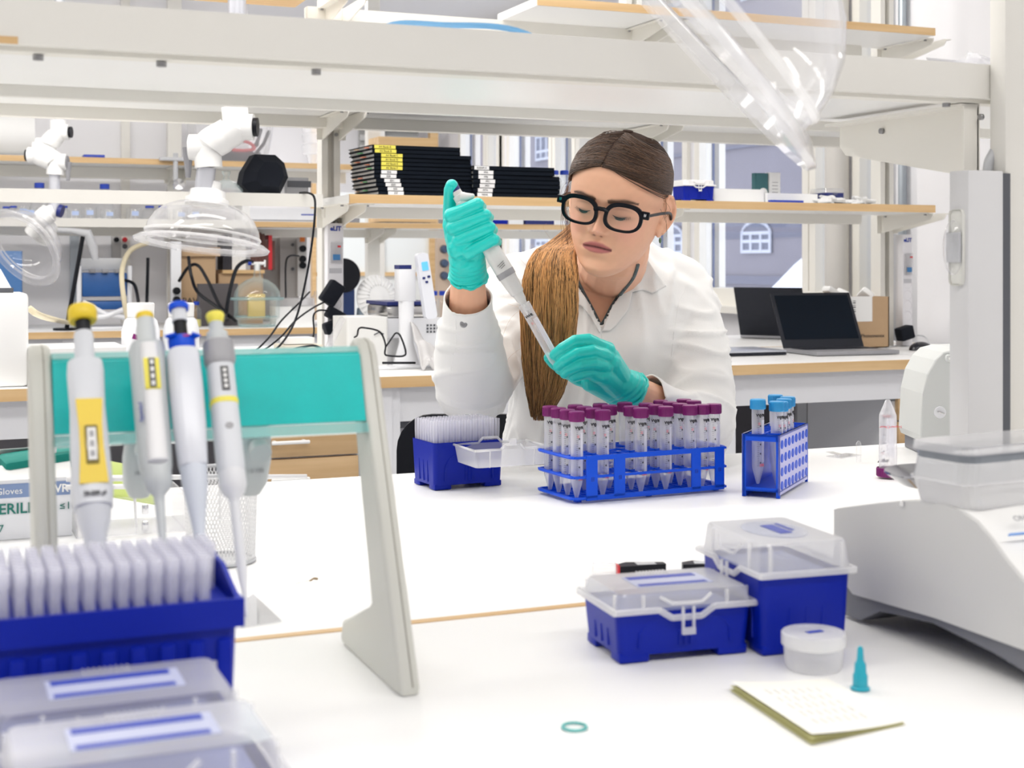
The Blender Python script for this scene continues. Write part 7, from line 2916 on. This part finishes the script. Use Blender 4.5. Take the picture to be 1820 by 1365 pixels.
tag(b.build('white_tube', PLAST), 'clear rigid tube leaning against the left socket column', 'tube')
for lb, pts in (('black cord from the rear sockets down behind the hood', [(335, 456, 6.95), (340, 490, 6.9), (352, 520, 6.9), (385, 545, 6.85), (410, 565, 6.8)]), ('second black cord behind the hood looping right', [(318, 500, 7.0), (335, 475, 6.95), (352, 472, 6.95), (370, 500, 6.9), (392, 545, 6.85), (420, 572, 6.8)]),
                ('short black cord hanging from the hood height at left', [(263, 458, 7.0), (262, 500, 7.0), (261, 540, 7.0), (263, 572, 6.9)]), ('thin cord looping at the grey cabinet', [(531, 455, 7.4), (515, 455, 7.3), (508, 470, 7.3), (508, 530, 7.2), (508, 570, 6.9)]),
                ('black cord from the blue instrument to the bench', [(222, 498, 6.95), (238, 505, 6.9), (245, 530, 6.85), (250, 572, 6.8)])):
    cable('power_cable', [P(u, v, Y=y) for u, v, y in pts], .008 if 'thin' not in lb else .005, BLACK, lb, 'cord')
# water bath with circulator
YW = 4.10
p = P(745, 640, Y=YW)
t = thing('water_bath', 'steel water bath with navy lid and white base', 'water bath', (p.x, YW + .12, BT))
zl = lambda v: P(745, v, Y=YW).z - BT
xa_, xb2 = P(688, 560, Y=YW).x - p.x, P(775, 560, Y=YW).x - p.x
MB().bx(xa_ - .0, xb2 + .02, -.12, .10, zl(600), zl(565)).build('upper_base', WPL2, t)
MB().bx(xa_ + .05, xb2 + .02, -.12, .10, 0, zl(600)).build('lower_base', WPL2, t)
MB().bx(xa_, xb2, -.115, .095, zl(565), zl(542), bev=.01).build('steel_tank', STEEL, t)
MB().bx(xa_, xb2, -.12, .10, zl(542), zl(536)).build('navy_lid', NAVY, t)
b = MB()
for i in range(6):
    for j in range(3):
        b.box((xa_ + .13 + i * .011, -.1205, zl(590) + j * .010), (.006, .003, .006))
b.build('vent_slots', DGREY, t)
t = thing('circulator', 'white immersion circulator with blue screen and tall column', 'circulator', (P(722, 640, Y=YW - .06).x, YW - .06, BT))
x_, zz2 = 0, lambda v: P(722, v, Y=YW - .06).z - BT
b = MB()
b.tube([(0, 0, 0), (0, 0, zz2(610)), (0, 0, zz2(535))], [.045, .022, .024], 20)
b.box((0, 0, .004), (.22, .12, .008), bev=.003)
b.build('column', WPL2, t)
MB().bx(-.028, .024, -.02, .03, zz2(535), zz2(478), bev=.002).build('motor_housing', WPL2, t)
MB().bx(-.028, .010, -.02, .03, zz2(478), zz2(471)).build('blue_cap', NAVY, t)
TT = Matrix.Translation((.048, -.045, zz2(508))) @ Matrix.Rotation(R(-9), 4, 'Y')
b = MB()
out = rrect(.036, .20, .012, 5)
b.prism(out, -.018, .010, TT @ UP)
cb2 = b.build('controller', mat('controller_white', (.78, .80, .86), .3), t)
MB().prism(rrect(.020, .026, .002, 2), .0101, .0112, TT @ UP @ Matrix.Translation((.002, .060, 0))).build('screen', mat('screen_lit', (.1, .4, .7), .3, emit=(.12, .50, .85), estr=.6), cb2)
for (x, y) in ((-.007, .025), (.009, .027), (0, .012)):
    MB().prism(rrect(.009, .007, .002, 2), .0101, .0115, TT @ UP @ Matrix.Translation((x, y, 0))).build('key', NAVY, cb2)
# cloth by the bath
b = MB()
n = 14
a0, a1 = P(728, 575, Y=4.02), P(775, 640, Y=3.92)
vs = []
for i in range(n + 1):
    for j in range(n + 1):
        s, q = i / n, j / n
        x = a0.x + (a1.x - a0.x + .04) * s
        y = 4.02 - .12 * q
        z = BT + .004 + (a0.z - BT) * (1 - q) * (1 - .75 * s) + .010 * math.sin(s * 17 + q * 4) * q + .008 * math.sin(q * 13 + s * 9)
        vs.append((x, y, max(z, BT + .003)))
b._add(vs, [(i * (n + 1) + j, (i + 1) * (n + 1) + j, (i + 1) * (n + 1) + j + 1, i * (n + 1) + j + 1) for i in range(n) for j in range(n)], None, 0, True)
o = b.build('towel', mat('grey_cloth', (.58, .57, .57), .9, bump=.4, bscale=40), solid=.004)
tag(o, 'crumpled grey-white towel draped by the water bath', 'towel')
t = crate('instrument_box', 'white instrument housing with vent mark between post and water bath', 'instrument', 616, 690, 563, 655, 4.06, .16, mat('warm_white', (.80, .80, .78), .4), zb=BT)
b = MB()
b.tube([(.02, -.081, .10), (.035, -.082, .108), (.05, -.081, .102)], .002, 6)
b.build('grey_mark', DGREY, t)
t = crate('colour_rack', 'small rack with teal and blue strips at the post foot', 'rack', 600, 612, 596, 640, 4.18, .05, WPL, zb=BT)
for v_, m in ((604, TEALP), (618, BLUE2)):
    MB().box((0, -.027, P(606, v_, Y=4.18).z - BT), (.02, .004, .012)).build('strip', m, t)
t = crate('beige_box', 'cream carton under the cords on the middle bench', 'box', 505, 575, 613, 650, 4.05, .14, mat('cream_box', (.78, .72, .60), .6), zb=BT)
t = crate('white_case', 'small white case on the cream carton', 'case', 508, 560, 600, 615, 4.08, .08, WPL, zb=P(505, 613, Y=4.05).z)
# foil
p = P(458, 635, Y=3.98)
b = MB()
b.ball((0, 0, .015), (.085, .06, .045), 48, 28)
rn = random.Random(8)
for v_ in b.bm.verts:
    q = v_.co
    k = 1 + .10 * math.sin(q.x * 150 + 3 * math.sin(q.z * 90)) * math.sin(q.y * 120 + q.z * 170) + rn.uniform(-.07, .07)
    v_.co = q * k
    v_.co.z = max(0, v_.co.z)
    v_.co.z *= .75 + .5 * (.09 - q.x) * 3
o = b.build('crumpled_foil', mat('foil', (.88, .88, .88), .22, metal=.85), loc=(p.x, p.y, BT + .001), sharp=False)
for f in o.data.polygons:
    f.use_smooth = False
tag(o, 'heap of crumpled aluminium foil behind the teal crossbar', 'foil')
# white plastic bottles and carboy
WB = mat('bottle_white', (.84, .85, .88), .4)
for (u, vt, w_, lb, pr_) in ((250, 538, .052, 'white plastic bottle with purple and blue print, left of the pair', 1), (322, 538, .050, 'white plastic bottle with small print, right of the pair', 0)):
    p = P(u, vt, Y=4.0)
    h_ = p.z - BT
    t = thing('plastic_bottle', lb, 'bottle', (p.x, 4.0, BT))
    MB().lathe([(.0001, 0), (w_ * .95, 0), (w_, .006), (w_, h_ * .62), (w_ * .86, h_ * .76), (w_ * .62, h_ * .82)], 30, cap=False).build('body', WB, t)
    MB().lathe([(w_ * .70, h_ * .81), (w_ * .72, h_ - .003), (w_ * .66, h_), (.0001, h_)], 30, cap=False).build('cap', WPL, t)
    if pr_:
        MB().box((-.018, -w_ - .0005, h_ * .55), (.022, .002, .014), rot=(0, .3, 0)).build('purple_print', PURP, t)
        MB().tube([(.006, -w_ * 1.01, h_ * .62), (.012, -w_ * 1.01, h_ * .55), (.006, -w_ * 1.01, h_ * .48)], .002, 6).build('blue_print', CYAN, t)
    else:
        text('print', 'PUBLIC DU', .010, INK, t, Matrix.Translation((.005, -w_ - .001, h_ * .42)) @ M0, align='CENTER')
p = P(14, 690, Y=BY2 + .16)
t = thing('carboy', 'large white plastic carboy with dark collar at the left edge', 'carboy', (p.x - .02, BY2 + .14, BT))
zt = lambda v: P(20, v, Y=BY2 + .05).z - BT
wC = P(51, 600, Y=BY2 + .05).x - p.x + .02
MB().bx(-.10, wC, -.09, .09, 0, zt(521), bev=.012).build('tank', WPL, t)
MB().bx(-.10, wC - .035, -.06, .06, zt(521), zt(512), bev=.002).build('collar', DGREY, t)
b = MB()
b._add([(-.10, -.05, zt(512)), (wC - .04, -.05, zt(512)), (wC - .04, .05, zt(512)), (-.10, .05, zt(512)), (-.10, -.03, zt(478)), (wC - .065, -.03, zt(478)), (wC - .065, .03, zt(478)), (-.10, .03, zt(478))],
       [(0, 3, 2, 1), (4, 5, 6, 7), (0, 1, 5, 4), (1, 2, 6, 5), (2, 3, 7, 6), (3, 0, 4, 7)])
b.build('funnel_top', WPL2, t)
t = crate('white_tray', 'long white tray on the middle bench behind the pipettes', 'tray', 52, 225, 617, 690, BY2 + .02, .25, PAPER, zb=BT)

# ================================================================== laptops, carton and mouse at the right
LAPG = mat('laptop_grey', (.30, .30, .32), .4, metal=.3)
LAPD = mat('laptop_dark', (.018, .020, .028), .5, spec=.2)
SCR = mat('screen_off', (.002, .006, .013), .22, spec=.1)
YL = P(1480, 632, z=BT).y


def laptop(label, x, y, rz, ang, w_=.325, d_=.225):
    t = thing('laptop', label, 'laptop', (x, y, BT + .001), R(rz))
    MB().box((0, -d_ / 2, .008), (w_, d_, .014), bev=.003).build('base', LAPG, t)
    kb = MB()
    for i in range(14):
        for j in range(5):
            kb.box((-w_ * .42 + i * w_ * .0645, -.035 - j * .019, .0156), (w_ * .055, .015, .0012))
    kb.build('keys', LAPD, t)['kind'] = 'stuff'
    T = Matrix.Translation((0, -.002, .014)) @ Matrix.Rotation(R(ang), 4, 'X')
    b = MB()
    b.box((0, 0, 0), (w_, .007, .215), bev=.002)
    for v_ in b.bm.verts:
        v_.co = T @ (v_.co + Vector((0, 0, .1075)))
    ld = b.build('lid', LAPD, t)
    b = MB()
    b.box((0, -.0042, .1175), (w_ - .026, .0012, .172))
    for v_ in b.bm.verts:
        v_.co = T @ v_.co
    b.build('screen', SCR, ld)
    return t


p = P(1462, 622, z=BT)
laptop('open dark laptop facing the camera on the middle bench', P(1464, 625, z=BT).x, P(1464, 625, z=BT).y, -4, -27)
p = P(1352, 603, z=BT)
laptop('open grey laptop turned away, behind the front laptop', p.x + .05, p.y - .02, 128, -22, .29)
a, c = P(1292, 634, z=BT), P(1425, 634, z=BT)
t = thing('laptop', 'closed silver laptop lying left of the open one', 'laptop', ((a.x + c.x) / 2, a.y + .10, BT), R(-2))
MB().box((0, 0, .006), (c.x - a.x, .22, .009), bev=.003).build('base', LAPD, t)
MB().box((0, 0, .0145), (c.x - a.x, .22, .007), bev=.003).build('lid', mat('laptop_silver', (.55, .57, .63), .3, metal=.6), t)
a, c = P(1480, 615, Y=4.30), P(1588, 527, Y=4.30)
t = thing('cardboard_box', 'open cardboard carton with white shipping label behind the laptops', 'box', ((a.x + c.x) / 2, 4.345, BT))
w_, h_ = c.x - a.x + .06, c.z - BT
b = MB()
for (x0_, x1_, y0_, y1_) in ((-w_ / 2 - .05, w_ / 2 - .05, -.045, -.041), (-w_ / 2 - .05, w_ / 2 - .05, .041, .045), (-w_ / 2 - .05, -w_ / 2 - .046, -.045, .045), (w_ / 2 - .054, w_ / 2 - .05, -.045, .045)):
    b.bx(x0_, x1_, y0_, y1_, 0, h_)
b.bx(-w_ / 2 - .05, w_ / 2 - .05, -.045, .045, 0, .004)
b.build('carton', CARD, t)
q = P(1520, 535, Y=4.30).x - (a.x + c.x) / 2
MB().bx(q - .03, q + .075, -.047, -.045, h_ * .52, h_ + .002).build('shipping_label', PAPER, t)
b = MB()
for k in range(9):
    b.bx(q - .012, q - .0, -.0478, -.047, h_ * .58 + k * .008, h_ * .58 + k * .008 + (.004 if k % 2 else .002))
b.build('barcode', INK, t)
text('logo', 'Phenomenex', .020, INK, t, Matrix.Translation((w_ / 2 - .125, -.0462, .045)) @ M0, align='CENTER')
for k, (u, v, lb) in enumerate(((1478, 519, 'crumpled packing paper at the left of the open carton'), (1500, 525, 'crumpled packing paper in the middle of the open carton'), (1538, 525, 'crumpled packing paper at the right of the open carton'))):
    p = P(u, v, Y=4.345)
    tag(MB().box((0, 0, 0), (.06, .05, .025), rot=(.4 * k, .5, .7 * k), bev=.008).build('crumpled_paper', PAPER, loc=p), lb, 'paper')
p = P(1643, 623, z=BT)
t = thing('mouse', 'black computer mouse at the right of the middle bench', 'mouse', (p.x, p.y + .02, BT + .001), R(10))
b = MB()
b.ball((0, 0, .0), (.052, .032, .030), 28, 16)
for v_ in b.bm.verts:
    v_.co.z = max(v_.co.z, 0)
b.build('shell', mat('mouse_black', (.008, .009, .015), .15), t)
cable('mouse_cable', [P(1652, 612, Y=4.4), P(1646, 600, Y=4.5), P(1630, 596, Y=4.5), P(1612, 604, Y=4.45), P(1596, 614, Y=4.4), P(1560, 622, z=BT + .006)], .0028, GPL, 'grey cord curling from the adapter to the mouse', 'cord')

# ================================================================== units under the middle bench
def drawer_unit(label, u0, u1, Y, zs, handle_u=None, grey=False):
    a, c = P(u0, 750, Y=Y), P(u1, 750, Y=Y)
    t = thing('drawer_unit', label, 'cabinet', (0, 0, 0))
    MB().bx(a.x, c.x, Y + .02, Y + .5, .08, BT - .14).build('carcass', WPL2, t)
    for k in range(len(zs) - 1):
        d = MB().bx(a.x + .012, c.x - .012, Y, Y + .02, zs[k + 1] + .003, zs[k] - .003, bev=.001).build('drawer', BEECHV, t)
        if handle_u:
            h0, h1 = P(handle_u[0], 780, Y=Y).x, P(handle_u[1], 780, Y=Y).x
            zc_ = zs[k] - (zs[k] - zs[k + 1]) * .5
            hb = MB()
            hb.box(((h0 + h1) / 2, Y - .03, zc_), (h1 - h0, .010, .010), bev=.003)
            for x in (h0 + .012, h1 - .012):
                hb.box((x, Y - .015, zc_), (.008, .03, .008))
            hb.build('handle', WPL, d)
    return t


YU = BY2 + .03
zz_ = [P(560, v, Y=YU).z for v in (752, 812, 882)]
drawer_unit('beech drawer unit with white bar handles left of the chair', 470, 645, YU, [zz_[0] + .06, zz_[0] - .0, zz_[1], zz_[2], .1], (478, 546))
zr = [P(1615, v, Y=YU).z for v in (684, 700, 748, 790)]
drawer_unit('beech drawer unit at the right end under the bench', 1592, 1720, YU, zr + [.3])
zr = [P(1290, v, Y=YU).z for v in (715, 735, 800)]
drawer_unit('narrow beech drawers behind the right elbow', 1268, 1306, YU, zr + [.2])
t = thing('knee_panel', 'dark grey modesty panel under the right part of the bench', 'panel', (0, 0, 0))
a, c = P(1338, 700, Y=BY2E - .06), P(1660, 700, Y=BY2E - .06)
MB().bx(a.x - .3, c.x + .3, BY2E - .05, BY2E - .03, .05, BT - .04).build('panel', mat('panel_dark', (.15, .145, .16), .8), t)
a, c = P(0, 700, Y=BY2E - .06), P(480, 700, Y=BY2E - .06)
t = thing('knee_panel', 'dark grey modesty panel under the left part of the bench', 'panel', (0, 0, 0))
MB().bx(a.x - .6, c.x, BY2E - .05, BY2E - .03, .05, BT - .04).build('panel', mat('panel_mid', (.34, .33, .35), .8), t)  # panel grey lightened in its colour to offset the shade on this side
t = thing('bench_side_panel', 'white end panels beside the chair under the bench', 'panel', (0, 0, 0))
a, c = P(648, 700, Y=BY2 + .015), P(697, 700, Y=BY2 + .015)
MB().bx(a.x, c.x, BY2 + .015, BY2 + .5, .05, BT - .032).build('panel', WPL2, t)
a, c = P(697, 700, Y=BY2 + .4), P(800, 700, Y=BY2 + .4)
MB().bx(a.x, c.x + .1, BY2 + .42, BY2 + .44, .05, BT - .032).build('panel', WPL2, t)
t = crate('teal_box', 'teal storage box on the low shelf behind the chair', 'box', 716, 780, 712, 742, BY2 + .12, .2, mat('dark_teal', (.01, .20, .21), .6))
a = P(716, 742, Y=BY2 + .12)
MB().bx(a.x - .05, a.x + .32, BY2 + .05, BY2 + .40, a.z - .022, a.z - .002).build('shelf_board', DGREY, thing('low_shelf', 'dark low shelf carrying the teal box', 'shelf', (0, 0, 0)))
